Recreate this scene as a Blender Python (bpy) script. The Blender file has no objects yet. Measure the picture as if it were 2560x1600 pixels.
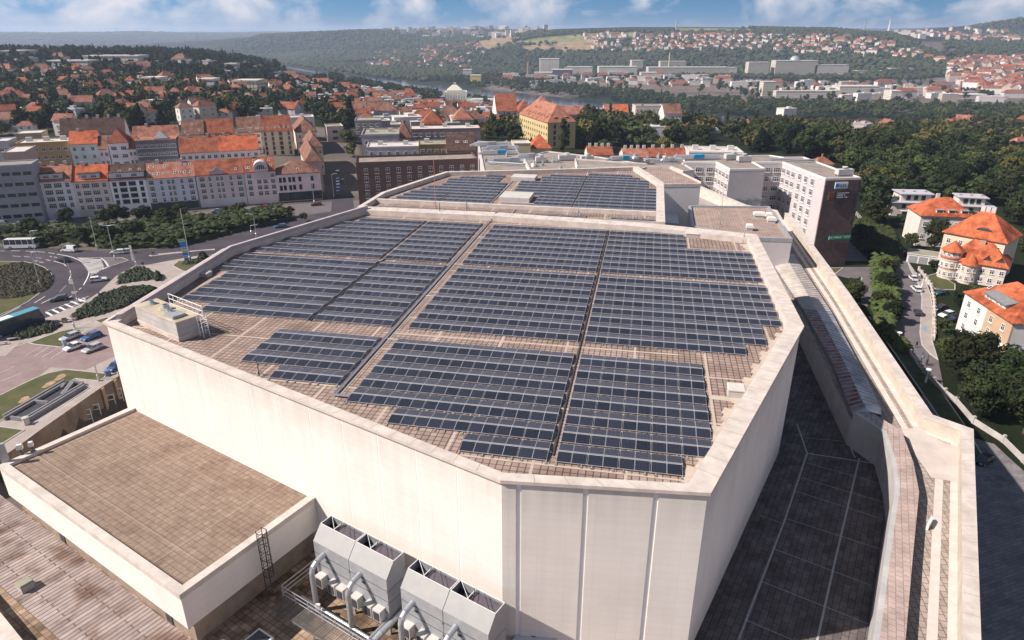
import bpy, math, random, bmesh
import numpy as np
from mathutils import Vector, Matrix
R = math.radians
rnd = random.Random(7)
scene = bpy.context.scene
COL = scene.collection
# ------------------------------------------------------------------ camera
FPX, HY, H = 1700.0, 82.0, 63.0
PITCH = math.atan((800 - HY) / FPX)
cam = bpy.data.cameras.new("camera"); camo = bpy.data.objects.new("camera", cam); COL.objects.link(camo)
cam.sensor_width = 36; cam.lens = 36 * FPX / 2560; cam.clip_start = 0.5; cam.clip_end = 40000
camo.location = (0, 0, H); camo.rotation_euler = (R(90) - PITCH, 0, 0)
scene.camera = camo
scene.render.resolution_x = 1024; scene.render.resolution_y = 640
scene.view_settings.view_transform = 'Standard'; scene.view_settings.look = 'None'
scene.view_settings.exposure = 0.66; scene.view_settings.gamma = 1
# ------------------------------------------------------------------ world and sun
SUN_AZ, SUN_EL = 192.0, 42.0      # direction towards the sun, degrees from +X
world = bpy.data.worlds.new("World"); scene.world = world; world.use_nodes = True
wt = world.node_tree; wn = wt.nodes; wl = wt.links; wn.clear()
def N(tree, kind, **kw):
    n = tree.nodes.new(kind)
    for k, v in kw.items(): setattr(n, k, v)
    return n
out = N(wt, 'ShaderNodeOutputWorld'); bg = N(wt, 'ShaderNodeBackground')
sky = N(wt, 'ShaderNodeTexSky', sky_type='NISHITA', sun_disc=False)
sky.sun_elevation = R(SUN_EL); sky.sun_rotation = R(90 - SUN_AZ); sky.air_density = 1.0; sky.dust_density = 0.4; sky.ozone_density = 2.0
bg.inputs['Strength'].default_value = 0.05
tc = N(wt, 'ShaderNodeTexCoord')
lift = N(wt, 'ShaderNodeVectorMath', operation='ADD'); lift.inputs[1].default_value = (0, 0, 0.5)
wl.new(tc.outputs['Generated'], lift.inputs[0]); wl.new(lift.outputs[0], sky.inputs['Vector'])
mp = N(wt, 'ShaderNodeMapping'); mp.inputs['Scale'].default_value = (9, 9, 15); mp.inputs['Location'].default_value = (1.35, 0.4, 0.3)
wl.new(tc.outputs['Generated'], mp.inputs['Vector'])
cn = N(wt, 'ShaderNodeTexNoise'); cn.inputs['Scale'].default_value = 1.0; cn.inputs['Detail'].default_value = 9; cn.inputs['Roughness'].default_value = 0.58; cn.inputs['Distortion'].default_value = 0.45
wl.new(mp.outputs[0], cn.inputs['Vector'])
cr = N(wt, 'ShaderNodeValToRGB'); cr.color_ramp.elements[0].position = 0.47; cr.color_ramp.elements[0].color = (0, 0, 0, 1)
cr.color_ramp.elements[1].position = 0.68; cr.color_ramp.elements[1].color = (1, 1, 1, 1)
bx_ = N(wt, 'ShaderNodeSeparateXYZ'); wl.new(tc.outputs['Generated'], bx_.inputs[0]); b1 = N(wt, 'ShaderNodeMath', operation='SUBTRACT'); b1.inputs[1].default_value = 0.16; wl.new(bx_.outputs['X'], b1.inputs[0])
b2 = N(wt, 'ShaderNodeMath', operation='ABSOLUTE'); wl.new(b1.outputs[0], b2.inputs[0]); b3 = N(wt, 'ShaderNodeMath', operation='MULTIPLY_ADD'); b3.inputs[1].default_value = 0.17; wl.new(b2.outputs[0], b3.inputs[0]); wl.new(cn.outputs[0], b3.inputs[2]); wl.new(b3.outputs[0], cr.inputs[0])
mixc = N(wt, 'ShaderNodeMix', data_type='RGBA')
sz = N(wt, 'ShaderNodeSeparateXYZ'); wl.new(tc.outputs['Generated'], sz.inputs[0]); fd = N(wt, 'ShaderNodeMapRange'); fd.inputs[1].default_value = 0.05; fd.inputs[2].default_value = 0.4; fd.inputs[3].default_value = 1; fd.inputs[4].default_value = 0.12; wl.new(sz.outputs['Z'], fd.inputs[0])
cm = N(wt, 'ShaderNodeMath', operation='MULTIPLY'); wl.new(cr.outputs[0], cm.inputs[0]); wl.new(fd.outputs[0], cm.inputs[1])
wl.new(cm.outputs[0], mixc.inputs[0])
added_glow = N(wt, 'ShaderNodeValToRGB'); ge = added_glow.color_ramp.elements; ge[0].position = 0.048; ge[0].color = (0, 0, 0, 1); ge[1].position = 0.5; ge[1].color = (0, 0, 0, 1)  # bright band added above the visible sky for the solar panels to reflect
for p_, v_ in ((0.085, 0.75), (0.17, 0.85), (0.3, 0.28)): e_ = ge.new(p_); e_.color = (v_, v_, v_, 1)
wl.new(sz.outputs['Z'], added_glow.inputs[0]); gm = N(wt, 'ShaderNodeMix', data_type='RGBA'); gm.inputs[7].default_value = (12.5, 11.2, 13.5, 1); wl.new(added_glow.outputs[0], gm.inputs[0])
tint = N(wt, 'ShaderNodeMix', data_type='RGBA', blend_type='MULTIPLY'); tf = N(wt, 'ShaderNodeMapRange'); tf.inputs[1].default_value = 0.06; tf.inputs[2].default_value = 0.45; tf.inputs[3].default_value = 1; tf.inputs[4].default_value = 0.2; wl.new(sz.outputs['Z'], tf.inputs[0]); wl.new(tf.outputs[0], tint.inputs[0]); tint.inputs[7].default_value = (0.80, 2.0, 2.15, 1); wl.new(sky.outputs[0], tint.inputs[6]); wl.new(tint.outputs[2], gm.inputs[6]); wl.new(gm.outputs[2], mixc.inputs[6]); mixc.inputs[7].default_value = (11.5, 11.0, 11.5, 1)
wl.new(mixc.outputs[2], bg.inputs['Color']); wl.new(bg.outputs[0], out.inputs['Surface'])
sun = bpy.data.lights.new("sun", 'SUN'); suno = bpy.data.objects.new("sun", sun); COL.objects.link(suno)
sun.energy = 5.0; sun.angle = R(0.5); sun.color = (1.0, 0.91, 0.83)
sd = Vector((math.cos(R(SUN_AZ)) * math.cos(R(SUN_EL)), math.sin(R(SUN_AZ)) * math.cos(R(SUN_EL)), math.sin(R(SUN_EL))))
suno.rotation_euler = sd.to_track_quat('Z', 'Y').to_euler(); suno.location = (-100, 0, 200)
# ------------------------------------------------------------------ pixel <-> world
cp, sp = math.cos(PITCH), math.sin(PITCH)
def ray(px, py):
    x = (px - 1280) / FPX; y = -(py - 800) / FPX
    return (x, cp + y * sp, -sp + y * cp)
def at(px, py, z=0.0):
    r = ray(px, py); t = (z - H) / r[2]
    return Vector((r[0] * t, r[1] * t, z))
def atY(px, py, Y):
    r = ray(px, py); t = Y / r[1]
    return Vector((r[0] * t, Y, H + r[2] * t))
def proj(p):
    x, y, z = p[0], p[1], p[2] - H
    d = y * cp - z * sp
    if d <= 0.1: return (-9999, -9999, d)
    return (1280 + FPX * x / d, 800 - FPX * (y * sp + z * cp) / d, d)
def zoomer(ox, oy, s): return lambda x, y: (ox + x / s, oy + y / s)
KF = 2560 / 2419
F_ = lambda x, y: (x * KF, y * KF)
Z1 = zoomer(0, 0, 2.8); Z2 = zoomer(850, 0, 2.8); Z3 = zoomer(1700, 0, 2.8)
ZR = zoomer(1700, 530, 2.8); ZS = zoomer(1700, 1060, 2.8); ZA = zoomer(0, 1060, 2.8); ZM = zoomer(850, 1060, 2.8)
ZF = zoomer(860, 290, 3.78); ZG = zoomer(1560, 340, 3.78); ZB = zoomer(0, 540, 4.84); ZQ = zoomer(0, 820, 4.2)
ZV = zoomer(2050, 420, 4.7255); ZW = zoomer(2050, 640, 4.7255); ZL = zoomer(0, 320, 5.498); ZK = zoomer(400, 270, 4.83)
ZC = zoomer(760, 1260, 4.446); ZT = zoomer(1200, 50, 3.025); ZU = zoomer(1900, 50, 3.667)
def inside(x, y, poly):
    c = False; n = len(poly); j = n - 1
    for i in range(n):
        xi, yi = poly[i]; xj, yj = poly[j]
        if (yi > y) != (yj > y) and x < (xj - xi) * (y - yi) / (yj - yi) + xi: c = not c
        j = i
    return c
# ------------------------------------------------------------------ materials
MATS = {}
def mat(name, col, rough=0.85, var=0.12, scale=1.0, metal=0.0, spec=0.3, bump=0.0, bscale=None, objrand=0.0, col2=None, emit=None, coat=0):
    if name in MATS: return MATS[name]
    m = bpy.data.materials.new(name); m.use_nodes = True; t = m.node_tree; b = t.nodes['Principled BSDF']
    b.inputs['Roughness'].default_value = rough; b.inputs['Metallic'].default_value = metal
    b.inputs['Specular IOR Level'].default_value = spec
    geo = N(t, 'ShaderNodeNewGeometry')
    no = N(t, 'ShaderNodeTexNoise'); no.inputs['Scale'].default_value = scale; no.inputs['Detail'].default_value = 6; no.inputs['Roughness'].default_value = 0.62
    t.links.new(geo.outputs['Position'], no.inputs['Vector'])
    mx = N(t, 'ShaderNodeMix', data_type='RGBA')
    c2 = col2 if col2 else [min(1, c * (1 + var)) for c in col]
    c1 = col if col2 else [c * (1 - var) for c in col]
    mx.inputs[6].default_value = (*c1, 1); mx.inputs[7].default_value = (*c2, 1)
    rp = N(t, 'ShaderNodeMapRange'); rp.inputs[1].default_value = 0.33; rp.inputs[2].default_value = 0.67
    t.links.new(no.outputs[0], rp.inputs[0]); t.links.new(rp.outputs[0], mx.inputs[0])
    last = mx.outputs[2]
    if objrand:
        oi = N(t, 'ShaderNodeObjectInfo'); hs = N(t, 'ShaderNodeHueSaturation')
        mr = N(t, 'ShaderNodeMapRange'); mr.inputs[3].default_value = 1 - objrand; mr.inputs[4].default_value = 1 + objrand
        t.links.new(oi.outputs['Random'], mr.inputs[0]); t.links.new(mr.outputs[0], hs.inputs['Value']); t.links.new(last, hs.inputs['Color'])
        m2 = N(t, 'ShaderNodeMapRange'); m2.inputs[3].default_value = 0.5 - objrand * 0.07; m2.inputs[4].default_value = 0.5 + objrand * 0.05
        mm = N(t, 'ShaderNodeMath', operation='MULTIPLY'); mm.inputs[1].default_value = 7.31; fr = N(t, 'ShaderNodeMath', operation='FRACT')
        t.links.new(oi.outputs['Random'], mm.inputs[0]); t.links.new(mm.outputs[0], fr.inputs[0]); t.links.new(fr.outputs[0], m2.inputs[0]); t.links.new(m2.outputs[0], hs.inputs['Hue'])
        last = hs.outputs[0]
    t.links.new(last, b.inputs['Base Color'])
    if coat: b.inputs['Coat Weight'].default_value = coat
    if bump:
        bu = N(t, 'ShaderNodeBump'); bu.inputs['Strength'].default_value = bump; bu.inputs['Distance'].default_value = 0.1
        n2 = N(t, 'ShaderNodeTexNoise'); n2.inputs['Scale'].default_value = bscale or scale * 6; n2.inputs['Detail'].default_value = 4
        t.links.new(geo.outputs['Position'], n2.inputs['Vector']); t.links.new(n2.outputs[0], bu.inputs['Height']); t.links.new(bu.outputs[0], b.inputs['Normal'])
    MATS[name] = m; return m
def brickmat(name, c1, c2, mortar, bw, rh, ms=0.03, rot=0.0, offset=0.5, rough=0.9, coords='Position', plane='xy', stain=0.25, sscale=0.35, bump=0.3, line=None, spec=0.2, bias=0.0, patch=None, streak=0):
    """brick pattern laid in world metres, rotated by rot about z; line=(period u, period v, width, colour) adds a sparse grid of seams"""
    m = bpy.data.materials.new(name); m.use_nodes = True; t = m.node_tree; b = t.nodes['Principled BSDF']
    b.inputs['Roughness'].default_value = rough; b.inputs['Specular IOR Level'].default_value = spec
    if coords == 'Position': src = N(t, 'ShaderNodeNewGeometry').outputs['Position']
    else: src = N(t, 'ShaderNodeTexCoord').outputs['Object']
    mpn = N(t, 'ShaderNodeMapping'); mpn.inputs['Rotation'].default_value = (0, 0, -rot)
    t.links.new(src, mpn.inputs['Vector']); vec = mpn.outputs[0]
    if plane != 'xy':
        sx = N(t, 'ShaderNodeSeparateXYZ'); cx = N(t, 'ShaderNodeCombineXYZ'); t.links.new(vec, sx.inputs[0])
        t.links.new(sx.outputs['X' if plane == 'xz' else 'Y'], cx.inputs[0]); t.links.new(sx.outputs['Z'], cx.inputs[1]); vec = cx.outputs[0]
    br = N(t, 'ShaderNodeTexBrick', offset=offset, squash=1.0); br.inputs['Scale'].default_value = 1; br.inputs['Mortar Size'].default_value = ms
    br.inputs['Brick Width'].default_value = bw; br.inputs['Row Height'].default_value = rh; br.inputs['Bias'].default_value = bias; br.inputs['Mortar Smooth'].default_value = 0.3
    br.inputs['Color1'].default_value = (*c1, 1); br.inputs['Color2'].default_value = (*c2, 1); br.inputs['Mortar'].default_value = (*mortar, 1)
    t.links.new(vec, br.inputs['Vector'])
    no = N(t, 'ShaderNodeTexNoise'); no.inputs['Scale'].default_value = sscale; no.inputs['Detail'].default_value = 7; no.inputs['Roughness'].default_value = 0.65
    t.links.new(src, no.inputs['Vector'])
    mr = N(t, 'ShaderNodeMapRange'); mr.inputs[1].default_value = 0.3; mr.inputs[2].default_value = 0.7; mr.inputs[3].default_value = 1 - stain; mr.inputs[4].default_value = 1 + stain
    t.links.new(no.outputs[0], mr.inputs[0])
    ml = N(t, 'ShaderNodeVectorMath', operation='SCALE'); t.links.new(br.outputs['Color'], ml.inputs[0]); t.links.new(mr.outputs[0], ml.inputs['Scale'])
    last = ml.outputs[0]
    if patch:
        n3 = N(t, 'ShaderNodeTexNoise'); n3.inputs['Scale'].default_value = patch[1]; n3.inputs['Detail'].default_value = 5; t.links.new(src, n3.inputs['Vector'])
        r3 = N(t, 'ShaderNodeMapRange'); r3.inputs[1].default_value = 0.5; r3.inputs[2].default_value = 0.68; t.links.new(n3.outputs[0], r3.inputs[0])
        m3 = N(t, 'ShaderNodeMix', data_type='RGBA', blend_type='MULTIPLY'); m3.inputs[7].default_value = (*patch[0], 1)
        t.links.new(r3.outputs[0], m3.inputs[0]); t.links.new(last, m3.inputs[6]); last = m3.outputs[2]
    if streak:
        ms_ = N(t, 'ShaderNodeMapping'); ms_.inputs['Scale'].default_value = (1.1, 1.1, 0.05); t.links.new(src, ms_.inputs['Vector']); n5 = N(t, 'ShaderNodeTexNoise'); n5.inputs['Scale'].default_value = 1.0; n5.inputs['Detail'].default_value = 5; t.links.new(ms_.outputs[0], n5.inputs['Vector'])
        r5 = N(t, 'ShaderNodeMapRange'); r5.inputs[1].default_value = 0.35; r5.inputs[2].default_value = 0.75; r5.inputs[3].default_value = 1.0; r5.inputs[4].default_value = 1 - streak; t.links.new(n5.outputs[0], r5.inputs[0]); sz5 = N(t, 'ShaderNodeSeparateXYZ'); t.links.new(src, sz5.inputs[0]); z5 = N(t, 'ShaderNodeMapRange'); z5.inputs[1].default_value = 33.5; z5.inputs[2].default_value = 36.8; z5.inputs[3].default_value = 0.0; z5.inputs[4].default_value = 0.32; t.links.new(sz5.outputs['Z'], z5.inputs[0]); m5 = N(t, 'ShaderNodeMath', operation='MULTIPLY'); t.links.new(z5.outputs[0], m5.inputs[0]); t.links.new(n5.outputs[0], m5.inputs[1])
        q5 = N(t, 'ShaderNodeMath', operation='SUBTRACT'); t.links.new(r5.outputs[0], q5.inputs[0]); t.links.new(m5.outputs[0], q5.inputs[1]); s5 = N(t, 'ShaderNodeVectorMath', operation='SCALE'); t.links.new(last, s5.inputs[0]); t.links.new(q5.outputs[0], s5.inputs['Scale']); last = s5.outputs[0]
    if line:
        sx = N(t, 'ShaderNodeSeparateXYZ'); t.links.new(vec, sx.inputs[0]); prev = None
        for ax, per in (('X', line[0]), ('Y', line[1])):
            if not per: continue
            dv = N(t, 'ShaderNodeMath', operation='DIVIDE'); dv.inputs[1].default_value = per; t.links.new(sx.outputs[ax], dv.inputs[0])
            fr = N(t, 'ShaderNodeMath', operation='FRACT'); t.links.new(dv.outputs[0], fr.inputs[0])
            lt = N(t, 'ShaderNodeMath', operation='LESS_THAN'); lt.inputs[1].default_value = line[2] / per; t.links.new(fr.outputs[0], lt.inputs[0])
            if prev is None: prev = lt.outputs[0]
            else:
                mxx = N(t, 'ShaderNodeMath', operation='MAXIMUM'); t.links.new(prev, mxx.inputs[0]); t.links.new(lt.outputs[0], mxx.inputs[1]); prev = mxx.outputs[0]
        m4 = N(t, 'ShaderNodeMix', data_type='RGBA'); m4.inputs[7].default_value = (*line[3], 1)
        sc = N(t, 'ShaderNodeMath', operation='MULTIPLY'); sc.inputs[1].default_value = line[4] if len(line) > 4 else 0.8; t.links.new(prev, sc.inputs[0])
        t.links.new(sc.outputs[0], m4.inputs[0]); t.links.new(last, m4.inputs[6]); last = m4.outputs[2]
    t.links.new(last, b.inputs['Base Color'])
    if bump:
        bu = N(t, 'ShaderNodeBump', invert=True); bu.inputs['Strength'].default_value = bump; bu.inputs['Distance'].default_value = 0.03
        t.links.new(br.outputs['Fac'], bu.inputs['Height']); t.links.new(bu.outputs[0], b.inputs['Normal'])
    MATS[name] = m; return m
HR = R(-11.2)
M_white = mat('painted wall white', (0.66, 0.625, 0.60), var=0.05, scale=0.25)
M_cream = mat('weathered coping cream', (0.52, 0.455, 0.41), var=0.16, scale=0.8, bump=0.15)
M_conc = mat('raw concrete', (0.42, 0.395, 0.375), var=0.16, scale=0.5, bump=0.15)
M_concd = mat('stained concrete', (0.30, 0.25, 0.205), var=0.25, scale=0.35, bump=0.2)
M_metal = mat('galvanised steel', (0.62, 0.64, 0.67), rough=0.38, metal=0.85, var=0.08, scale=2)
M_sheet = mat('grey sheet metal', (0.36, 0.37, 0.39), rough=0.5, metal=0.35, var=0.1, scale=1.5)
M_alu = mat('aluminium frame', (0.72, 0.72, 0.74), rough=0.4, metal=0.3, var=0.03)
M_wframe = mat('white window frame', (0.72, 0.70, 0.68), var=0.03)
M_dark = mat('dark painted metal', (0.05, 0.052, 0.06), rough=0.6, var=0.2)
M_glass = mat('window glass', (0.030, 0.038, 0.05), rough=0.08, spec=0.7, var=0.4, scale=0.5)
M_asph = mat('asphalt', (0.055, 0.046, 0.057), rough=0.9, var=0.3, scale=0.12, bump=0.1, bscale=8)
M_asph2 = mat('lighter asphalt', (0.13, 0.112, 0.118), rough=0.9, var=0.14, scale=0.3, bump=0.1, bscale=8)
M_pave = mat('pavement slabs', (0.33, 0.28, 0.255), var=0.12, scale=0.5, bump=0.1)
M_line = mat('road marking paint', (0.68, 0.66, 0.64), var=0.12, scale=1.5)
M_grass = mat('mown grass', (0.050, 0.062, 0.020), var=0.3, scale=0.35, bump=0.5, bscale=9, col2=(0.10, 0.088, 0.036))
M_hedge = mat('hedge leaves', (0.016, 0.023, 0.012), var=0.4, scale=1.8, bump=0.8, bscale=6, col2=(0.038, 0.046, 0.022))
M_soil = mat('dry soil', (0.34, 0.22, 0.14), var=0.25, scale=1)
M_leafs = [mat('leaves deep green', (0.015, 0.025, 0.010), rough=0.85, var=0.35, scale=0.25, objrand=0.45, col2=(0.042, 0.054, 0.019), spec=0.15),
           mat('leaves mid green', (0.032, 0.046, 0.015), rough=0.85, var=0.35, scale=0.25, objrand=0.4, col2=(0.070, 0.082, 0.026), spec=0.15),
           mat('leaves yellow green', (0.075, 0.078, 0.022), rough=0.85, var=0.3, scale=0.3, objrand=0.35, col2=(0.135, 0.115, 0.038), spec=0.15),
           mat('needles dark green', (0.010, 0.018, 0.010), rough=0.85, var=0.3, scale=0.6, objrand=0.25, spec=0.1)]
M_bark = mat('bark', (0.10, 0.075, 0.055), var=0.25, scale=4)
M_far = mat('distant woodland leaves', (0.026, 0.037, 0.018), rough=0.9, scale=0.010, col2=(0.060, 0.068, 0.030), spec=0.1)
M_black = mat('black rubber', (0.02, 0.02, 0.022), rough=0.7, var=0.2)
M_chrome = mat('pipe cladding', (0.50, 0.52, 0.54), rough=0.42, metal=0.7, var=0.05, scale=3)
def tilemat(name, c1, c2): return brickmat(name, c1, c2, [c * 0.55 for c in c1], 0.34, 0.36, ms=0.03, coords='Object', stain=0.35, sscale=0.6, bump=0.35, patch=((0.5, 0.44, 0.42), 0.25))
T_or = tilemat('bright orange roof tiles', (0.44, 0.112, 0.048), (0.53, 0.15, 0.07))
T_or2 = tilemat('salmon roof tiles', (0.33, 0.14, 0.095), (0.40, 0.175, 0.12))
T_rd = tilemat('weathered red roof tiles', (0.26, 0.082, 0.048), (0.34, 0.115, 0.062))
T_br = tilemat('brown roof tiles', (0.20, 0.10, 0.075), (0.27, 0.145, 0.10))
T_dk = tilemat('dark brown roof tiles', (0.085, 0.05, 0.042), (0.12, 0.07, 0.055))
M_flat = mat('flat roof bitumen', (0.25, 0.212, 0.185), var=0.2, scale=0.3)
M_flatw = mat('pale flat roof', (0.50, 0.465, 0.435), var=0.12, scale=0.4)
M_gren = mat('green-grey flat roof', (0.27, 0.255, 0.20), var=0.2, scale=0.25)
# ------------------------------------------------------------------ object helpers
def put(o, parent=None):
    COL.objects.link(o)
    if parent is not None: o.parent = parent
    return o
def tag(o, label=None, cat=None, group=None, kind=None):
    if label: o['label'] = label
    if cat: o['category'] = cat
    if group: o['group'] = group
    if kind: o['kind'] = kind
    return o
def thing(name, label, cat, loc=(0, 0, 0), rz=0.0, group=None):
    o = bpy.data.objects.new(name, None); o.empty_display_size = 0.3; COL.objects.link(o)
    o.location = loc; o.rotation_euler = (0, 0, rz)
    return tag(o, label, cat, group)
def inst(mesh, name, parent=None, loc=(0, 0, 0), rot=(0, 0, 0), scale=(1, 1, 1)):
    o = bpy.data.objects.new(name, mesh); COL.objects.link(o)
    if parent is not None: o.parent = parent
    o.location = loc; o.rotation_euler = rot; o.scale = scale
    return o
class MB:
    def __init__(s): s.v = []; s.f = []; s.m = []
    def face(s, pts, mi=0):
        n = len(s.v); s.v += [tuple(p) for p in pts]; s.f.append(tuple(range(n, n + len(pts)))); s.m.append(mi); return s
    def box(s, c, d, rz=0.0, mi=0, top=None, M=None):
        """c = centre of the bottom face"""
        ca, sa = math.cos(rz), math.sin(rz); x, y, z = d[0] / 2, d[1] / 2, d[2]; P = []
        for k in (0, z):
            for a, b in ((-x, -y), (x, -y), (x, y), (-x, y)):
                p = Vector((c[0] + a * ca - b * sa, c[1] + a * sa + b * ca, c[2] + k)); P.append(M @ p if M else p)
        n = len(s.v); s.v += [tuple(p) for p in P]
        for i, q in enumerate(((0, 3, 2, 1), (4, 5, 6, 7), (0, 1, 5, 4), (1, 2, 6, 5), (2, 3, 7, 6), (3, 0, 4, 7))):
            s.f.append(tuple(n + k for k in q)); s.m.append(top if (top is not None and i == 1) else mi)
        return s
    def prism(s, poly, z0, z1, mi=0, top=None, bottom=True):
        A = sum(poly[i][0] * poly[(i + 1) % len(poly)][1] - poly[(i + 1) % len(poly)][0] * poly[i][1] for i in range(len(poly)))
        if A < 0: poly = poly[::-1]
        n = len(s.v); k = len(poly)
        s.v += [(p[0], p[1], z0) for p in poly] + [(p[0], p[1], z1) for p in poly]
        for i in range(k):
            j = (i + 1) % k; s.f.append((n + i, n + j, n + k + j, n + k + i)); s.m.append(mi)
        s.f.append(tuple(n + k + i for i in range(k))); s.m.append(mi if top is None else top)
        if bottom: s.f.append(tuple(n + i for i in reversed(range(k)))); s.m.append(mi)
        return s
    def tube(s, a, b, r, n=8, mi=0, r2=None, caps=True):
        a, b = Vector(a), Vector(b); d = (b - a); q = d.to_track_quat('Z', 'Y').to_matrix(); r2 = r if r2 is None else r2; k = len(s.v)
        for p, rr in ((a, r), (b, r2)):
            for i in range(n):
                t = 2 * math.pi * i / n; s.v.append(tuple(p + q @ Vector((math.cos(t) * rr, math.sin(t) * rr, 0))))
        for i in range(n):
            j = (i + 1) % n; s.f.append((k + i, k + j, k + n + j, k + n + i)); s.m.append(mi)
        if caps:
            s.f.append(tuple(k + n + i for i in range(n))); s.m.append(mi); s.f.append(tuple(k + i for i in reversed(range(n)))); s.m.append(mi)
        return s
    def path(s, pts, r, n=8, mi=0):
        for a, b in zip(pts, pts[1:]): s.tube(a, b, r, n, mi)
        return s
    def lathe(s, c, prof, n=12, mi=0):
        k = len(s.v)
        for r, z in prof:
            for i in range(n):
                t = 2 * math.pi * i / n; s.v.append((c[0] + math.cos(t) * r, c[1] + math.sin(t) * r, c[2] + z))
        for q in range(len(prof) - 1):
            for i in range(n):
                j = (i + 1) % n; a = k + q * n; s.f.append((a + i, a + j, a + n + j, a + n + i)); s.m.append(mi)
        s.f.append(tuple(k + (len(prof) - 1) * n + i for i in range(n))); s.m.append(mi)
        return s
    def mesh(s, name, mats, smooth=False):
        me = bpy.data.meshes.new(name); me.from_pydata(s.v, [], s.f)
        for m in (mats if isinstance(mats, (list, tuple)) else [mats]): me.materials.append(m)
        me.polygons.foreach_set('material_index', s.m)
        if smooth: me.polygons.foreach_set('use_smooth', [True] * len(s.f))
        me.update(); return me
    def build(s, name, mats, parent=None, loc=(0, 0, 0), rz=0.0, smooth=False):
        return inst(s.mesh(name, mats, smooth), name, parent, loc, (0, 0, rz))
def offset_poly(poly, ds):
    """inset a polygon; ds = inset per edge i (from point i to i+1)"""
    n = len(poly); A = sum(poly[i][0] * poly[(i + 1) % n][1] - poly[(i + 1) % n][0] * poly[i][1] for i in range(n)); sg = 1 if A > 0 else -1
    L = []
    for i in range(n):
        a, b = Vector(poly[i][:2]), Vector(poly[(i + 1) % n][:2]); d = (b - a).normalized(); nn = Vector((-d.y, d.x)) * sg
        L.append((a + nn * ds[i], d))
    res = []
    for i in range(n):
        p, d = L[i - 1]; q, e = L[i]; cr_ = d.x * e.y - d.y * e.x
        if abs(cr_) < 1e-5: res.append(tuple(q))
        else:
            t = ((q.x - p.x) * e.y - (q.y - p.y) * e.x) / cr_; r = p + d * t; res.append((r.x, r.y))
    return res
def ring(mb, outer, inner, z0, z1, mi=0, zi=None):
    """parapet wall between two loops, top at z1, inner face down to zi"""
    n = len(outer); zi = z0 if zi is None else zi
    for i in range(n):
        j = (i + 1) % n; a, b = outer[i], outer[j]; c, d = inner[i], inner[j]
        mb.face([(*a, z0), (*b, z0), (*b, z1), (*a, z1)], mi); mb.face([(*a, z1), (*b, z1), (*d, z1), (*c, z1)], mi)
        mb.face([(*c, z1), (*d, z1), (*d, zi), (*c, zi)], mi)
ORD = "first second third fourth fifth sixth seventh eighth ninth tenth eleventh twelfth thirteenth fourteenth fifteenth sixteenth seventeenth eighteenth nineteenth twentieth".split()
TENS = {100: 'hundred', 20: 'twenty', 30: 'thirty', 40: 'forty', 50: 'fifty', 60: 'sixty', 70: 'seventy', 80: 'eighty', 90: 'ninety'}
def ordw(i):
    i += 1
    if i <= 20: return ORD[i - 1]
    if i > 100: return 'hundred-and-' + ordw(i - 101)
    t, u = i // 10 * 10, i % 10
    return ('hundredth' if t == 100 else TENS[t][:-1] + 'ieth') if u == 0 else TENS[t] + '-' + ORD[u - 1]
# ------------------------------------------------------------------ terrain
ZRIGHT, ZW_ = -3.0, -62.0
CP = []
def cpY(fx, fy, Y): p = atY(fx * KF, fy * KF, Y); CP.append((p.x, p.y, p.z))
def cpz(fx, fy, z): p = at(fx * KF, fy * KF, z); CP.append(tuple(p))
for a in [(100,330,370),(300,318,380),(500,300,400),(100,275,480),(300,266,500),(500,255,530),(100,218,640),(300,208,680),(520,208,700),(100,168,850),(300,153,950),(500,153,1000),
          (0,131,1150),(200,129,1200),(400,131,1300),(520,135,1300),(600,156,1150),(640,172,1100),(700,192,1050),(760,212,950),(700,260,600),(800,300,500),(850,260,650),(900,245,800),
          (1000,262,700),(1150,280,800),(1300,330,420),(1250,345,400),(1500,300,600),(1500,350,450),(1700,340,500),(1900,360,400),(2000,330,600),(2400,300,800),(2300,360,500),
          (1300,72,3600),(1450,75,3300),(1600,69,3300),(1800,64,3400),(1950,69,3200),(2100,78,3400),(2200,80,5000),(1300,130,2900),(1450,130,2900),(1600,120,2700),(1600,95,3000),
          (1800,135,2600),(1800,100,2900),(2000,145,2400),(2000,110,2600),(2060,87,2700),(2200,112,2500),(2250,142,2300),(2419,46,4000),(2300,63,4500),(2300,100,3800),(2419,130,2700),
          (800,74,4500),(1000,73,4800),(620,87,4500),(500,107,4300),(485,114,4300),(700,130,4100),(900,130,3700),(900,100,4200),(1100,110,3600),(1100,85,4500),(1200,95,3500),
          (0,81,9000),(100,79,9000),(300,78,9000),(500,82,9000),(1200,74,9000),(1600,74,9000),(2100,74,9000),(2419,62,9000),(300,112,6000),(0,112,6000),(560,100,7000)]: cpY(*a)
for a in [(2419,345),(2060,322),(1800,311),(1660,303),(1430,267),(1300,257),(1180,245),(1000,227),(930,214),(830,193),(700,171)]: cpz(*a, -60)
for a in [(2419,290),(2060,282),(1800,272),(1660,262),(1430,235),(1300,221),(1180,210),(1000,192),(830,172),(700,156),(1500,215),(1500,190),(1800,215),(1800,192),(2100,240),(2100,200),(2400,250),(2400,205),(1300,200),(1150,190),
          (1300,178),(1500,176),(1750,176),(1000,170),(2000,185),(2200,200)]: cpz(*a, -58)
for x in (-260, -200, -140, -80, -20, 40):
    for y in (290, 315): CP.append((x, y, 0.5 if x < 0 else -2))
for x, y, z in [(-3000, 0, 20), (-3000, -3000, 20), (3000, -3000, 0), (3000, 0, 0), (0, -3000, 10), (-600, 300, 8), (-900, 800, 30), (600, 300, -20), (160, 260, -5), (220, 200, -6), (160, 330, -10), (0, -300, 0), (-300, 100, 0), (300, 100, -8), (-300, 260, 2), (-5000, 6000, 60), (6000, 5000, 100), (-2500, 2500, 50)]: CP.append((x, y, z))
CPa = np.array(CP); S_ = 1000.0
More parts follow.
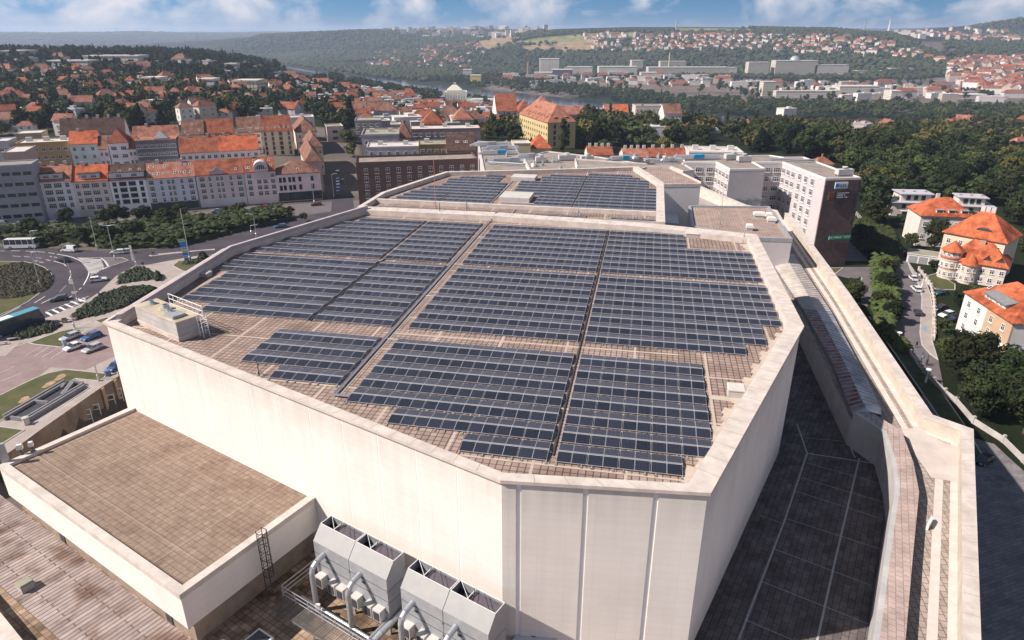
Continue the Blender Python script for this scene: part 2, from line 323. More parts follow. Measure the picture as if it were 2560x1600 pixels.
def rbf_fit(P):
    A = np.sqrt(((P[:, None, :2] - P[None, :, :2]) ** 2).sum(2)) / S_; n = len(P)
    A += np.eye(n) * 0.0
    B = np.zeros((n + 3, n + 3)); B[:n, :n] = A; B[:n, n] = 1; B[:n, n + 1:] = P[:, :2] / S_; B[n:, :n] = B[:n, n:].T
    return np.linalg.solve(B, np.concatenate([P[:, 2], np.zeros(3)]))
CW = rbf_fit(CPa)
_near = [F_(*p) for p in [(2419,332),(2060,326),(1800,318),(1660,311),(1430,278),(1300,268),(1180,254),(1000,233),(930,214),(830,189),(700,168),(640,161)]]
_farb = [F_(*p) for p in [(640,151),(700,159),(830,177),(1000,197),(1180,214),(1300,226),(1430,240),(1660,270),(1800,280),(2060,290),(2419,298)]]
RIV = [tuple(at(*p, ZW_))[:2] for p in _near + _farb]
RIV = [(900, RIV[0][1] - 60)] + [(1500, 600), (1700, 900)][:0] + RIV
def segd(P, poly):
    """distance of points P (n,2) to the polygon outline, negative inside"""
    d = np.full(len(P), 1e9); ins = np.zeros(len(P), bool); n = len(poly)
    for i in range(n):
        a = np.array(poly[i]); b = np.array(poly[(i + 1) % n]); ab = b - a
        t = np.clip(((P - a) @ ab) / (ab @ ab), 0, 1); q = a + t[:, None] * ab; d = np.minimum(d, np.hypot(*(P - q).T))
        cond = (a[1] > P[:, 1]) != (b[1] > P[:, 1])
        with np.errstate(divide='ignore', invalid='ignore'): xx = (b[0] - a[0]) * (P[:, 1] - a[1]) / (b[1] - a[1]) + a[0]
        ins ^= cond & (P[:, 0] < xx)
    return np.where(ins, -d, d)
_mid = [(a, b) for a, b in (((-40, 1365)), (280, 1128), (390, 1046), (1018, 628), (1125, 558), (1243, 484))]
PIT = [tuple(at(*ZQ(*p), 0.3))[:2] for p in _mid] + [(-60, 132), (-48, 110), (-46, 60), (-50, 42), (-95, 40)]
def terr(X, Y):
    X = np.atleast_1d(np.asarray(X, float)); Y = np.atleast_1d(np.asarray(Y, float)); P = np.stack([X, Y], 1); out_ = np.zeros(len(P))
    for k in range(0, len(P), 4000):
        Q = P[k:k + 4000]; D = np.sqrt(((Q[:, None, :] - CPa[None, :, :2]) ** 2).sum(2)) / S_
        h = D @ CW[:len(CPa)] + CW[len(CPa)] + (Q / S_) @ CW[len(CPa) + 1:]
        dist = np.hypot(Q[:, 0], Q[:, 1]); far = np.clip((dist - 3000) / 2000, 0, 1)
        wob = np.sin(Q[:, 0] / 310 + 1.3) * np.cos(Q[:, 1] / 270) * 7 + np.sin(Q[:, 0] / 120) * np.sin(Q[:, 1] / 140 + 2) * 2.5
        h = h + wob * np.clip((dist - 1200) / 800, 0, 1)
        h = np.maximum(h, -59 + 0 * h)
        rv = segd(Q, RIV); s = np.clip((rv + 12) / 30, 0, 1); h = -66 * (1 - s) + h * s
        nr = ZRIGHT * np.clip((Q[:, 0] - 15) / 40, 0, 1); w = np.clip((np.hypot(Q[:, 0] * 0.8, Q[:, 1]) - 275) / 70, 0, 1); w = w * w * (3 - 2 * w)
        h = nr * (1 - w) + h * w
        pt = segd(Q, PIT); h = h - 5 * np.clip(0.3 - pt / 1.2, 0, 1)
        out_[k:k + 4000] = h
    return out_
def tz(x, y): return float(terr(x, y)[0])
def hit(px, py, zguess=None):
    """where the ray through a photo point meets the ground"""
    r = np.array(ray(px, py)); t = np.geomspace(60, 12000, 700); P = np.array([0, 0, H]) + t[:, None] * r
    d = P[:, 2] - terr(P[:, 0], P[:, 1]); k = np.argmax(d < 0)
    if d[k] >= 0: return None
    a, b = t[k - 1], t[k]
    f = d[k - 1] / (d[k - 1] - d[k]); tt = a + (b - a) * f; p = np.array([0, 0, H]) + tt * r
    return Vector((p[0], p[1], p[2]))
angs = np.concatenate([np.arange(-180, -48, 6), np.arange(-48, 48, 0.6), np.arange(48, 180.01, 6)]); rad = np.concatenate([[0.5], np.geomspace(20, 12500, 300)])
AA, RR = np.meshgrid(np.radians(angs), rad); TX = (np.sin(AA) * RR).ravel(); TY = (np.cos(AA) * RR).ravel(); TZ = terr(TX, TY)
nA, nR = len(angs), len(rad); idx = np.arange(nA * nR).reshape(nR, nA)
Q4 = np.stack([idx[:-1, :-1], idx[:-1, 1:], idx[1:, 1:], idx[1:, :-1]], 2).reshape(-1, 4)[:, ::-1]
tm = bpy.data.meshes.new('terrain'); tm.from_pydata(np.stack([TX, TY, TZ], 1).tolist(), [], Q4.tolist())
# land cover: green meadow by default, dense town plain, dry rock, light fields
COVER = {'town': [[(1150,222),(1300,238),(1440,215),(1700,240),(2060,262),(2419,270),(2419,170),(2250,185),(2000,170),(1700,150),(1500,172),(1300,186),(1150,178)],
                  [(840,300),(1000,320),(1160,300),(1160,262),(1040,255),(960,225),(860,215),(780,240),(800,290)],
                  [(0,330),(0,520),(860,520),(860,300),(600,300)], [(2130,140),(2419,170),(2419,95),(2120,100)],[(950,85),(1300,80),(1240,66),(950,66)]],
         'rock': [[(1130,97),(1190,84),(1240,88),(1200,104),(1160,118),(1120,118)], [(1290,108),(1360,94),(1410,96),(1450,112),(1390,120),(1310,122)],[(1230,108),(1290,104),(1300,122),(1240,120)]],
         'field': [[(1200,104),(1260,90),(1420,76),(1560,78),(1500,90),(1380,97),(1290,104)], [(1580,66),(1790,68),(1780,74),(1600,76)]]}
COVER = {k: [[F_(*p) for p in q] for q in v] for k, v in COVER.items()}
def cover(px, py):
    for k in ('rock', 'field', 'town'):
        for q in COVER[k]:
            if inside(px, py, q): return k
    return 'green'
ccol = {'green': (0.016, 0.022, 0.010), 'town': (0.12, 0.10, 0.088), 'rock': (0.27, 0.19, 0.11), 'field': (0.19, 0.185, 0.085)}
att = tm.color_attributes.new('land', 'FLOAT_COLOR', 'POINT'); cols = np.zeros((len(TX), 4)); cols[:, 3] = 1
for i in range(len(TX)):
    q = proj((TX[i], TY[i], TZ[i])); k = cover(q[0], q[1]) if TY[i] > 280 else ('town' if TX[i] < 60 else 'green'); cols[i, :3] = ccol[k]
att.data.foreach_set('color', cols.ravel())
M_terr = bpy.data.materials.new('terrain ground'); M_terr.use_nodes = True; _t = M_terr.node_tree; _b = _t.nodes['Principled BSDF']; _b.inputs['Roughness'].default_value = 0.95; _b.inputs['Specular IOR Level'].default_value = 0.1
_a = N(_t, 'ShaderNodeAttribute', attribute_name='land'); _n = N(_t, 'ShaderNodeTexNoise'); _n.inputs['Scale'].default_value = 0.03; _n.inputs['Detail'].default_value = 8
_g = N(_t, 'ShaderNodeNewGeometry'); _m = N(_t, 'ShaderNodeMapRange'); _m.inputs[1].default_value = 0.3; _m.inputs[2].default_value = 0.7; _m.inputs[3].default_value = 0.6; _m.inputs[4].default_value = 1.4
_s = N(_t, 'ShaderNodeVectorMath', operation='SCALE'); _t.links.new(_g.outputs['Position'], _n.inputs['Vector']); _t.links.new(_n.outputs[0], _m.inputs[0]); _t.links.new(_a.outputs['Color'], _s.inputs[0]); _t.links.new(_m.outputs[0], _s.inputs['Scale']); _t.links.new(_s.outputs[0], _b.inputs['Base Color'])
tm.materials.append(M_terr); tag(inst(tm, 'terrain'), kind='structure')
# river
M_water = mat('river water', (0.03, 0.045, 0.06), rough=0.16, spec=0.6, var=0.2, scale=0.01, bump=0.08, bscale=0.4)
mb = MB(); mb.face([(x, y, ZW_) for x, y in offset_poly(RIV, [-6] * len(RIV))]); tag(mb.build('river', M_water), kind='structure')
# ------------------------------------------------------------------ ground sheets of the near streets
def sheet(name, pts, z, m, kind='structure'):
    mb = MB(); P = [at(*p, z) for p in pts]; A = sum(P[i].x * P[(i + 1) % len(P)].y - P[(i + 1) % len(P)].x * P[i].y for i in range(len(P)))
    if A < 0: P = P[::-1]
    mb.face(P); return tag(mb.build(name, m), kind=kind)
def slab(name, pts, z0, z1, m, kind='structure', **kw):
    mb = MB(); mb.prism([tuple(at(*p, z1))[:2] for p in pts], z0, z1); o = mb.build(name, m); return tag(o, kind=kind, **kw)
def B_(*pts): return [ZB(*p) for p in pts]
def Q_(*pts): return [ZQ(*p) for p in pts]
sheet('road', B_((-1500,380),(0,365),(560,385),(1200,420),(1500,410),(1900,395),(2420,320),(3300,60),(4200,-80),(4200,300),(2600,560),(1500,700),(1000,1100),(500,1400),(-1500,2000)), 0.02, M_asph)
sheet('street', [F_(-60,530),(450,575),(860,520)] and [F_(-80,545),F_(300,560),F_(560,520),F_(860,492),F_(860,472),F_(700,482),F_(560,492),F_(300,515),F_(-80,545-25)], 0.03, M_asph2)
sheet('pavement', B_((540,1240),(960,1075),(1180,935),(1290,830),(1420,712),(1640,596),(1800,588),(2100,530),(2400,480),(2450,900),(1417,1885),(0,2846),(-600,3200),(-300,1560),(130,1430)), 0.06, M_pave)
M_pink = brickmat('pink paving blocks', (0.24, 0.175, 0.17), (0.27, 0.20, 0.19), (0.20, 0.15, 0.145), 0.4, 0.2, ms=0.02, rot=0.3, stain=0.15, bump=0.05)
sheet('car_park', Q_((-300,310),(60,290),(210,150),(300,160),(640,200),(900,40),(1090,-40),(1300,100),(1240,330),(900,440),(530,410),(380,520),(-300,900)), 0.085, M_pink)
sheet('pavement', Q_((900,440),(1240,280),(1330,420),(1230,470)), 0.11, M_pave)
def kerbed(name, pts, m, z=0.14, kind='structure'):
    P = [tuple(at(*p, z))[:2] for p in pts]; mb = MB(); mb.prism(P, z - 0.24, z, 0, 1); inn = offset_poly(P, [0.25] * len(P))
    mb.face([(x, y, z + 0.012) for x, y in (inn if sum(inn[i][0] * inn[(i + 1) % len(inn)][1] - inn[(i + 1) % len(inn)][0] * inn[i][1] for i in range(len(inn))) > 0 else inn[::-1])], 2)
    return tag(mb.build(name, [M_conc, M_conc, m]), kind=kind)
kerbed('roundabout_island', B_((-1300,560),(0,545),(100,548),(300,550),(430,575),(540,620),(620,680),(645,740),(610,850),(500,918),(350,1030),(150,1135),(0,1195),(-1300,1600)), M_grass)
kerbed('traffic_island', B_((1215,505),(1480,500),(1560,535),(1330,610),(1310,610),(1285,560)), M_asph2)
kerbed('traffic_island', B_((1800,478),(1850,462),(2420,410),(2600,395),(2600,410),(2420,420),(1830,485)), M_pave)
kerbed('grass_verge', B_((2085,600),(2150,545),(2300,520),(2700,440),(2900,500),(2330,690),(2200,660)), M_grass)
kerbed('grass_verge', B_((1140,1272),(1230,1240),(1300,1220),(1400,1260),(1200,1290)), M_grass)
kerbed('lawn', Q_((300,155),(480,85),(640,30),(760,5),(870,15),(830,45),(655,140),(690,180),(640,202),(350,170)), M_grass)
kerbed('lawn', Q_((-500,880),(0,700),(180,610),(370,520),(500,470),(700,432),(1130,475),(1100,520),(1040,556),(790,532),(-60,1010),(-500,1200)), M_grass, z=0.16)
kerbed('lawn', Q_((-300,1090),(0,1030),(265,1065),(40,1205),(-300,1330)), M_grass, z=0.16)
kerbed('lawn', Q_((360,1000),(960,610),(985,622),(375,1010)), M_grass, z=0.16)
for a in (((570,515),60,26),((450,590),70,24),((190,750),60,26)):
    (x, y), w, h = a; sheet('bare_soil', Q_(*[(x + 60 + w * math.cos(t) * (1 + 0.2 * math.sin(3 * t)), y + h * math.sin(t) - w * 0.45 * math.cos(t)) for t in np.linspace(0, 2 * math.pi, 14)[:-1]]), 0.19, M_soil)
# markings
def stripe(mb, a, b, w, z=0.05):
    a, b = at(*a, z), at(*b, z); d = (b - a).normalized(); n = Vector((-d.y, d.x, 0)) * w / 2; mb.face([a - n, b - n, b + n, a + n])
mk = MB()
arc = [(0,423),(60,423),None,(135,420),(240,421),None,(308,424),(400,428),None,(455,433),(540,438),None,(585,444),(660,455),None]
seg = []
for p in arc:
    if p is None:
        if len(seg) > 1: stripe(mk, ZB(*seg[0]), ZB(*seg[1]), 0.22)
        seg = []
    else: seg.append(p)
for a, b in zip([(690,460),(800,480),(880,500),(960,535),(1020,575),(1060,620),(1078,670),(1070,720),(1045,775)], [(800,480),(880,500),(960,535),(1020,575),(1060,620),(1078,670),(1070,720),(1045,775),(1010,835)]): stripe(mk, ZB(*a), ZB(*b), 0.26)
for a, b in [((930,505),(1215,505)),((1215,505),(1265,545)),((1265,545),(1305,610)),((1305,610),(1090,720)),((405,540),(525,563)),((415,1050),(545,972)),((500,1058),(600,1010)),((955,890),(985,868)),((910,925),(935,908)),((835,985),(870,965)),((600,487),(630,492)),((650,495),(690,503)),((555,527),(610,540)),((430,505),(500,510)),((150,483),(250,489)),((290,490),(360,495)),((650,545),(770,580)),((770,580),(800,605)),((720,920),(800,840)),((835,780),(860,700)),((0,1218),(100,1170)),((100,1170),(250,1095)),((1090,700),(1340,610)),((850,660),(850,690))]: stripe(mk, ZB(*a), ZB(*b), 0.2 if a != (720,920) else 0.08)
for i in range(12):
    f = i / 12; y = 512 + f * 180; xa = 950 + f * 150 + (f ** 2) * -20; xb = 1225 + f * 70 - max(0, f - 0.55) * 330
    if xb - xa > 20: stripe(mk, ZB(xa, y), ZB(xb, y + 16), 0.42)
for i in range(6):
    x = 560 + i * 75; y = 1165 - i * 33
    stripe(mk, ZB(x, y), ZB(x + 95, y + 52 - i * 4), 0.55)
stripe(mk, ZB(545, 1160), ZB(1075, 970), 0.16); stripe(mk, ZB(600, 1232), ZB(940, 1062), 0.16); stripe(mk, ZB(950, 1015), ZB(985, 1035), 0.3); stripe(mk, ZB(1000, 990), ZB(1035, 1010), 0.3)
stripe(mk, ZB(900, 1345), ZB(1110, 1278), 0.18, 0.12); stripe(mk, ZQ(40, 228), ZQ(270, 158), 0.14, 0.12)
for a in [((265,290),(440,190)),((350,300),(520,195)),((440,310),(610,205)),((0,470),(150,400)),((530,320),(690,220)),((0,560),(230,470))]: stripe(mk, ZQ(*a[0]), ZQ(*a[1]), 0.08, 0.12)
tag(mk.build('road_markings', M_line), kind='structure')
# street side streets going away between the town houses
sheet('side_street', [F_(782,515),F_(838,505),F_(825,400),F_(812,362),F_(790,362),F_(786,420)], 0.04, M_asph)
# ------------------------------------------------------------------ right-hand street below the tower
zr = ZRIGHT
def V_(*pts): return [ZV(*p) for p in pts]
def W_(*pts): return [ZW(*p) for p in pts]
sheet('street', W_((930,-10),(1010,20),(1120,180),(1250,290),(1310,450),(1340,640),(1335,900),(1330,1000),(1400,1240),(1450,1500),(1500,1900),(1150,1900),(1230,1500),(1160,1300),(1020,1130),(880,1000),(870,600),(860,300),(850,60)), zr + 0.03, M_asph2)
kerbed('footway', W_((1020,30),(1060,150),(1150,310),(1200,480),(1190,700),(1175,900),(1200,1050),(1300,1160),(1400,1230),(1330,1000),(1330,900),(1340,640),(1310,450),(1250,290),(1120,180)), M_pave, z=zr + 0.13)
sheet('footpath', W_((100,130),(300,130),(490,130),(605,125),(620,430),(560,600),(480,560),(500,400),(480,240),(440,270),(330,260),(180,225),(80,100)), zr + 0.05, M_asph2)
sheet('car_park', W_((250,60),(600,60),(560,-160),(350,-160)), zr + 0.035, M_asph2)
kerbed('lawn', W_((120,140),(280,135),(170,220),(60,120)), M_grass, z=zr + 0.14)
kerbed('lawn', W_((480,270),(500,240),(500,470),(470,420)), M_grass, z=zr + 0.14)
kerbed('lawn', W_((1225,240),(1380,200),(1600,330),(1600,400),(1370,390),(1270,330)), M_grass, z=zr + 0.14)
kerbed('grass_verge', [ZR(1320,730),ZR(1400,760),ZR(1600,970),ZR(1700,1060),ZR(1990,1480),ZR(2150,1750),ZR(2050,1750),ZR(1800,1420),ZR(1500,985)], mat('shaded grass', (0.06, 0.07, 0.028), var=0.3, scale=0.6, bump=0.6, bscale=9), z=zr + 0.14)
M_cob = brickmat('grey cobble paving', (0.15, 0.14, 0.145), (0.22, 0.20, 0.20), (0.10, 0.095, 0.1), 1.2, 0.5, ms=0.03, rot=0.35, stain=0.25, bump=0.1)
sheet('paved_square', [ZS(2060,100),ZS(2200,140),ZS(2330,260),ZS(2408,330),ZS(2900,800),ZS(2900,2000),ZS(2000,2000),ZS(2000,300)], zr + 0.06, M_cob)
# ------------------------------------------------------------------ the congress hall
HU = Vector((math.cos(HR), math.sin(HR), 0)); HV = Vector((-HU.y, HU.x, 0))
def uv(u, v, z=0.0): p = HU * u + HV * v; return Vector((p.x, p.y, z))
def uv2(L): return [tuple(uv(*p))[:2] for p in L]
M_roof = brickmat('concrete roof pavers', (0.275, 0.198, 0.168), (0.345, 0.258, 0.222), (0.10, 0.072, 0.06), 0.5, 0.5, ms=0.045, rot=HR, offset=0.0, stain=0.22, sscale=0.5, bump=0.4, line=(6.2, 7.6, 0.22, (0.50, 0.41, 0.34), 0.75), patch=((0.72, 0.68, 0.64), 0.18))
M_strip = mat('gravel strip cream', (0.45, 0.37, 0.31), var=0.12, scale=1.2)
def wallmat(name, rot, c=(0.73, 0.675, 0.625)):
    return brickmat(name, c, [x * 0.975 for x in c], [x * 0.88 for x in c], 1.86, 0.62, ms=0.016, rot=rot, offset=0, coords='Position', plane='xz', stain=0.07, sscale=0.15, bump=0.2, rough=0.8, streak=0.06)
hall = thing('congress_hall', 'huge white hall with angular corners carrying the long solar arrays on its roof', 'hall', uv(-17, 66, 0))
hpos = hall.location
def rel(L, o): return [(p[0] - o.x, p[1] - o.y) for p in L]
HOUT = uv2([(-51.1, 52.2), (-7.63, 34.74), (5.32, 36.0), (15.93, 64.4), (15.7, 97.3), (1.0, 100.6), (-22, 102.6), (-44.6, 102.4), (-53.7, 76.45)])
HIN = offset_poly(HOUT, [0.8, 0.85, 1.5, 1.5, 2.4, 2.4, 2.4, 1.5, 1.5])
o2 = rel(HOUT, hpos); i2 = rel(HIN, hpos)
mb = MB(); w2 = offset_poly(o2, [0.25] * 9); mb.prism(w2, -5, 36.15); ring(mb, w2, offset_poly(w2, [0.5] * 9), 36.1, 36.74)
# proud wall panels with recessed joints between them
for k in range(9):
    a, b = Vector(w2[k]), Vector(w2[(k + 1) % 9]); d = b - a; Lw = d.length; d.normalize(); n = Vector((d.y, -d.x)); m = max(1, round(Lw / 3.72)); st = Lw / m; fs = [j / m for j in range(m + 1)] if k != 1 else [0, 0.085, 0.417, 0.757, 1]; g, dp = (0.17, 0.09) if k == 1 else (0.05, 0.012)
    for j in range(len(fs) - 1):
        p0 = a + d * (Lw * fs[j] + (g if j else 0.0)); p1 = a + d * (Lw * fs[j + 1] - (g if j < len(fs) - 2 else 0.0)); q = [p0, p1, p1 + n * dp, p0 + n * dp]
        mb.prism([tuple(x) for x in q], -5, 36.745, k % 9 + 1)
wm = [mat('bright joint white', (0.80, 0.78, 0.77), var=0.02)] + [wallmat('ribbed wall cladding %s' % ORD[k], math.atan2(w2[(k + 1) % 9][1] - w2[k][1], w2[(k + 1) % 9][0] - w2[k][0])) for k in range(9)]
mb.build('wall', wm, hall)
mb = MB(); mb.face([(*p, 36.2) for p in i2]); mb.build('roof', M_roof, hall)
mb = MB(); ring(mb, o2, i2, 36.75, 37.0, 0, 36.1); ring(mb, o2, offset_poly(o2, [0.3] * 9), 36.75, 36.751)
# underside lip and coping joints
for k in range(9):
    a, b = Vector(o2[k]), Vector(o2[(k + 1) % 9]); c, d_ = Vector(i2[k]), Vector(i2[(k + 1) % 9]); L = (b - a).length; m = int(L / 1.86)
    for j in range(1, m):
        f = j / m; p, q = a.lerp(b, f), c.lerp(d_, f); t = (b - a).normalized() * 0.02
        mb.face([(*(p - t), 37.005), (*(p + t), 37.005), (*(q + t), 37.005), (*(q - t), 37.005)], 1)
mb.build('parapet', [M_cream, M_concd], hall)
# double upstand with a dark gutter along the left side of the roof
mb = MB(); gl = offset_poly(o2, [0.35] * 9); gi = offset_poly(o2, [1.05] * 9)
for k in (7, 8):
    j = (k + 1) % 9; mb.face([(*gl[k], 37.02), (*gl[j], 37.02), (*gi[j], 37.02), (*gi[k], 37.02)][::-1], 0)
    for A_, B2 in ((gi, offset_poly(o2, [1.5] * 9)),):
        q = [gi[k], gi[j], B2[j], B2[k]]; mb.prism(q, 37.0, 37.5, 1)
mb.build('gutter', [M_dark, mat('mauve render', (0.42, 0.36, 0.37), var=0.1)], hall)
# pale gravel strips on the roof
mb = MB()
_uz = [36.21]
def ustrip(a, b, w):
    _uz[0] += 0.004; z = _uz[0]
    a, b = Vector((*a,)), Vector((*b,)); d = (b - a).normalized(); n = Vector((-d.y, d.x)) * w / 2
    P = [uv(*(a - n)), uv(*(b - n)), uv(*(b + n)), uv(*(a + n))]; mb.face([(p.x - hpos.x, p.y - hpos.y, z) for p in P])
for a, b, w in [((-24, 56.8), (4, 57.2), 0.25), ((-52.5, 74), (-46, 70.5), 0.7), ((-23.2, 90.6), (-20, 90.6), 0.3), ((6.2, 49.8), (9.0, 49.6), 0.7), ((-22.9, 43.6), (-22.9, 99), 0.18), ((-53.4, 77.9), (-44, 77.7), 0.25), ((0, 77.8), (15.5, 77.8), 0.35)]: ustrip(a, b, w)
mb.build('gravel_strip', M_strip, hall)
mb = MB()
for k in (2, 3):
    a, b = Vector(i2[k]), Vector(i2[k + 1]); d = b - a; L = d.length; d.normalize(); n = Vector((-d.y, d.x)); m = int(L / 1.0)
    for j in range(m):
        w = 0.5 + 0.5 * ((j * 7) % 3) / 2; p = a + d * j; q = [p, p + d * 1.0, p + d * 1.0 + n * w, p + n * w]; mb.face([(*x, 36.225) for x in q])
mb.build('edge_gravel', M_strip, hall)
# ------------------------------------------------------------------ the rear hall and its roof
rear = thing('rear_hall', 'lower-lying rear hall with clipped corners and two pale skylight boxes among its panels', 'hall', uv(-20, 125, 0)); rp = rear.location
ROUT = uv2([(-46.2, 102.62), (-22, 102.82), (1.0, 102.7), (3.2, 102.65), (3.2, 132.7), (-2.1, 149.0), (-10, 145.8), (-28, 139.5), (-40.7, 135.3), (-42.2, 129.9), (-46.4, 114)])
RIN = offset_poly(ROUT, [0.1, 0.1, 0.1, 1.3, 1.3, 0.8, 0.8, 0.8, 0.8, 0.8, 0.8]); ro, ri = rel(ROUT, rp), rel(RIN, rp)
mb = MB(); mb.prism(offset_poly(ro, [0.1] * 11), -5, 35.9); mb.build('wall', M_white, rear)
mb = MB(); mb.face([(*p, 35.95) for p in ri]); mb.build('roof', M_roof, rear)
mb = MB(); ring(mb, ro, ri, 35.5, 36.75, 0, 35.9)
mb.prism(rel(uv2([(-46, 109.1), (1.9, 109.1), (1.9, 109.7), (-46, 109.7)]), rp), 35.96, 36.65)
mb.build('parapet', M_cream, rear)
M_mauvs = mat('mauve grey upstand', (0.45, 0.41, 0.41)); M_gsky = mat('pale sage membrane', (0.46, 0.45, 0.41), var=0.12, scale=0.8)
for (u0, u1, v0, v1) in ((-24.9, -19.6, 114.2, 119.2), (-26.4, -21.6, 132.2, 135.6)):
    mb = MB(); q = rel(uv2([(u0, v0), (u1, v0), (u1, v1), (u0, v1)]), rp); mb.prism(q, 35.96, 36.75, 0, 1); mb.build('skylight', [M_mauvs, M_gsky], rear)
# ------------------------------------------------------------------ solar arrays
M_cell = bpy.data.materials.new('photovoltaic cells'); M_cell.use_nodes = True; _t = M_cell.node_tree; _b = _t.nodes['Principled BSDF']
_b.inputs['Roughness'].default_value = 0.28; _b.inputs['Specular IOR Level'].default_value = 0.9
_tc = N(_t, 'ShaderNodeTexCoord'); _br = N(_t, 'ShaderNodeTexBrick', offset=0.0); _br.inputs['Scale'].default_value = 1; _br.inputs['Brick Width'].default_value = 0.094; _br.inputs['Row Height'].default_value = 0.164; _br.inputs['Mortar Size'].default_value = 0.0055; _br.inputs['Mortar Smooth'].default_value = 0
_br.inputs['Color1'].default_value = (0.005, 0.006, 0.012, 1); _br.inputs['Color2'].default_value = (0.007, 0.008, 0.015, 1); _br.inputs['Mortar'].default_value = (0.09, 0.09, 0.12, 1)
_t.links.new(_tc.outputs['Object'], _br.inputs['Vector'])
_oi = N(_t, 'ShaderNodeObjectInfo'); _mr = N(_t, 'ShaderNodeMapRange'); _mr.inputs[3].default_value = 0.7; _mr.inputs[4].default_value = 1.35; _sc = N(_t, 'ShaderNodeVectorMath', operation='SCALE')
_t.links.new(_oi.outputs['Random'], _mr.inputs[0]); _t.links.new(_br.outputs[0], _sc.inputs[0]); _t.links.new(_mr.outputs[0], _sc.inputs['Scale']); _t.links.new(_sc.outputs[0], _b.inputs['Base Color'])
PWm, PLm, TILT = 1.0, 1.08, R(7.5)
mb = MB(); mb.box((0, 0, -0.035), (PWm, PLm, 0.035), mi=0)
fw = 0.018; mb.face([(-PWm / 2 + fw, -PLm / 2 + fw, 0.003), (PWm / 2 - fw, -PLm / 2 + fw, 0.003), (PWm / 2 - fw, PLm / 2 - fw, 0.003), (-PWm / 2 + fw, PLm / 2 - fw, 0.003)], 1)
PANEL = mb.mesh('panel', [mat('panel frame', (0.40, 0.40, 0.43), rough=0.5, metal=0.2, var=0.03), M_cell])
RAILS = {}
def rail_mesh(n, mod):
    key = (n, round(mod, 3))
    if key in RAILS: return RAILS[key]
    mb = MB(); W = n * mod
    for y in (0.06, 1.06, 1.2, 2.2): mb.box((W / 2, y, 0.10 if y in (0.06, 2.2) else 0.24), (W, 0.05, 0.05), mi=0)
    for k in range(n // 2 + 1):
        x = min(max(k * 2 * mod, 0.06), W - 0.06)
        for dx in (0,) if k in (0, n // 2) else (-0.35, 0.35):
            mb.box((x + dx, 1.13, 0.02), (0.06, 2.75, 0.05), mi=0); mb.box((x + dx, -0.2, 0.0), (0.14, 0.14, 0.07), mi=1)
    RAILS[key] = mb.mesh('mounting_rail', [mat('rail metal', (0.5, 0.49, 0.50), rough=0.5, metal=0.2, var=0.03), M_concd]); return RAILS[key]
arr_no = 0
def array(uL, uR, v0, n, zr_, label, group):
    p = uv(uL, v0, zr_); t = thing('solar_array', label, 'solar array', p, HR, group); mod = (uR - uL) / n
    inst(rail_mesh(n, mod), 'mounting_rail', t)
    cy, sy = math.cos(TILT) * PLm / 2, math.sin(TILT) * PLm / 2
    for k in range(n):
        off = 0.015 if k % 2 else -0.015
        x = mod * (k + 0.5) - off
        inst(PANEL, 'panel', t, (x, 0.03 + cy, 0.15 + sy), (TILT, 0, 0)); inst(PANEL, 'panel', t, (x, 1.17 + cy, 0.15 + sy), (-TILT, 0, 0))
def block(rows, v0, pitch, z, where, from_far=False):
    rows = [(k, r) for k, r in enumerate(rows) if r]; 
    for q, (k, (a, b, n)) in enumerate(rows):
        w = {6: 'six', 8: 'eight', 10: 'ten', 12: 'twelve', 14: 'fourteen', 16: 'sixteen', 18: 'eighteen', 4: 'four'}.get(n, 'many')
        array(a, b, v0 + k * pitch, n, z, f'{ordw(q)} solar row from the front, {where}, {w} panels wide', 'solar arrays in ' + where)
Pp = 2.46
def Lr(lefts, right, mod=1.035): return [(right - n * mod, right, n) if n else None for n in lefts]
def Rr(left, ns, mod=1.045): return [(left, left + n * mod, n) if n else None for n in ns]
block([(-11.4, -5.2, 6), (-17.6, -5.2, 12)] + [(-21.9, -5.2, 16)] * 5, 38.4, Pp, 36.2, 'nearest middle block')
block([(-4.62, 3.8, 8)] + [(-4.62, 5.92, 10)] * 6, 38.4, Pp, 36.2, 'nearest right block')
block([(-29.9, -23.7, 6)] + [(-34.0, -23.7, 10)] * 3, 45.76, Pp, 36.2, 'small block left of the cable tray')
block(Lr([12, 16, 16, 16, 16, 18, 18, 18], -32.55, 1.01), 58.1, Pp, 36.2, 'middle left block')
block([(-31.95, -23.7, 8)] * 8, 58.1, Pp, 36.2, 'narrow block left of the tray')
block([(-21.9, -5.2, 16)] * 8, 58.1, Pp, 36.2, 'central block')
block(Rr(-4.62, [14, 16, 16, 18, 18, 18, 18, 18]), 58.1, Pp, 36.2, 'middle right block')
block(Lr([18, 16, 16, 14, 14, 12, 12, 10], -32.9, 1.02), 78.6, Pp, 36.2, 'far left block')
block([(-32.3, -24.0, 8)] * 8, 78.6, Pp, 36.2, 'narrow far block left of the tray')
block([(-22.0, -5.2, 16)] * 8, 78.6, Pp, 36.2, 'far central block')
block(Rr(-4.7, [18, 18, 18, 18, 18, 10, 10, 10]), 78.6, Pp, 36.2, 'far right block')
zz = 35.96
for q, (a, b, n) in enumerate([(-44.0, -32.2, 12), (-31.9, -21.5, 10), (-19.4, -9.0, 10), (-5.2, 1.75, 6)]):
    array(a, b, 104.5, n, zz, f'{ordw(q)} array from the left in the single line behind the hall parapet', 'solar arrays in the single line between the roofs')
block([(-43.7, -35.3, 8), (-43.3, -35.3, 8), (-42.9, -35.3, 8), (-42.4, -35.3, 8)], 110.2, Pp, zz, 'rear hall corner block')
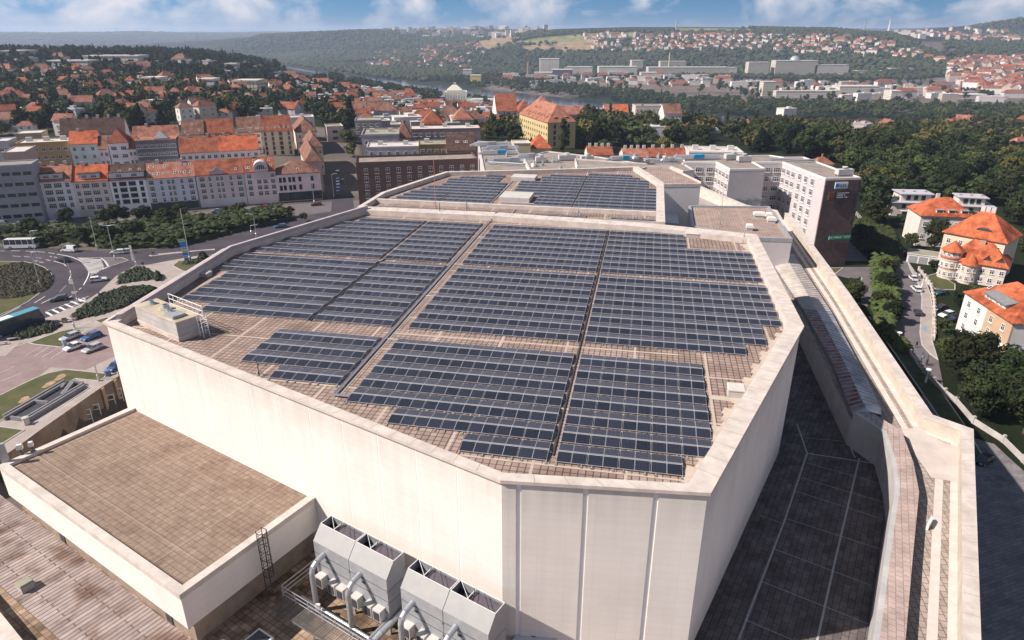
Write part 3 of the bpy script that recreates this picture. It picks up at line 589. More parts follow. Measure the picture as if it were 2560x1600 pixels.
block([(-35.0, -26.3, 8)] * 4 + [(-41.2, -26.4, 14), (-40.6, -26.5, 14), (-38.5, -26.5, 12), (-38.4, -26.6, 12), (-38.8, -28.6, 10), (-37.0, -28.6, 8), (-32.1, -28.5, 4)], 110.2, Pp, zz, 'rear hall left block')
block([(-23.9, -12.1, 12), (-18.7, -12.1, 6), (-18.7, -12.1, 6), (-18.7, -12.1, 6), (-23.9, -12.1, 12), (-23.9, -12.1, 12), (-23.9, -12.1, 12), (-24.2, -12.1, 12), (-24.2, -12.1, 12), (-20.4, -12.1, 8), (-20.9, -12.1, 8), (-19.4, -12.1, 8)], 110.6, Pp, zz, 'rear hall middle block')
block([(-11.8, 1.9, 14)] * 8 + [(-11.8, 0.2, 12)] * 3 + [(-11.8, -1.6, 10), (-11.8, -3.2, 8)], 110.6, Pp, zz, 'rear hall right block')
# cable trays
t = thing('cable_tray', 'long galvanised cable tray running diagonally between the solar blocks of the near roof', 'cable tray', uv(-23.2, 45, 36.2), HR)
mb = MB()
for x in (-0.10, 0.10): mb.box((x, 27.0, 0.14), (0.03, 56, 0.07))
mb.box((0, 27.0, 0.14), (0.18, 56, 0.02)); 
for k in range(28): mb.box((0, k * 2 + 0.2, 0), (0.10, 0.10, 0.14))
mb.box((0.6, -1.0, 0.18), (1.5, 0.2, 0.08)); mb.build('tray', M_metal, t)
mb = MB()
for k, y in enumerate((10.3, 22, 33.4, 46)): mb.box((0.8, y, 0.05), (1.3, 0.08, 0.06))
mb.build('branch_cable', M_alu, t)
mb = MB(); mb.tube((0, 55, 0.3), (0.4, 57.2, 0.9), 0.09); mb.tube((0.4, 57.2, 0.9), (0.4, 58.6, 0.9), 0.09); mb.build('conduit', M_metal, t)
for (u, v0, v1, lab, z) in ((-26.0 , 110.4, 135, 'dark cable tray beside the rear hall left block', zz),(-32.25,58,98,'thin dark cable run between the two left blocks', 36.2),(-21.0,103,109,'short cable tray crossing the strip between the roofs', zz)):
    mb = MB(); mb.box((0, (v1 - v0) / 2, 0.05), (0.14, v1 - v0, 0.07)); tag(mb.build('cable_tray', M_dark if u < -30 else M_metal, None, uv(u, v0, z), HR), lab, 'cable tray')
mb = MB(); mb.box((0, 9.7, 0.05), (0.1, 19, 0.06)); tag(mb.build('cable_run', M_dark, None, uv(-4.9, 39, 36.2), HR), 'thin cable run in the gap between the two nearest blocks', 'cable')
mb = MB(); mb.box((0, 20, 0.05), (0.1, 40, 0.06)); tag(mb.build('cable_run', M_dark, None, uv(-4.9, 58, 36.2), HR), 'thin cable run in the long gap right of the central blocks', 'cable')
# ------------------------------------------------------------------ lift housing with vents and railing on the near roof
vb = thing('vent_housing', 'long concrete ventilation housing with cowls and a white railing at the roof corner', 'vent housing')
c0 = at(448.8, 854.8, 36.2); d1 = at(300 + 315 / 6.72, 700 + 735 / 6.72, 36.2) - c0; d2 = at(300 + 1285 / 6.72, 700 + 890 / 6.72, 36.2) - c0
ax = math.atan2(d1.y, d1.x) + math.pi; vb.location = c0; vb.rotation_euler = (0, 0, ax); Lb, Db = d1.length, 2.2
mb = MB(); mb.box((-Lb / 2, Db / 2, 0), (Lb + 0.12, Db + 0.12, 0.45), mi=1); mb.box((-Lb / 2, Db / 2, 0.45), (Lb, Db, 1.45), mi=0); mb.box((-Lb / 2, Db / 2, 1.9), (Lb + 0.2, Db + 0.2, 0.1), mi=1, top=2)
mb.box((-Lb / 2, Db / 2, 1.15), (Lb + 0.02, Db + 0.02, 0.03), mi=3)
mb.build('housing', [M_conc, M_cream, mat('ochre stained slab', (0.44, 0.37, 0.27), var=0.25, scale=0.7), M_concd], vb)
for i, (x, y, r, h) in enumerate(((-Lb + 1.1, 1.2, 0.22, 0.35), (-Lb * 0.52, 1.3, 0.30, 0.45), (-Lb * 0.40, 1.1, 0.24, 0.35), (-Lb * 0.30, 1.0, 0.24, 0.3))):
    mb = MB(); mb.lathe((x, y, 2.0), [(r * 1.9, 0), (r * 1.9, 0.08), (r, 0.1), (r, h), (r * 1.15, h + 0.04), (r * 0.85, h + 0.04), (r * 0.85, h - 0.1)], 14); mb.build('vent_cowl', M_sheet, vb, smooth=False)
mb = MB(); mb.box((-1.5, 0.85, 2.0), (1.5, 1.3, 0.28)); mb.build('plinth', M_sheet, vb)
mb = MB(); y = Db + 0.3
xs = np.linspace(-Lb + 2.0, 0.5, 8)
for x in xs: mb.tube((x, y, 1.6), (x, y, 2.9), 0.035, 6)
for z in (1.9, 2.4, 2.9): mb.tube((xs[0], y, z), (xs[-1], y, z), 0.035, 6)
for x in (0.35, 1.0): mb.tube((x, y, 0), (x, y, 2.2), 0.04, 6); mb.tube((x, y - 0.6, 0), (x, y - 0.6, 2.0), 0.04, 6)
for z in (0.4, 0.8, 1.2, 1.6): mb.tube((0.35, y, z), (1.0, y, z), 0.03, 6); mb.tube((0.35, y - 0.6, z), (1.0, y, z + 0.3), 0.025, 6)
mb.build('railing', M_wframe, vb)
def hatch(px, py, z, d, label, m=None, name='roof_hatch', rz=HR):
    t = thing(name, label, 'roof hatch', at(px, py, z), rz); mb = MB(); mb.box((0, 0, 0), (d[0] * 0.92, d[1] * 0.92, d[2] * 0.75)); mb.build('curb', M_conc, t)
    mb = MB(); x, y, z0, z1 = d[0] / 2, d[1] / 2, d[2] * 0.75, d[2]; a = 0.88
    mb.prism([(-x, -y), (x, -y), (x, y), (-x, y)], z0, z0 + 0.08)
    q = [(-x, -y, z0 + .08), (x, -y, z0 + .08), (x, y, z0 + .08), (-x, y, z0 + .08)]; r_ = [(-x * a, -y * a, z1), (x * a, -y * a, z1), (x * a, y * a, z1), (-x * a, y * a, z1)]
    for i in range(4): mb.face([q[i], q[(i + 1) % 4], r_[(i + 1) % 4], r_[i]])
    mb.face(r_); mb.build('lid', m or M_flatw, t); return t
hatch(1838, 988, 36.2, (1.35, 1.2, 0.85), 'white cube-like roof hatch alone near the right parapet')
hatch(1730, 592, 36.2, (1.9, 1.3, 0.7), 'white roof hatch on the far right corner of the panelled roof')
hatch(512, 690, 36.2, (1.5, 1.1, 0.55), 'pale roof hatch beside the left parapet')
def mast(px, py, z, h, label, r=0.06, m=None, arms=True):
    t = thing('lightning_rod', label, 'mast', at(px, py, z)); mb = MB(); mb.tube((0, 0, 0), (0, 0, h), r, 6, r2=r * 0.5); mb.build('rod', m or M_sheet, t)
    mb = MB()
    for k in range(3):
        a = k * 2.09; mb.tube((math.cos(a) * 0.6, math.sin(a) * 0.6, 0.03), (0, 0, min(1.0, h / 3)), 0.03, 5)
    mb.build('tripod', M_sheet, t)
mast(1090, 532, 36.0, 9.0, 'tall thin red and white mast at the rear hall parapet', 0.07, mat('faded red mast paint', (0.45, 0.22, 0.19)))
mast(1798, 570, 22.5 + 8, 7.5, 'slender pale mast on the small square roof behind the hall')
mast(1858, 606, 36.2, 3.2, 'short tripod mast at the far right roof corner')
mast(648, 940, 36.2, 1.6, 'dark short weather mast near the front parapet', 0.05, M_dark)
mast(1100, 540, 36.2, 2.2, 'small dark vent pipe beside the rear parapet', 0.08, M_dark)
mast(1167, 528, 36.0, 3.2, 'thin steel ladder mast on the strip behind the hall', 0.06)
mast(1446, 541, 36.0, 3.2, 'thin steel ladder mast right of centre on the strip', 0.06)
# ------------------------------------------------------------------ annex, lower left
def wxy(px, py, z): return tuple(at(px, py, z))[:2]
AC = [wxy(352, 1010, 27.6), wxy(-2, 1167, 27.6), wxy(450, 1490, 27.6), wxy(803, 1235, 27.6)]
AC[1] = (AC[2][0] + (AC[1][0] - AC[2][0]) * 1.0, AC[2][1] + (AC[1][1] - AC[2][1]) * 1.0)
an = thing('annex', 'low white annex with a big brown gravel roof beside the tall wall', 'annex', (-33, 47, 22)); ap = an.location; A2 = rel(AC, ap)
if sum(A2[i][0] * A2[(i + 1) % 4][1] - A2[(i + 1) % 4][0] * A2[i][1] for i in range(4)) < 0: A2 = A2[::-1]
arot = math.atan2(AC[2][1] - AC[1][1], AC[2][0] - AC[1][0])
M_aroof = brickmat('brown mossy roof pavers', (0.225, 0.165, 0.125), (0.265, 0.20, 0.155), (0.15, 0.105, 0.08), 0.5, 0.5, ms=0.032, rot=arot, offset=0, stain=0.22, sscale=2.2, bump=0.25, line=(5.4, 6.6, 0.10, (0.36, 0.28, 0.22), 0.45), patch=((0.82, 0.78, 0.78), 0.3))
mb = MB(); mb.prism(A2, 2.55, 5.45); 
M_awall = wallmat('annex cladding', arot); 
mb.build('wall', [M_awall], an)
Ai = offset_poly(A2, [0.8] * 4); mb = MB(); mb.prism(Ai, 0, 2.55); mb.build('recessed_base', mat('brown ribbed concrete', (0.27, 0.21, 0.165), var=0.22, scale=0.8), an)
mb = MB(); an_in = offset_poly(A2, [0.55] * 4); mb.face([(*p, 5.46) for p in an_in]); mb.build('roof', M_aroof, an)
mb = MB(); ring(mb, offset_poly(A2, [-0.06] * 4), offset_poly(A2, [0.6] * 4), 5.3, 5.75, 0, 5.4); mb.build('parapet', M_cream, an)
# windows and doors in the recess facing the plank terrace
a, b = Vector(AC[1]) - Vector(ap[:2]), Vector(AC[2]) - Vector(ap[:2]); d = (b - a); La = d.length; d.normalize(); n = Vector((d.y, -d.x))
for f0, f1, z0, z1, nm in ((0.07, 0.105, 0.9, 2.2, 'window'), (0.115, 0.15, 0.9, 2.2, 'window'), (0.16, 0.2, 0.9, 2.2, 'window'), (0.24, 0.27, 0, 2.3, 'door'), (0.42, 0.46, 0.9, 2.2, 'window'), (0.47, 0.51, 0.9, 2.2, 'window'), (0.52, 0.56, 0.9, 2.2, 'window'), (0.60, 0.62, 1.2, 1.8, 'vent'), (0.76, 0.78, 1.2, 1.7, 'vent'), (0.83, 0.86, 0, 2.3, 'door'), (0.92, 0.945, 1.0, 1.6, 'vent')):
    p0 = a + d * La * f0 - n * 0.8 * 1; p1 = a + d * La * f1 - n * 0.8; mb = MB(); q = [p0 - n * 0.02, p1 - n * 0.02, p1 + n * 0.06, p0 + n * 0.06]; mb.prism([tuple(x) for x in q], z0, z1)
    mb.build(nm, M_dark if nm != 'window' else mat('milky annex glass', (0.42, 0.38, 0.35), rough=0.3, var=0.1), an)
# caged ladder
lp = at(*ZA(1870, 1205), 22.0); e = (Vector(AC[3]) - Vector(AC[2])).normalized(); nn = Vector((e.y, -e.x)); foot = Vector(AC[2]) + e * ((Vector(lp[:2]) - Vector(AC[2])).dot(e)) + nn * 0.35
ld = thing('cage_ladder', 'dark caged ladder fixed to the right side of the annex', 'ladder', (foot.x, foot.y, 22.0), math.atan2(e.y, e.x)); mb = MB()
for x in (-0.25, 0.25): mb.tube((x, 0, 0), (x, 0, 6.8), 0.035, 6)
for k in range(22): mb.tube((-0.25, 0, 0.3 * k + 0.2), (0.25, 0, 0.3 * k + 0.2), 0.02, 5)
mb.build('ladder', M_dark, ld); mb = MB()
hoop = [(math.cos(t) * 0.38, -0.05 - 0.38 - math.sin(t) * 0.38 + 0.0, 0) for t in np.linspace(0, math.pi, 9)]; hoop = [(0.30, 0, 0)] + [(0.36 * math.cos(t), -0.35 - 0.38 * math.sin(t), 0) for t in np.linspace(0, math.pi, 8)] + [(-0.30, 0, 0)]
for z in (2.6, 3.4, 4.2, 5.0, 5.8, 6.7): mb.path([(x, y, z) for x, y, _ in hoop], 0.03, 5)
for q in (1, 3, 4, 5, 6, 8): mb.tube((hoop[q][0], hoop[q][1], 2.6), (hoop[q][0], hoop[q][1], 6.7), 0.022, 5)
mb.build('cage', M_dark, ld)
# terraces around the annex
M_plank = brickmat('weathered plank-like pavers', (0.27, 0.215, 0.20), (0.37, 0.305, 0.285), (0.09, 0.065, 0.058), 4.6, 0.42, ms=0.045, rot=arot + R(90) + 0.0, stain=0.22, sscale=0.8, bump=0.5, patch=((0.5, 0.4, 0.34), 0.45))
M_tpav = brickmat('dark mossy terrace pavers', (0.20, 0.135, 0.095), (0.40, 0.29, 0.20), (0.13, 0.09, 0.07), 0.5, 0.5, ms=0.03, rot=arot, offset=0, stain=0.35, sscale=0.9, bump=0.4, patch=((0.4, 0.38, 0.36), 0.35))
pod = thing('podium_terrace', 'paved podium terrace wrapping the annex at the lower edge, plank rows and square slabs', 'terrace', (-25, 35, 0)); pp_ = pod.location
P1 = [wxy(*ZA(-160, 400), 22), AC[0], tuple(uv(-50, 53))[:2], tuple(uv(-7.6, 35.2))[:2], tuple(uv(5, 36.2))[:2], wxy(1760, 1700, 22), wxy(-900, 2400, 22)]
P1 = [tuple(Vector(AC[1]) + Vector((-1.2, 0.6))), tuple(Vector(AC[0]) + Vector((-0.6, 0.8))), tuple(uv(-45, 49.9))[:2], tuple(uv(-7.4, 34.9))[:2], tuple(uv(5.1, 36.1))[:2], (9.0, 20), (-10, 5), (-75, 5), (-75, 30)]
mb = MB(); mb.prism(rel(P1, pp_), -5, 21.95, 0, 1); mb.build('slab', [M_concd, M_tpav], pod)
mb = MB()
da = (Vector(AC[2]) - Vector(AC[1])).normalized(); na = Vector((da.y, -da.x)); a0 = Vector(AC[1]) - da * 12; b0 = Vector(AC[2]) + da * 2.5
mb.face([(*(a0 - na * 0.7 - Vector(pp_[:2])), 21.97), (*(b0 - na * 0.7 - Vector(pp_[:2])), 21.97), (*(b0 + na * 4.6 - Vector(pp_[:2])), 21.97), (*(a0 + na * 4.6 - Vector(pp_[:2])), 21.97)]); mb.build('plank_paving', M_plank, pod)
# edge wall at the bottom left
bl = [at(*ZA(-60, 1240), 23.0), at(*ZA(230, 1600), 23.0)]; dd = (bl[1] - bl[0]); dd.normalize(); nb = Vector((dd.y, -dd.x, 0))
mb = MB(); q = [bl[0] - dd * 10, bl[1] + dd * 12, bl[1] + dd * 12 + nb * 1.0, bl[0] - dd * 10 + nb * 1.0]; mb.prism([tuple(x)[:2] for x in q], 21.9, 23.0); tag(mb.build('parapet_wall', M_cream), 'pale parapet wall crossing the very bottom left corner', 'wall')
hatch(*ZA(185, 1150), 21.97, (1.0, 1.0, 0.75), 'small grey lidded box on the plank terrace', M_gren, 'roof_box', arot)
# ------------------------------------------------------------------ right-hand terrace: sunken roof, ledge, metal roof, long parapet
def P2(pts, z): return [tuple(at(*p, z))[:2] for p in pts]
def off_line(L, d):
    L = [Vector(p) for p in L]; res = []
    for i, p in enumerate(L):
        t1 = (L[i] - L[i - 1]).normalized() if i else (L[1] - L[0]).normalized(); t2 = (L[i + 1] - L[i]).normalized() if i < len(L) - 1 else t1
        n1 = Vector((-t1.y, t1.x)); n2 = Vector((-t2.y, t2.x)); b = (n1 + n2); b = b / max(0.3, b.dot(n1)) if b.length > 0 else n1; res.append(p + b * d)
    return [tuple(p) for p in res]
def band(mb, A_, B2, z, mi=0):
    for i in range(len(A_) - 1):
        q = [A_[i], A_[i + 1], B2[i + 1], B2[i]]
        ar = sum(q[k][0] * q[(k + 1) % 4][1] - q[(k + 1) % 4][0] * q[k][1] for k in range(4))
        mb.face([(*p, z) for p in (q if ar > 0 else q[::-1])], mi)
def wallband(mb, A_, B2, z0, z1, mi=0, top=None):
    for i in range(len(A_) - 1): mb.prism([A_[i], A_[i + 1], B2[i + 1], B2[i]], z0, z1, mi, top)
PO = P2([(1973, 533), (2123, 734), (2330, 1038), (2432, 1074), (2450, 1600)], 27)
PO = PO + [(PO[-1][0] + (PO[-1][0] - PO[-2][0]) * 1.0, PO[-1][1] + (PO[-1][1] - PO[-2][1]) * 1.0)]
# toward the hall is the +left/-right side of the line: find sign
sgn = 1 if (Vector(off_line(PO, 1)[1]) - Vector((20, 70))).length < (Vector(PO[1]) - Vector((20, 70))).length else -1
def L_(d): return off_line(PO, sgn * d)
terr_r = thing('side_terrace', 'long roof terrace with pale strips and a tall outer parapet wall, right of the hall', 'terrace', (42, 70, 22)); tp = terr_r.location
def lw(L): return [(p[0] - tp.x, p[1] - tp.y) for p in L]
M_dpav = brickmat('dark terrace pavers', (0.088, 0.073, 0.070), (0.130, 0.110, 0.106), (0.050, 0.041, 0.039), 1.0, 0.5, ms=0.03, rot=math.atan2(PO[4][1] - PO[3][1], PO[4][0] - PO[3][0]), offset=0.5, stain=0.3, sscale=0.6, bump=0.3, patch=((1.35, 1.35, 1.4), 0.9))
LT = P2([(2003, 777), (2134, 1030), (2207, 1078), (2229, 1146), (2239, 1214), (2214, 1381), (2189, 1560)], 26.5)
LT = [tuple(at(1985 - 55, 640, 26.5))[:2]] + LT + [(LT[-1][0] - 7.4, LT[-1][1] - 12)]
mb = MB(); fl = [tuple(uv(15, 97)), tuple(uv(15.2, 64.6)), tuple(uv(5.0, 36.5)), (4, 20)] + [LT[-1]] + LT[-2::-1]
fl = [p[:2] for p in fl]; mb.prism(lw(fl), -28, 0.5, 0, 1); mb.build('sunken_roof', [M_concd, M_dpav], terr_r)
# pale seams
mb = MB()
def seam(a, b, w=0.14, z=0.515):
    a, b = Vector(at(*a, 22.515)) - tp, Vector(at(*b, 22.515)) - tp; d = (b - a).normalized(); n = Vector((-d.y, d.x, 0)) * w / 2; q = [a - n, b - n, b + n, a + n]; mb.face([(p.x, p.y, z) for p in (q if True else q)])
for a, b in [((820, 0), (890, 205)), ((890, 205), (735, 670)), ((735, 670), (410, 1512)), ((1120, 0), (1225, 235)), ((1255, 240), (1085, 960)), ((1085, 960), (950, 1560)), ((890, 205), (1390, 280))]: seam(ZS(*a), ZS(*b), 0.16)
for a, b in [((880, 270), (1450, 430)), ((845, 375), (1450, 555)), ((810, 470), (1420, 665)), ((740, 660), (1390, 870)), ((560, 640), (715, 695)), ((660, 875), (1340, 1130)), ((580, 1105), (1320, 1400)), ((470, 1375), (900, 1560)), ((870, 95), (1340, 140))]: seam(ZS(*a), ZS(*b), 0.055)
for f, g in ((0, 0),): pass
mb.build('pale_seam', mat('pale seam mortar', (0.36, 0.345, 0.34), var=0.15, scale=3), terr_r)
# upper slab (planks) between ledge and parapet
mb = MB(); up = [*lw(L_(0.4))]; lt = lw(off_line(LT, 0)); 
poly = lw(L_(0.5)) + [p for p in reversed(lw([LT[0], *LT[1:]]))]
mb.prism(poly, -28, 3.45, 0, 1); mb.build('deck', [M_conc, brickmat('brown deck pavers', (0.30, 0.24, 0.205), (0.38, 0.31, 0.265), (0.17, 0.13, 0.11), 0.6, 0.5, ms=0.04, rot=math.atan2(PO[2][1] - PO[1][1], PO[2][0] - PO[1][0]), stain=0.25, sscale=0.6, bump=0.3)], terr_r)
mb = MB(); wallband(mb, lw(L_(0.0)), lw(L_(0.25)), -28, 5.0); wallband(mb, lw(L_(0.25)), lw(L_(0.9)), 3.2, 5.0)
wallband(mb, lw(L_(-0.06)), lw(L_(0.96)), 4.9, 5.06, 1)
for i in range(len(PO) - 1):
    A_, B2 = Vector(lw(L_(-0.07))[i]), Vector(lw(L_(-0.07))[i + 1]); C_, D_ = Vector(lw(L_(0.97))[i]), Vector(lw(L_(0.97))[i + 1]); m = int((B2 - A_).length / 2.0)
    for j in range(1, m):
        p, q = A_.lerp(B2, j / m), C_.lerp(D_, j / m); t = (B2 - A_).normalized() * 0.02; mb.face([(*(p - t), 5.065), (*(p + t), 5.065), (*(q + t), 5.065), (*(q - t), 5.065)], 2)
mb.build('outer_parapet', [mat('streaked parapet concrete', (0.47, 0.41, 0.35), var=0.14, scale=0.5, bump=0.15), M_cream, M_concd], terr_r)
mb = MB(); band(mb, lw(L_(0.91)), lw(L_(1.5)), 3.47); band(mb, lw(L_(2.05)), lw(L_(2.7)), 3.47); mb.build('pale_strip', mat('pale concrete strip', (0.56, 0.49, 0.44), var=0.1, scale=1), terr_r)
mb = MB(); q = [(1545, 30), (1690, 30), (1735, 80), (1955, 168), (1955, 410), (1760, 375), (1650, 220)]; mb.face([(p.x - tp.x, p.y - tp.y, 3.49) for p in [at(*ZS(*k), 25.49) for k in q]][::-1]); mb.build('smooth_apron', mat('pale smooth concrete', (0.50, 0.43, 0.39), var=0.1, scale=0.6), terr_r)
# ledge wall with its dark slot
LTo = off_line(LT, 0); s2 = -1 if (Vector(off_line(LT, 1)[3]) - Vector((60, 60))).length > (Vector(LT[3]) - Vector((60, 60))).length else 1
Lin = lambda d: lw(off_line(LT, s2 * d))
mb = MB(); wallband(mb, Lin(-0.02)[2:], Lin(0.35)[2:], 0.4, 4.5); wallband(mb, Lin(0.35)[2:], Lin(1.8)[2:], 3.2, 4.5, 0, 1); mb.build('ledge', [mat('grey ledge concrete', (0.40, 0.385, 0.375), var=0.15, scale=0.5), brickmat('pinkish ledge pavers', (0.36, 0.275, 0.245), (0.43, 0.33, 0.295), (0.25, 0.19, 0.17), 0.55, 0.5, ms=0.03, rot=1.1, stain=0.25, sscale=0.5, bump=0.2)], terr_r)
# long sheet metal roof
mroof = thing('metal_roof', 'narrow ribbed sheet metal roof, rusty brown and silver, running along the terrace', 'metal roof', tuple(at(2100, 900, 24)))
mp_ = mroof.location; RL = [ZR(600, 290), ZR(860, 680), ZR(1070, 1060), ZR(1200, 1400), ZR(1262, 1440)]; RM = [ZR(730, 295), ZR(960, 690), ZR(1150, 1050), ZR(1300, 1370), ZR(1340, 1400)]; RE = [ZR(800, 300), ZR(1060, 700), ZR(1290, 1130), ZR(1408, 1380), ZR(1410, 1420)]
def up3(L, z): return [at(*p, z) - mp_ for p in L]
a3, b3, c3 = up3(RL, 26.0), up3(RM, 26.7), up3(RE, 26.2)
def ribbed(mb, A_, B2, mi, rib=0.9):
    for i in range(len(A_) - 1):
        q = [A_[i], A_[i + 1], B2[i + 1], B2[i]]; nz = (q[1] - q[0]).cross(q[3] - q[0]).z; mb.face(q if nz > 0 else q[::-1], mi[i] if isinstance(mi, list) else mi)
        L = (A_[i + 1] - A_[i]).length; m = int(L / rib)
        for j in range(m):
            f = j / m; p, r = A_[i].lerp(A_[i + 1], f), B2[i].lerp(B2[i + 1], f); d = (A_[i + 1] - A_[i]).normalized() * 0.05; u = Vector((0, 0, 0.08))
            mb.face([p - d, r - d, r - d + u, p - d + u], 3); mb.face([p - d + u, r - d + u, r + d + u, p + d + u], 3); mb.face([p + d + u, r + d + u, r + d, p + d], 3)
M_rust = mat('rusty painted sheet', (0.14, 0.030, 0.022), rough=0.6, scale=0.8, col2=(0.34, 0.27, 0.27), metal=0.1)
M_silv = mat('silver painted sheet', (0.22, 0.225, 0.25), rough=0.5, scale=0.7, col2=(0.58, 0.59, 0.62), metal=0.4)
M_oldw = mat('faded cream sheet', (0.33, 0.27, 0.22), rough=0.7, scale=0.6, col2=(0.56, 0.50, 0.45))
mb = MB(); ribbed(mb, a3, b3, [2, 0, 0, 1, 1]); ribbed(mb, b3, c3, [2, 1, 1, 1, 1]); mb.build('sheet_roof', [M_rust, M_silv, M_oldw, M_sheet], mroof)
mb = MB()
for A_ in (a3, c3):
    for i in range(len(A_) - 1):
        p, q = A_[i], A_[i + 1]; mb.face([p, q, Vector((q.x, q.y, 22.4 - mp_.z)), Vector((p.x, p.y, 22.4 - mp_.z))]); mb.face([Vector((p.x, p.y, 22.4 - mp_.z)), Vector((q.x, q.y, 22.4 - mp_.z)), q, p])
mb.build('fascia', mat('grey fascia slabs', (0.36, 0.35, 0.35), var=0.12, scale=1.5), mroof)
# ------------------------------------------------------------------ square block behind the hall corner, small roofs
M_oroof = brickmat('pinkish roof pavers', (0.30, 0.22, 0.19), (0.35, 0.265, 0.23), (0.19, 0.14, 0.12), 0.5, 0.5, ms=0.04, rot=HR, offset=0, stain=0.2, sscale=0.5, bump=0.3, line=(6, 6, 0.12, (0.48, 0.39, 0.33), 0.5))
def flat_building(name, label, cat, pts, z, zb, wall, roof, par=0.5, pw=0.4, parm=None, group=None, rin=0.35):
    P = P2(pts, z); cx = sum(p[0] for p in P) / len(P); cy = sum(p[1] for p in P) / len(P); t = thing(name, label, cat, (cx, cy, zb), 0, group); Q = [(p[0] - cx, p[1] - cy) for p in P]
    A = sum(Q[i][0] * Q[(i + 1) % len(Q)][1] - Q[(i + 1) % len(Q)][0] * Q[i][1] for i in range(len(Q)))
    if A < 0: Q = Q[::-1]
    hgt = z - zb; mb = MB(); mb.prism(offset_poly(Q, [0.05] * len(Q)), 0, hgt - rin); mb.build('wall', wall, t)
    I = offset_poly(Q, [pw] * len(Q)); mb = MB(); mb.face([(*p, hgt - rin + 0.01) for p in I]); mb.build('roof', roof, t)
    mb = MB(); ring(mb, Q, I, hgt - rin - 0.3, hgt, 0, hgt - rin); mb.build('parapet', parm or M_cream, t); t['_h'] = hgt; del t['_h']; return t, Q, hgt
M_mauv = mat('mauve rendered wall', (0.50, 0.455, 0.455), var=0.06, scale=0.4)
flat_building('square_block', 'low square block with a pinkish paved roof just behind the hall corner', 'block', [ZG(610, 655), ZG(1375, 662), ZG(1595, 970), ZG(1270, 960), ZG(640, 850)], 31.0, -5, M_mauv, M_oroof, pw=0.5, parm=M_sheet)
flat_building('side_wing', 'small flat wing with a wide pale wall beside the rear hall', 'wing', [ZG(200, 290), ZG(440, 292), ZG(730, 430), ZG(728, 450), ZG(362, 455), ZG(130, 310)], 33.5, -5, M_white, M_oroof, pw=0.35)
t, Q, hgt = flat_building('connecting_terrace', 'pale concrete terrace level between the rear hall and the office block', 'terrace', [ZG(375, 560), ZG(720, 470), ZG(1160, 650), ZG(1450, 700), ZG(1620, 1000), ZG(1300, 960), ZG(600, 850), ZG(370, 860)], 24.0, -5, M_conc, M_pave, pw=0.4)
mb = MB(); q = P2([ZG(370, 690), ZG(505, 700), ZG(520, 830), ZG(372, 815)], 27.0); mb.prism(q, 23.9, 27.0); tag(mb.build('stair_frame', M_white), 'white concrete stair enclosure tucked beside the rear hall wall', 'enclosure')
pf = P2([ZG(725, 470), ZG(1160, 655), ZG(1150, 668), ZG(715, 490)], 26.0); mb = MB(); mb.prism(pf, 20, 26.0); tag(mb.build('parapet_wall', M_cream), 'cream parapet wall in front of the lettered office block', 'wall')
for (x, y, w, lab) in ((1275, 752, 2.2, 'white roof vent box at the back of the square block'), (1390, 800, 1.6, 'grey rooftop ventilator on the square block, right'), (1182, 870, 1.3, 'white capped vent nearest the hall on the square block'), (1365, 760, 1.3, 'small rooftop duct unit beside the white vent box')):
    t = thing('roof_vent', lab, 'roof vent', at(*ZG(x, y + 20), 30.66), HR); mb = MB(); mb.box((0, 0, 0), (w * 0.8, 1.0, 0.5)); mb.build('base', M_conc, t); mb = MB(); mb.box((0, 0, 0.5), (w, 1.2, 0.45)); mb.box((0, 0, 0.95), (w * 0.8, 1.0, 0.15)); mb.build('cap', M_white if w > 1.5 or w == 1.3 else M_metal, t)
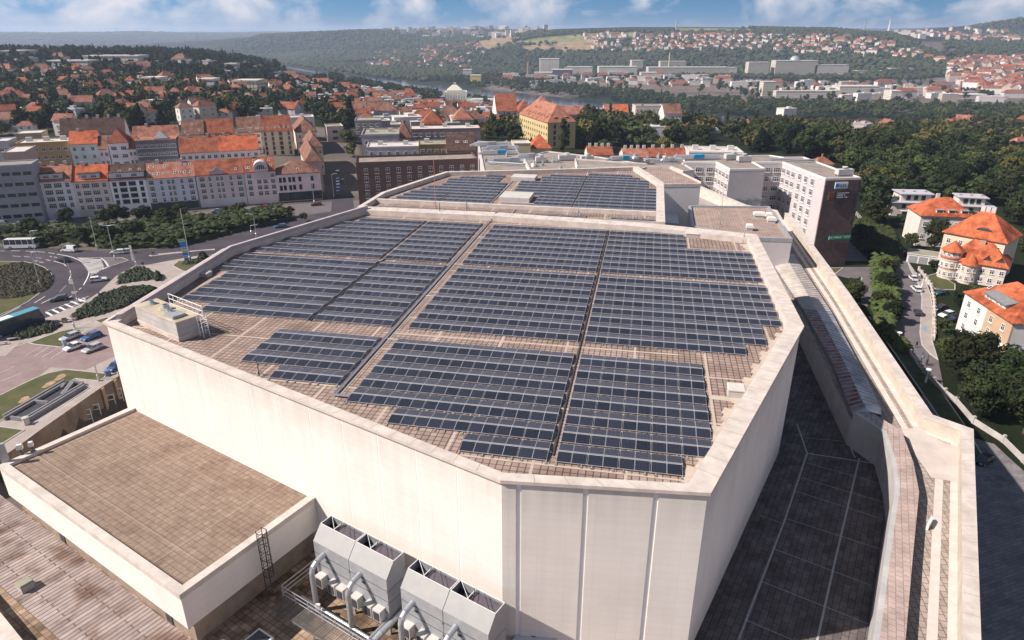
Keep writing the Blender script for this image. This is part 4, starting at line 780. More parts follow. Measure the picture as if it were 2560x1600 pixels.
# ------------------------------------------------------------------ cooling units beside the wall
WS = Vector((HOUT[1][0] - HOUT[0][0], HOUT[1][1] - HOUT[0][1], 0)).normalized(); WN = Vector((WS.y, -WS.x, 0)); wrot = math.atan2(WS.y, WS.x)
if WN.y > 0: WN = -WN
def chiller(px, py, label, first):
    base = at(px, py, 28.3); t = thing('cooling_unit', label, 'cooling unit', (base.x, base.y, 22.0), wrot, 'twin cooling units against the tall wall')
    # local: +x along the wall to the right, -y away from the wall, origin at the back left top corner
    Lm, top, zc, yb = 3.72, 6.3, 5.25, 2.0
    for k in range(2):
        x0 = k * (Lm + 0.05); x1 = x0 + Lm; mb = MB()
        mb.face([(x0, 0, 1.0), (x1, 0, 1.0), (x1, 0, top), (x0, 0, top)][::-1]); mb.face([(x0, -yb, 1.0), (x1, -yb, 1.0), (x1, -yb, zc), (x0, -yb, zc)])
        mb.face([(x0, -yb, zc), (x1, -yb, zc), (x1, -1.15, top), (x0, -1.15, top)], 1)
        for x, s in ((x0, 1), (x1, -1)):
            q = [(x, 0, 1.0), (x, -yb, 1.0), (x, -yb, zc), (x, -1.15, top), (x, -0.0, top)]; mb.face(q if s < 0 else q[::-1])
        mb.face([(x0, 0, 1.0), (x1, 0, 1.0), (x1, -yb, 1.0), (x0, -yb, 1.0)], 0)
        for z in (2.1, 3.2, 4.2): mb.box(((x0 + x1) / 2, -yb - 0.005, z), (Lm, 0.03, 0.03), mi=2)
        for x in (x0, x1): mb.box((x, -1.1, 3.0), (0.03, yb, 0.03), mi=2); mb.box((x, -1.1, 4.1), (0.03, yb, 0.03), mi=2)
        mb.build('casing', [M_sheet, mat('pale sloping casing', (0.27, 0.265, 0.26), rough=0.5, metal=0.2, var=0.06), M_dark], t)
        mb = MB(); [mb.box((xx, -0.58, top - 0.04), (0.05, 1.1, 0.07), mi=0) for xx in (x0 + 0.03, x1 - 0.03, x0 + 1.4)]; [mb.box(((x0 + x1) / 2, yy, top - 0.04), (Lm - 0.1, 0.05, 0.07), mi=0) for yy in (-0.03, -1.12)]
        mb.box((x0 + 0.72, -0.58, top - 0.7), (1.3, 1.05, 0.02), mi=1); mb.box((x0 + 2.55, -0.58, top - 0.25), (2.2, 1.05, 0.02), mi=2); mb.box((x0 + 1.42, -0.58, top - 0.7), (0.04, 1.05, 0.5), mi=1)
        mb.tube((x0 + 0.2, -0.1, top + 0.04), (x0 + 1.5, -1.1, top + 0.04), 0.02, 4, mi=3); mb.tube((x0 + 1.3, -0.1, top + 0.04), (x0 + 1.9, -1.1, top + 0.04), 0.02, 4, mi=1); mb.tube((x0 + 2.1, -0.1, top + 0.04), (x0 + 3.2, -1.1, top + 0.04), 0.02, 4, mi=1)
        mb.build('air_grille', [M_alu, mat('black open intake', (0.006, 0.008, 0.015)), mat('grey mesh fill', (0.10, 0.085, 0.10), var=0.2, scale=6), M_alu], t)
        for dx in (0.75, 2.1, 3.0):
            mb = MB(); mb.box((x0 + dx, -yb - 0.3, 1.5), (0.72, 0.6, 1.0)); mb.box((x0 + dx, -yb - 0.62, 1.6), (0.55, 0.04, 0.75), mi=1); mb.build('fan_box', [M_flatw, M_dark], t)
        mb = MB(); x = x0 + 1.1
        pts = [(x, -yb, 4.5), (x, -yb - 0.8, 4.35), (x, -yb - 1.2, 4.1), (x, -yb - 1.35, 3.7), (x, -yb - 1.35, 0.4)]; mb.path(pts, 0.21, 12); mb.build('riser_pipe', M_chrome, t)
        mb = MB(); mb.box((x + 0.25, -yb - 0.03, 3.75), (0.32, 0.05, 0.14)); mb.build('plate', mat('teal maker plate', (0.03, 0.16, 0.20)), t)
    mb = MB()
    for x in (0.2, Lm, 2 * Lm - 0.1):
        for y in (-0.15, -yb + 0.1): mb.box((x, y, 0), (0.15, 0.15, 1.0))
    mb.box((Lm, -1.1, 0.8), (2 * Lm - 0.3, 0.12, 0.15)); mb.build('frame', M_sheet, t)
    mb = MB(); mb.path([(-0.6, -yb - 1.35, 0.35), (2 * Lm + 0.6, -yb - 1.35, 0.35)], 0.2, 10); mb.build('header_pipe', M_chrome, t)
    return t
c1_ = at(*ZC(305, 125), 28.3); chiller(*ZC(305, 125), 'cooling unit nearer the annex, with two riser pipes', True)
chiller(*ZC(1270, 608), 'cooling unit nearer the hall corner, bottom centre', False)
cr1 = thing('railing', 'steel walkway railing in front of the cooling units', 'railing', (c1_.x, c1_.y, 22.0), wrot); mb = MB()
xs = np.linspace(-1.4, 17.5, 14)
for x in xs: mb.tube((x, -4.4, 0.9), (x, -4.4, 2.0), 0.035, 6)
for z in (1.2, 1.6, 2.0): mb.tube((xs[0], -4.4, z), (xs[-1], -4.4, z), 0.03, 6); mb.tube((xs[0], -4.4, z), (xs[0], -0.8, z), 0.03, 6)
mb.build('rail', M_metal, cr1)
gr = thing('walkway', 'slatted steel walkway under the cooling units', 'walkway', (c1_.x, c1_.y, 22.0), wrot); mb = MB(); 
for k in range(95): mb.box((-1.3 + k * 0.2, -4.6, 0.72), (0.07, 1.9, 0.04))
mb.box((8.2, -3.7, 0.6), (19, 0.08, 0.12)); mb.box((8.2, -5.5, 0.6), (19, 0.08, 0.12)); mb.build('grating', mat('dull walkway steel', (0.17, 0.16, 0.155), rough=0.6, var=0.2), gr)
mb = MB()
for k in range(10):
    for y in (-3.7, -5.4): mb.box((-1.2 + k * 2.1, y, 0), (0.1, 0.1, 0.6))
mb.build('leg', M_sheet, gr)
for (a, b, lab) in ((ZC(1080, 1130), ZC(700, 1520), 'thin'), (ZC(1120, 1170), ZC(860, 1430), 'thick')):
    r = 0.09 if lab == 'thin' else 0.24; p, q = at(*a, 23.6), at(*b, 23.3); mb = MB(); pts = [p + Vector((0, 0, 0)), q]
    if lab == 'thick': q2 = q + Vector((-0.5, -0.6, -0.2)); pts = [p, q, q2, q2 + Vector((0, 0, -1.2))]
    mb.path(pts, r, 12); tag(mb.build('pipe', M_chrome), f'{lab} silver pipe slanting forward between the two cooling units', 'pipe')
# rooftop unit with a fan at the very bottom edge
fu = thing('fan_unit', 'grey rooftop unit with a dark fan at the bottom edge', 'fan unit', at(1345, 1585, 23.8) - Vector((0, 0, 1.8)), wrot); mb = MB(); mb.box((0, -0.6, 0), (2.6, 2.2, 1.75)); mb.build('casing', M_white, fu)
mb = MB(); mb.lathe((-0.35, 0.0, 1.75), [(0.42, 0), (0.42, 0.06), (0.36, 0.06), (0.36, 0.02)], 16); mb.build('fan_ring', M_dark, fu); mb = MB()
for k in range(6):
    a = k * 1.047; mb.face([(-0.35, 0.0, 1.80), (-0.35 + math.cos(a) * 0.33, math.sin(a) * 0.33, 1.83), (-0.35 + math.cos(a + 0.6) * 0.33, math.sin(a + 0.6) * 0.33, 1.80)])
mb.build('blade', M_sheet, fu)
bx = thing('electrical_box', 'small white switch box on a bracket left of the pipes', 'switch box', at(*ZC(170, 1250), 22.0)); mb = MB(); mb.box((0, 0, 0.6), (0.35, 0.25, 0.6)); mb.build('box', M_white, bx); mb = MB(); mb.box((0, 0, 0), (0.08, 0.08, 0.6)); mb.box((0.5, -0.1, 0), (1.1, 0.12, 0.1)); mb.build('bracket', M_sheet, bx)
sk = thing('skylight_box', 'small grey framed rooflight cropped by the bottom edge', 'rooflight', at(*ZA(1860, 1480), 22.3), arot); mb = MB(); mb.box((0, -0.6, -0.3), (1.6, 1.4, 0.5)); mb.build('curb', M_alu, sk); mb = MB(); mb.box((0, -0.6, 0.2), (1.3, 1.1, 0.02)); mb.build('glazing', M_glass, sk)
# downpipes where the annex meets the wall
for k, (x, y) in enumerate(((2262, 500), (2280, 520))):
    p = at(*ZA(x, y), 27.4); mb = MB(); mb.tube((0, 0, -5.4), (0, 0, 0), 0.09, 8); tag(mb.build('downpipe', M_sheet, None, p), ('upper' if k == 0 else 'lower') + ' grey downpipe in the corner between annex and hall', 'downpipe')
# things on the annex parapet at far left
for i, (x, y, lab) in enumerate(((225, 1320, 'white camera-like siren box on the annex parapet'), (345, 1290, 'small white lamp fixture on the annex parapet, second from the corner'))):
    p = at(*ZQ(x, y), 27.8); t = thing('roof_fixture', lab, 'fixture', p, 0.3); mb = MB(); mb.tube((0, 0, 0), (0, 0, 0.5), 0.05, 8); mb.lathe((0, 0, 0), [(0.2, 0), (0.2, 0.08), (0.05, 0.1)], 10); mb.build('post', M_dark, t); mb = MB(); mb.box((0, 0, 0.5), (0.5 - i * 0.15, 0.35, 0.35)); mb.box((0, 0, 0.87), (0.42 - i * 0.1, 0.3, 0.1)); mb.build('casing', M_white, t)
p = at(*ZQ(65, 1415), 27.6); mb = MB(); mb.box((0, 0, 0), (0.55, 0.35, 2.0)); tag(mb.build('cabinet', M_sheet, None, p, 0.4), 'tall grey cabinet post at the far left corner of the annex', 'cabinet')
p = at(*ZQ(1470, 800), 27.7); t = thing('camera_mount', 'white camera cluster where the annex parapet meets the wall', 'camera', p); mb = MB(); mb.tube((0, 0, 0), (0, 0, 0.5), 0.06, 8); mb.build('post', M_sheet, t); mb = MB(); mb.box((0.1, -0.2, 0.35), (0.5, 0.3, 0.25)); mb.box((-0.3, -0.2, 0.2), (0.25, 0.5, 0.2)); mb.build('housing', M_white, t)
mb = MB(); q = P2([ZS(1700, 800), ZS(1730, 740), ZS(1745, 760), ZS(1715, 810)], 24.5); mb.prism(q, 25.4, 26.0); tag(mb.build('drain_box', M_white), 'white broken drain box on the terrace beside the pale strips', 'drain')
# ------------------------------------------------------------------ retaining wall and pit left of the hall
def zat(xy, py):
    """height above the ground point xy that shows at photo row py"""
    lo, hi = -90.0, 400.0
    for _ in range(50):
        m = (lo + hi) / 2
        if proj((xy[0], xy[1], m))[1] > py: lo = m
        else: hi = m
    return lo
wt_l = P2([ZQ(-40, 1330), ZQ(270, 1085), ZQ(380, 1005), ZQ(985, 622), ZQ(1100, 548), ZQ(1235, 468)], 0.3); wt_r = P2([ZQ(-40, 1400), ZQ(290, 1168), ZQ(400, 1085), ZQ(1050, 632), ZQ(1150, 567), ZQ(1250, 500)], 0.3)
rw = thing('retaining_wall', 'long streaked concrete retaining wall with a broad pale top, beside the hall', 'wall', (-80, 105, 0)); mb = MB()
for i in range(5): mb.prism([(p[0] + 80, p[1] - 105) for p in (wt_l[i], wt_l[i + 1], wt_r[i + 1], wt_r[i])], -6, 0.3, 0, 1)
mb.build('wall', [mat('tan streaked concrete', (0.27, 0.20, 0.145), var=0.3, scale=0.35), M_pave], rw)
for f, g in ((1070, 1110), (1200, 1240)):
    a = at(*ZQ(f, 640 - (f - 1050) * 0.66), 0.3); mb = MB(); mb.box((0, 0, -5.3), (0.2, 0.8, 5.5)); mb.build('pilaster', mat('light tan concrete', (0.46, 0.33, 0.21), var=0.1), rw, (a.x + 80 + 0.1, a.y - 105, 0))
for i, (x, y) in enumerate(((940, 1010), (1030, 955), (1185, 850), (1262, 785))):
    p = at(*ZQ(x, y), -4.9); t = thing('frame_stand', ordw(i) + ' white metal frame from the annex end of the sunken yard', 'frame', p, 0.5, 'white frames in the sunken yard'); mb = MB()
    for dx in (-0.7, 0.7): mb.box((dx, 0, 0), (0.14, 0.14, 3.2))
    for z in (1.0, 2.0, 3.05): mb.box((0, 0, z), (1.4, 0.12, 0.14))
    mb.build('frame', M_wframe, t)
# concrete ramp enclosure on the lawn
re = thing('ramp_enclosure', 'grey concrete stairwell enclosure with slanting walls sunk into the lawn', 'stairwell', at(*ZQ(450, 780), 0)); e0 = re.location; mb = MB()
def wall2(a, b, w=0.35, h=0.8, z=0.1):
    a, b = at(*ZQ(*a), h) - e0, at(*ZQ(*b), h) - e0; d = (b - a).normalized(); n = Vector((-d.y, d.x, 0)) * w / 2; mb.prism([(p.x, p.y) for p in (a - n, b - n, b + n, a + n)], z, h)
for a, b in [((30, 912), (675, 540)), ((40, 935), (690, 562)), ((110, 925), (235, 940)), ((235, 950), (870, 572)), ((255, 965), (885, 590)), ((760, 548), (870, 562)), ((365, 755), (500, 770)), ((640, 690), (755, 548)), ((665, 690), (770, 560)), ((690, 562), (640, 620))]: wall2(a, b)
mb.build('wall', mat('blue-grey concrete', (0.20, 0.195, 0.21), var=0.15), re); mb = MB()
q = [at(*ZQ(*p), 0.24) - e0 for p in ((60, 935), (235, 950), (870, 580), (770, 560), (690, 562))]; mb.face([(p.x, p.y, 0.24) for p in q]); mb.build('stair_shade', M_dark, re)  # dark sheet at lawn level standing in for the shaded depth of the stairwell
def cyl(px, py, z, r, h, m, name, label, cat): mb = MB(); mb.lathe((0, 0, 0), [(r, 0), (r, h * 0.85), (r * 1.1, h * 0.85), (r * 1.1, h), (r * 0.3, h + 0.03)], 12); return tag(mb.build(name, m, None, at(px, py, z)), label, cat)
cyl(*ZQ(282, 1005), 0.2, 0.5, 1.3, M_conc, 'concrete_bollard', 'stout round concrete bin at the near end of the stairwell', 'bin')
cyl(*ZQ(1135, 495), 0.15, 0.55, 1.1, mat('blue-grey bin', (0.12, 0.17, 0.26)), 'litter_bin', 'blue-grey litter bin beside the hall wall', 'bin')
cyl(*ZQ(686, 185), 0.15, 0.4, 1.5, mat('pale blue bin', (0.28, 0.36, 0.45)), 'ticket_machine', 'pale blue ticket machine between the white parked cars', 'machine')
for i, (x, y, lab) in enumerate(((783, 1285, 'dark square planter at one end of the bench'), (915, 1250, 'dark square planter behind the bench on the pavement'), (1855, 470, 'small dark planter on the tip of the traffic island'))):
    mb = MB(); mb.prism([(-.5, -.5), (.5, -.5), (.5, .5), (-.5, .5)], 0, 0.8); mb.prism([(-.42, -.42), (.42, -.42), (.42, .42), (-.42, .42)], 0.8, 1.0, 1); tag(mb.build('planter', [M_concd, M_hedge], None, at(*ZB(x, y), 0.1), 0.4), lab, 'planter')
def bench(px, py, rz, label, z=0.1):
    t = thing('bench', label, 'bench', at(px, py, z), rz); mb = MB(); mb.box((0, 0, 0.42), (2.6, 0.6, 0.12)); mb.build('seat', M_pave, t)
    for x in (-1, 1): mb = MB(); mb.box((x, 0, 0), (0.3, 0.5, 0.42)); mb.build('leg', M_conc, t)
bench(*ZB(850, 1270), 0.45, 'pale stone bench between two planters'); bench(*ZB(175, 1500), 0.4, 'pale stone bench below the long hedge'); bench(*ZQ(10, 175), 0.35, 'pale stone bench at the far left edge')
# ------------------------------------------------------------------ hedges
def hedge(name, pts, h, label, z=0.1, m=None, cell=0.8, kind=None, seed=1, amp=0.35, pz=0.5):
    """a clipped mass: dense tufted surface over its outline"""
    P = [tuple(at(*p, z + h * pz))[:2] for p in pts]; rg = np.random.RandomState(seed); xs = [p[0] for p in P]; ys = [p[1] for p in P]; gx = np.arange(min(xs), max(xs), cell); gy = np.arange(min(ys), max(ys), cell)
    G = np.array([(x, y) for x in gx for y in gy]); G = G + rg.uniform(-0.3, 0.3, G.shape) * cell; d = -segd(G, P); G = G[d > 0]; d = d[d > 0]
    top = z + h * np.clip(0.35 + d / 1.2, 0, 1) + rg.uniform(-amp, amp * 0.4, len(G)) * min(1, h)
    mb = MB(); C0 = np.mean(G, 0); nn_ = len(G)
    V = []; Fc = []
    for i in range(nn_):
        r = cell * 1.05; k = len(V); ang = rg.uniform(0, 6.28); x, y = G[i] - C0; ht = top[i]
        for q in range(5):
            a = ang + q * 1.2566; rr = r * rg.uniform(0.7, 1.15); V.append((x + math.cos(a) * rr, y + math.sin(a) * rr, max(z, ht - rg.uniform(0.25, 0.8) * min(1.0, h)) - z))
        V.append((x, y, ht - z + 0.1))
        for q in range(5): Fc.append((k + q, k + (q + 1) % 5, k + 5))
    mb.v = V; mb.f = Fc; mb.m = [0] * len(Fc); In = offset_poly(P, [0.2] * len(P)); mb.prism([(p[0] - C0[0], p[1] - C0[1]) for p in In], 0, h * 0.35)
    o = mb.build(name, m or M_hedge, None, (C0[0], C0[1], z)); return tag(o, label, 'hedge')
M_hbr = mat('reddish ground cover', (0.028, 0.022, 0.013), var=0.4, scale=0.5, bump=0.8, bscale=5, col2=(0.045, 0.045, 0.02))
hedge('hedge', B_((-900,640),(0,600),(150,572),(300,556),(450,592),(580,655),(632,720),(590,850),(450,915),(200,975),(-900,1010)), 0.9, 'wide brownish hedge bed filling the roundabout', m=M_hbr, cell=0.9)
hedge('hedge', B_((1412,800),(1445,700),(1640,608),(1730,600),(1850,660),(1925,740),(1700,762),(1430,802)), 1.0, 'triangular hedge beside the pavement opposite the pylon sign', seed=2)
hedge('hedge', B_((850,1180),(1000,1085),(1250,920),(1500,852),(1700,838),(1900,845),(1760,930),(1560,1055),(1200,1175),(930,1228)), 1.0, 'long leaf-shaped hedge between two pavements', seed=3)
hedge('hedge', B_((130,1420),(250,1365),(450,1300),(650,1258),(735,1300),(600,1380),(200,1478),(150,1470)), 1.1, 'long hedge below the teal coach', seed=4)
hedge('hedge', B_((2190,560),(2400,500),(2600,470),(2600,510),(2420,560),(2230,575)), 0.8, 'low hedge behind the foot of the pylon sign', seed=5)
hedge('hedge', B_((1850,700),(1880,665),(1920,665),(1945,700),(1940,745),(1870,748)), 2.0, 'round clipped bush at the tip of the triangular hedge', seed=6, cell=0.5)
hedge('hedge', B_((2395,480),(2420,440),(2480,440),(2510,470),(2480,500),(2420,505)), 2.2, 'round clipped dark bush right of the pylon sign', seed=7, cell=0.5)
hedge('hedge', W_((600,20),(850,40),(900,120),(880,300),(930,420),(960,560),(900,700),(880,860),(800,900),(700,760),(640,600),(600,520),(640,400),(620,250)), 4.0, 'tall shaggy hedge strip along the right-hand street', z=zr, seed=8, cell=0.9, amp=0.9, m=M_leafs[1])
hedge('hedge', W_((600,720),(760,760),(880,900),(1060,1000),(1060,1110),(960,1120),(840,1010),(640,800)), 2.0, 'lower hedge at the street end behind the parapet wall', z=zr, seed=9, cell=0.8, amp=0.6, m=M_leafs[1])
hedge('hedge', [ZR(1225, 60), ZR(1330, 30), ZR(1500, 130), ZR(1560, 300), ZR(1500, 400), ZR(1330, 310), ZR(1210, 200)], 2.2, 'dark ivy slope between tower and garden fence', z=zr, seed=10, cell=0.9, amp=0.7, m=M_leafs[0])
hedge('hedge', B_((-700,330),(0,330),(100,365),(550,378),(700,300),(1000,330),(1250,395),(1520,395),(2100,380),(2400,310),(2900,180),(3500,60),(3400,-60),(2600,60),(2100,60),(1500,150),(1000,180),(600,190),(-700,200)), 3.4, 'broad dark shrub belt between the main road and the house street', seed=11, cell=1.35, amp=1.6, pz=0.0, m=M_leafs[0])
# ------------------------------------------------------------------ vehicles
def paint(name, c, met=0.2): return mat(name, c, rough=0.3, spec=0.5, metal=met, var=0.03, coat=0.5)
PN = {'white': paint('white car paint', (0.72, 0.72, 0.72), 0), 'silver': paint('silver car paint', (0.55, 0.55, 0.56), 0.4), 'blue': paint('blue car paint', (0.03, 0.12, 0.30)), 'black': paint('black car paint', (0.015, 0.016, 0.02)),
      'grey': paint('dark grey car paint', (0.06, 0.075, 0.085)), 'red': paint('red car paint', (0.36, 0.03, 0.03)), 'teal': paint('teal coach paint', (0.05, 0.30, 0.36)), 'dkred': paint('dark red car paint', (0.13, 0.02, 0.03)), 'green': paint('dark green car paint', (0.02, 0.10, 0.09)), 'navy': paint('navy coach paint', (0.03, 0.05, 0.10)), 'lblue': paint('light blue car paint', (0.20, 0.36, 0.52))}
M_lamp = mat('headlamp glass', (0.75, 0.75, 0.72), rough=0.15, spec=0.6); M_tail = mat('tail lamp red', (0.45, 0.02, 0.02), rough=0.3)
CARS = {}
def car_meshes(kind, col):
    if (kind, col) in CARS: return CARS[(kind, col)]
    if kind == 'van': L, Wd, low, top, gx0, gx1, rx0, rx1 = 4.7, 1.85, 1.1, 1.95, 1.55, -2.2, 0.9, -2.1
    elif kind == 'bus': L, Wd, low, top, gx0, gx1, rx0, rx1 = 9.5, 2.5, 1.5, 3.1, 4.6, -4.6, 4.3, -4.5
    elif kind == 'coach': L, Wd, low, top, gx0, gx1, rx0, rx1 = 12.5, 2.55, 1.7, 3.6, 6.1, -6.1, 5.5, -5.9
    elif kind == 'estate': L, Wd, low, top, gx0, gx1, rx0, rx1 = 4.7, 1.85, 0.95, 1.5, 1.0, -2.2, 0.2, -1.9
    else: L, Wd, low, top, gx0, gx1, rx0, rx1 = 4.3, 1.8, 0.92, 1.48, 0.95, -1.9, 0.15, -1.2
    h = L / 2; w = Wd / 2; mb = MB()
    prof = [(-h, 0.35), (h, 0.35), (h, 0.62), (h - 0.25, 0.78), (gx0, low), (gx1, low), (-h + 0.05, low - 0.05)] if kind not in ('bus', 'coach') else [(-h, 0.4), (h, 0.4), (h, low), (-h, low)]
    for s in (-1, 1): q = [(x, s * w, z) for x, z in prof]; mb.face(q if s < 0 else q[::-1])
    for i in range(len(prof)):
        a, b = prof[i], prof[(i + 1) % len(prof)]; mb.face([(a[0], -w, a[1]), (a[0], w, a[1]), (b[0], w, b[1]), (b[0], -w, b[1])])
    t = w * 0.84 if kind not in ('bus', 'coach') else w * 0.93
    mb.face([(rx0, -t, top), (rx0, t, top), (rx1, t, top), (rx1, -t, top)][::-1]); mb.face([(rx0 - .05, -t, top + 0.02), (rx1 + .05, -t, top + 0.02), (rx1 + .05, t, top + 0.02), (rx0 - .05, t, top + 0.02)])
    # pillars
    for s in (-1, 1):
        for fx in ((0.0, 0.5, 1.0) if kind not in ('bus', 'coach') else (0, 0.2, 0.4, 0.6, 0.8, 1.0)):
            xb = gx0 * (1 - fx) + gx1 * fx; xt = rx0 * (1 - fx) + rx1 * fx; d = 0.05
            mb.face([(xb - d, s * (w + .004), low), (xb + d, s * (w + .004), low), (xt + d, s * (t + .004), top), (xt - d, s * (t + .004), top)][::(1 if s < 0 else -1)])
    if kind == 'van': 
        for s in (-1, 1): mb.face([(0.2, s * (w + .006), low), (gx1, s * (w + .006), low), (rx1, s * (t + .006), top), (0.0, s * (t + .006), top)][::(-1 if s < 0 else 1)])
    body = mb.mesh('body', PN[col]); mb = MB()
    for s in (-1, 1): mb.face([(gx0, s * w, low), (gx1, s * w, low), (rx1, s * t, top), (rx0, s * t, top)][::(-1 if s < 0 else 1)])
    mb.face([(gx0, -w, low), (gx0, w, low), (rx0, t, top), (rx0, -t, top)]); mb.face([(gx1, w, low), (gx1, -w, low), (rx1, -t, top), (rx1, t, top)])
    glass = mb.mesh('windows', M_glass); mb = MB(); r = 0.32 if kind not in ('bus', 'coach') else 0.48
    mb.tube((0, -0.12, 0), (0, 0.12, 0), r, 14); mb.tube((0, -0.13, 0), (0, 0.13, 0), r * 0.55, 10, mi=1); wheel = mb.mesh('wheel', [M_black, M_sheet])
    mb = MB(); mb.box((0, 0, 0), (0.08, 0.34, 0.14)); hl = mb.mesh('headlight', M_lamp); tl = MB().box((0, 0, 0), (0.06, 0.26, 0.2)).mesh('tail_light', M_tail)
    ux = MB(); ux.box((0, 0, 0.2), (L - 0.2, Wd - 0.15, 0.2)); und = ux.mesh('underbody', M_black)
    CARS[(kind, col)] = (body, glass, wheel, hl, tl, und, L, Wd, r); return CARS[(kind, col)]
def vehicle(name, kind, col, front, rear, label, z=0.05, cat='car', group=None, scale=1.0):
    f, b = at(*front, z), at(*rear, z); c = (f + b) / 2; rz = math.atan2(f.y - b.y, f.x - b.x); t = thing(name, label, cat, c, rz, group); t.scale = (scale * (0.9 if cat == 'car' else 1),) * 3
    body, glass, wheel, hl, tl, und, L, Wd, r = car_meshes(kind, col); inst(body, 'body', t); inst(glass, 'windows', t); inst(und, 'underbody', t); wx = L * 0.31
    for x in (-wx, wx):
        for s in (-1, 1): inst(wheel, 'wheel', t, (x, s * (Wd / 2 - 0.08), r))
    for s in (-1, 1): inst(hl, 'headlight', t, (L / 2 - 0.02, s * Wd * 0.36, 0.55)); inst(tl, 'tail_light', t, (-L / 2, s * Wd * 0.38, 0.6))
    return t
vehicle('bus', 'bus', 'white', ZB(420, 385), ZB(130, 392), 'white coach driving along the shrub belt at left', cat='bus')
vehicle('van', 'van', 'white', ZB(775, 428), ZB(910, 432), 'small white delivery van on the outer lane', cat='van')
vehicle('car', 'estate', 'white', ZB(1355, 458), ZB(1500, 452), 'white car waiting at the give-way line by the island')
vehicle('car', 'estate', 'silver', ZB(1470, 450), ZB(1570, 444), 'pale car queuing behind the white car at the island')
vehicle('car', 'hatch', 'black', ZB(712, 545), ZB(838, 560), 'small black car circling the roundabout')
vehicle('car', 'estate', 'white', ZB(1290, 775), ZB(1095, 800), 'white estate car leaving the roundabout past the hatched area')
vehicle('car', 'estate', 'grey', ZB(600, 1040), ZB(835, 1000), 'dark grey estate car near the zebra stripes')
t = vehicle('coach', 'coach', 'navy', ZB(470, 1290), ZB(-110, 1500), 'long navy coach with a teal roof and white roof patch at the left edge', cat='bus'); mb = MB(); mb.box((0, 0, 3.62), (11.6, 2.3, 0.15)); mb.box((-1.5, 0, 3.77), (3, 1.9, 0.05), mi=1); mb.build('roof_panel', [PN['teal'], M_wframe], t)
vehicle('car', 'estate', 'silver', ZQ(640, 152), ZQ(845, 75), 'silver white estate at the lawn corner of the car park'); vehicle('car', 'estate', 'blue', ZQ(865, 148), ZQ(1065, 70), 'blue estate car, the only blue one of the four parked together')
vehicle('car', 'hatch', 'white', ZQ(668, 258), ZQ(880, 180), 'white hatchback in the middle of the four parked cars'); vehicle('car', 'estate', 'silver', ZQ(878, 275), ZQ(1075, 195), 'silver people carrier nearest the hall wall in the car park')
vehicle('car', 'hatch', 'blue', ZQ(1175, 450), ZQ(1260, 400), 'dark blue car half hidden by the hall wall')
vehicle('van', 'van', 'white', ZL(150, 1330), ZL(5, 1345), 'white van in front of the grey office block', cat='van')
for i, (x0, x1, y, c, lab) in enumerate(((1235, 1350, 1250, 'white', 'white car parked below the beige house'), (680, 820, 1295, 'silver', 'silver car half hidden by trees below the white house'), (190, 320, 1330, 'silver', 'pale car just behind the white van'))): vehicle('car', 'hatch', c, ZL(x0, y), ZL(x1, y + 4), lab)
vehicle('car', 'hatch', 'lblue', ZK(630, 1262), ZK(735, 1255), 'bright blue car parked under the mauve house'); vehicle('car', 'estate', 'red', ZK(1175, 1222), ZK(1320, 1208), 'red car in front of the arched pink house'); vehicle('car', 'hatch', 'red', ZK(1130, 1288), ZK(1230, 1282), 'second red car nearer the trees')
vehicle('car', 'estate', 'dkred', ZK(1828, 1182), ZK(1948, 1172), 'dark red car at the corner of the two-storey pink house'); vehicle('car', 'estate', 'blue', ZK(1390, 1450), ZK(1525, 1435), 'dark blue car on the slip road by the hall parapet')
vehicle('car', 'hatch', 'black', ZK(2222, 915), ZK(2205, 875), 'black car driving alone down the shaded side street'); vehicle('truck', 'van', 'white', ZK(2150, 855), ZK(2143, 760), 'white box truck in the line of cars on the side street', cat='truck')
for i, (y, c) in enumerate(((885, 'silver'), (925, 'white'), (960, 'lblue'), (1000, 'blue'), (1040, 'grey'))): vehicle('car', 'hatch', c, ZK(2150 + i, y + 16), ZK(2147 + i, y - 14), f'{c.replace("lblue","light blue")} car, {ordw(i)} behind the white truck on the side street', group='cars parked on the side street')
for i, (y, c) in enumerate(((490, 'blue'), (515, 'lblue'), (545, 'silver'), (575, 'green'), (605, 'blue'), (632, 'white'))): vehicle('car', 'hatch', c, ZK(2141, y + 9), ZK(2139, y - 9), f'{c.replace("lblue","light blue")} car, {ordw(i)} down the far part of the side street', group='cars parked on the side street')
vehicle('car', 'hatch', 'white', ZW(1065, 252), ZW(1125, 305), 'white car parked first below the garden gate', z=zr + 0.05); vehicle('car', 'estate', 'white', ZW(1100, 375), ZW(1165, 435), 'white car parked behind the other white one on the slope street', z=zr + 0.05)
vehicle('car', 'hatch', 'black', ZW(1140, 655), ZW(1165, 720), 'black car alone further down the right-hand street', z=zr + 0.05)
vehicle('car', 'hatch', 'black', ZW(1380, 640), ZW(1460, 625), 'dark car in the yard of the cream villa', z=zr + 0.05); vehicle('car', 'estate', 'white', ZW(1430, 725), ZW(1550, 700), 'white car in the yard beside the cream villa', z=zr + 0.05); vehicle('car', 'estate', 'black', ZW(1510, 780), ZW(1650, 770), 'black car parked against the cream villa', z=zr + 0.05)
vehicle('car', 'hatch', 'green', ZW(1370, 460), ZW(1480, 450), 'dark green car under the hedge of the round villa', z=zr + 0.05)
vehicle('car', 'hatch', 'black', ZS(2080, 285), ZS(2170, 250), 'black car in shade on the paved square', z=zr + 0.08)
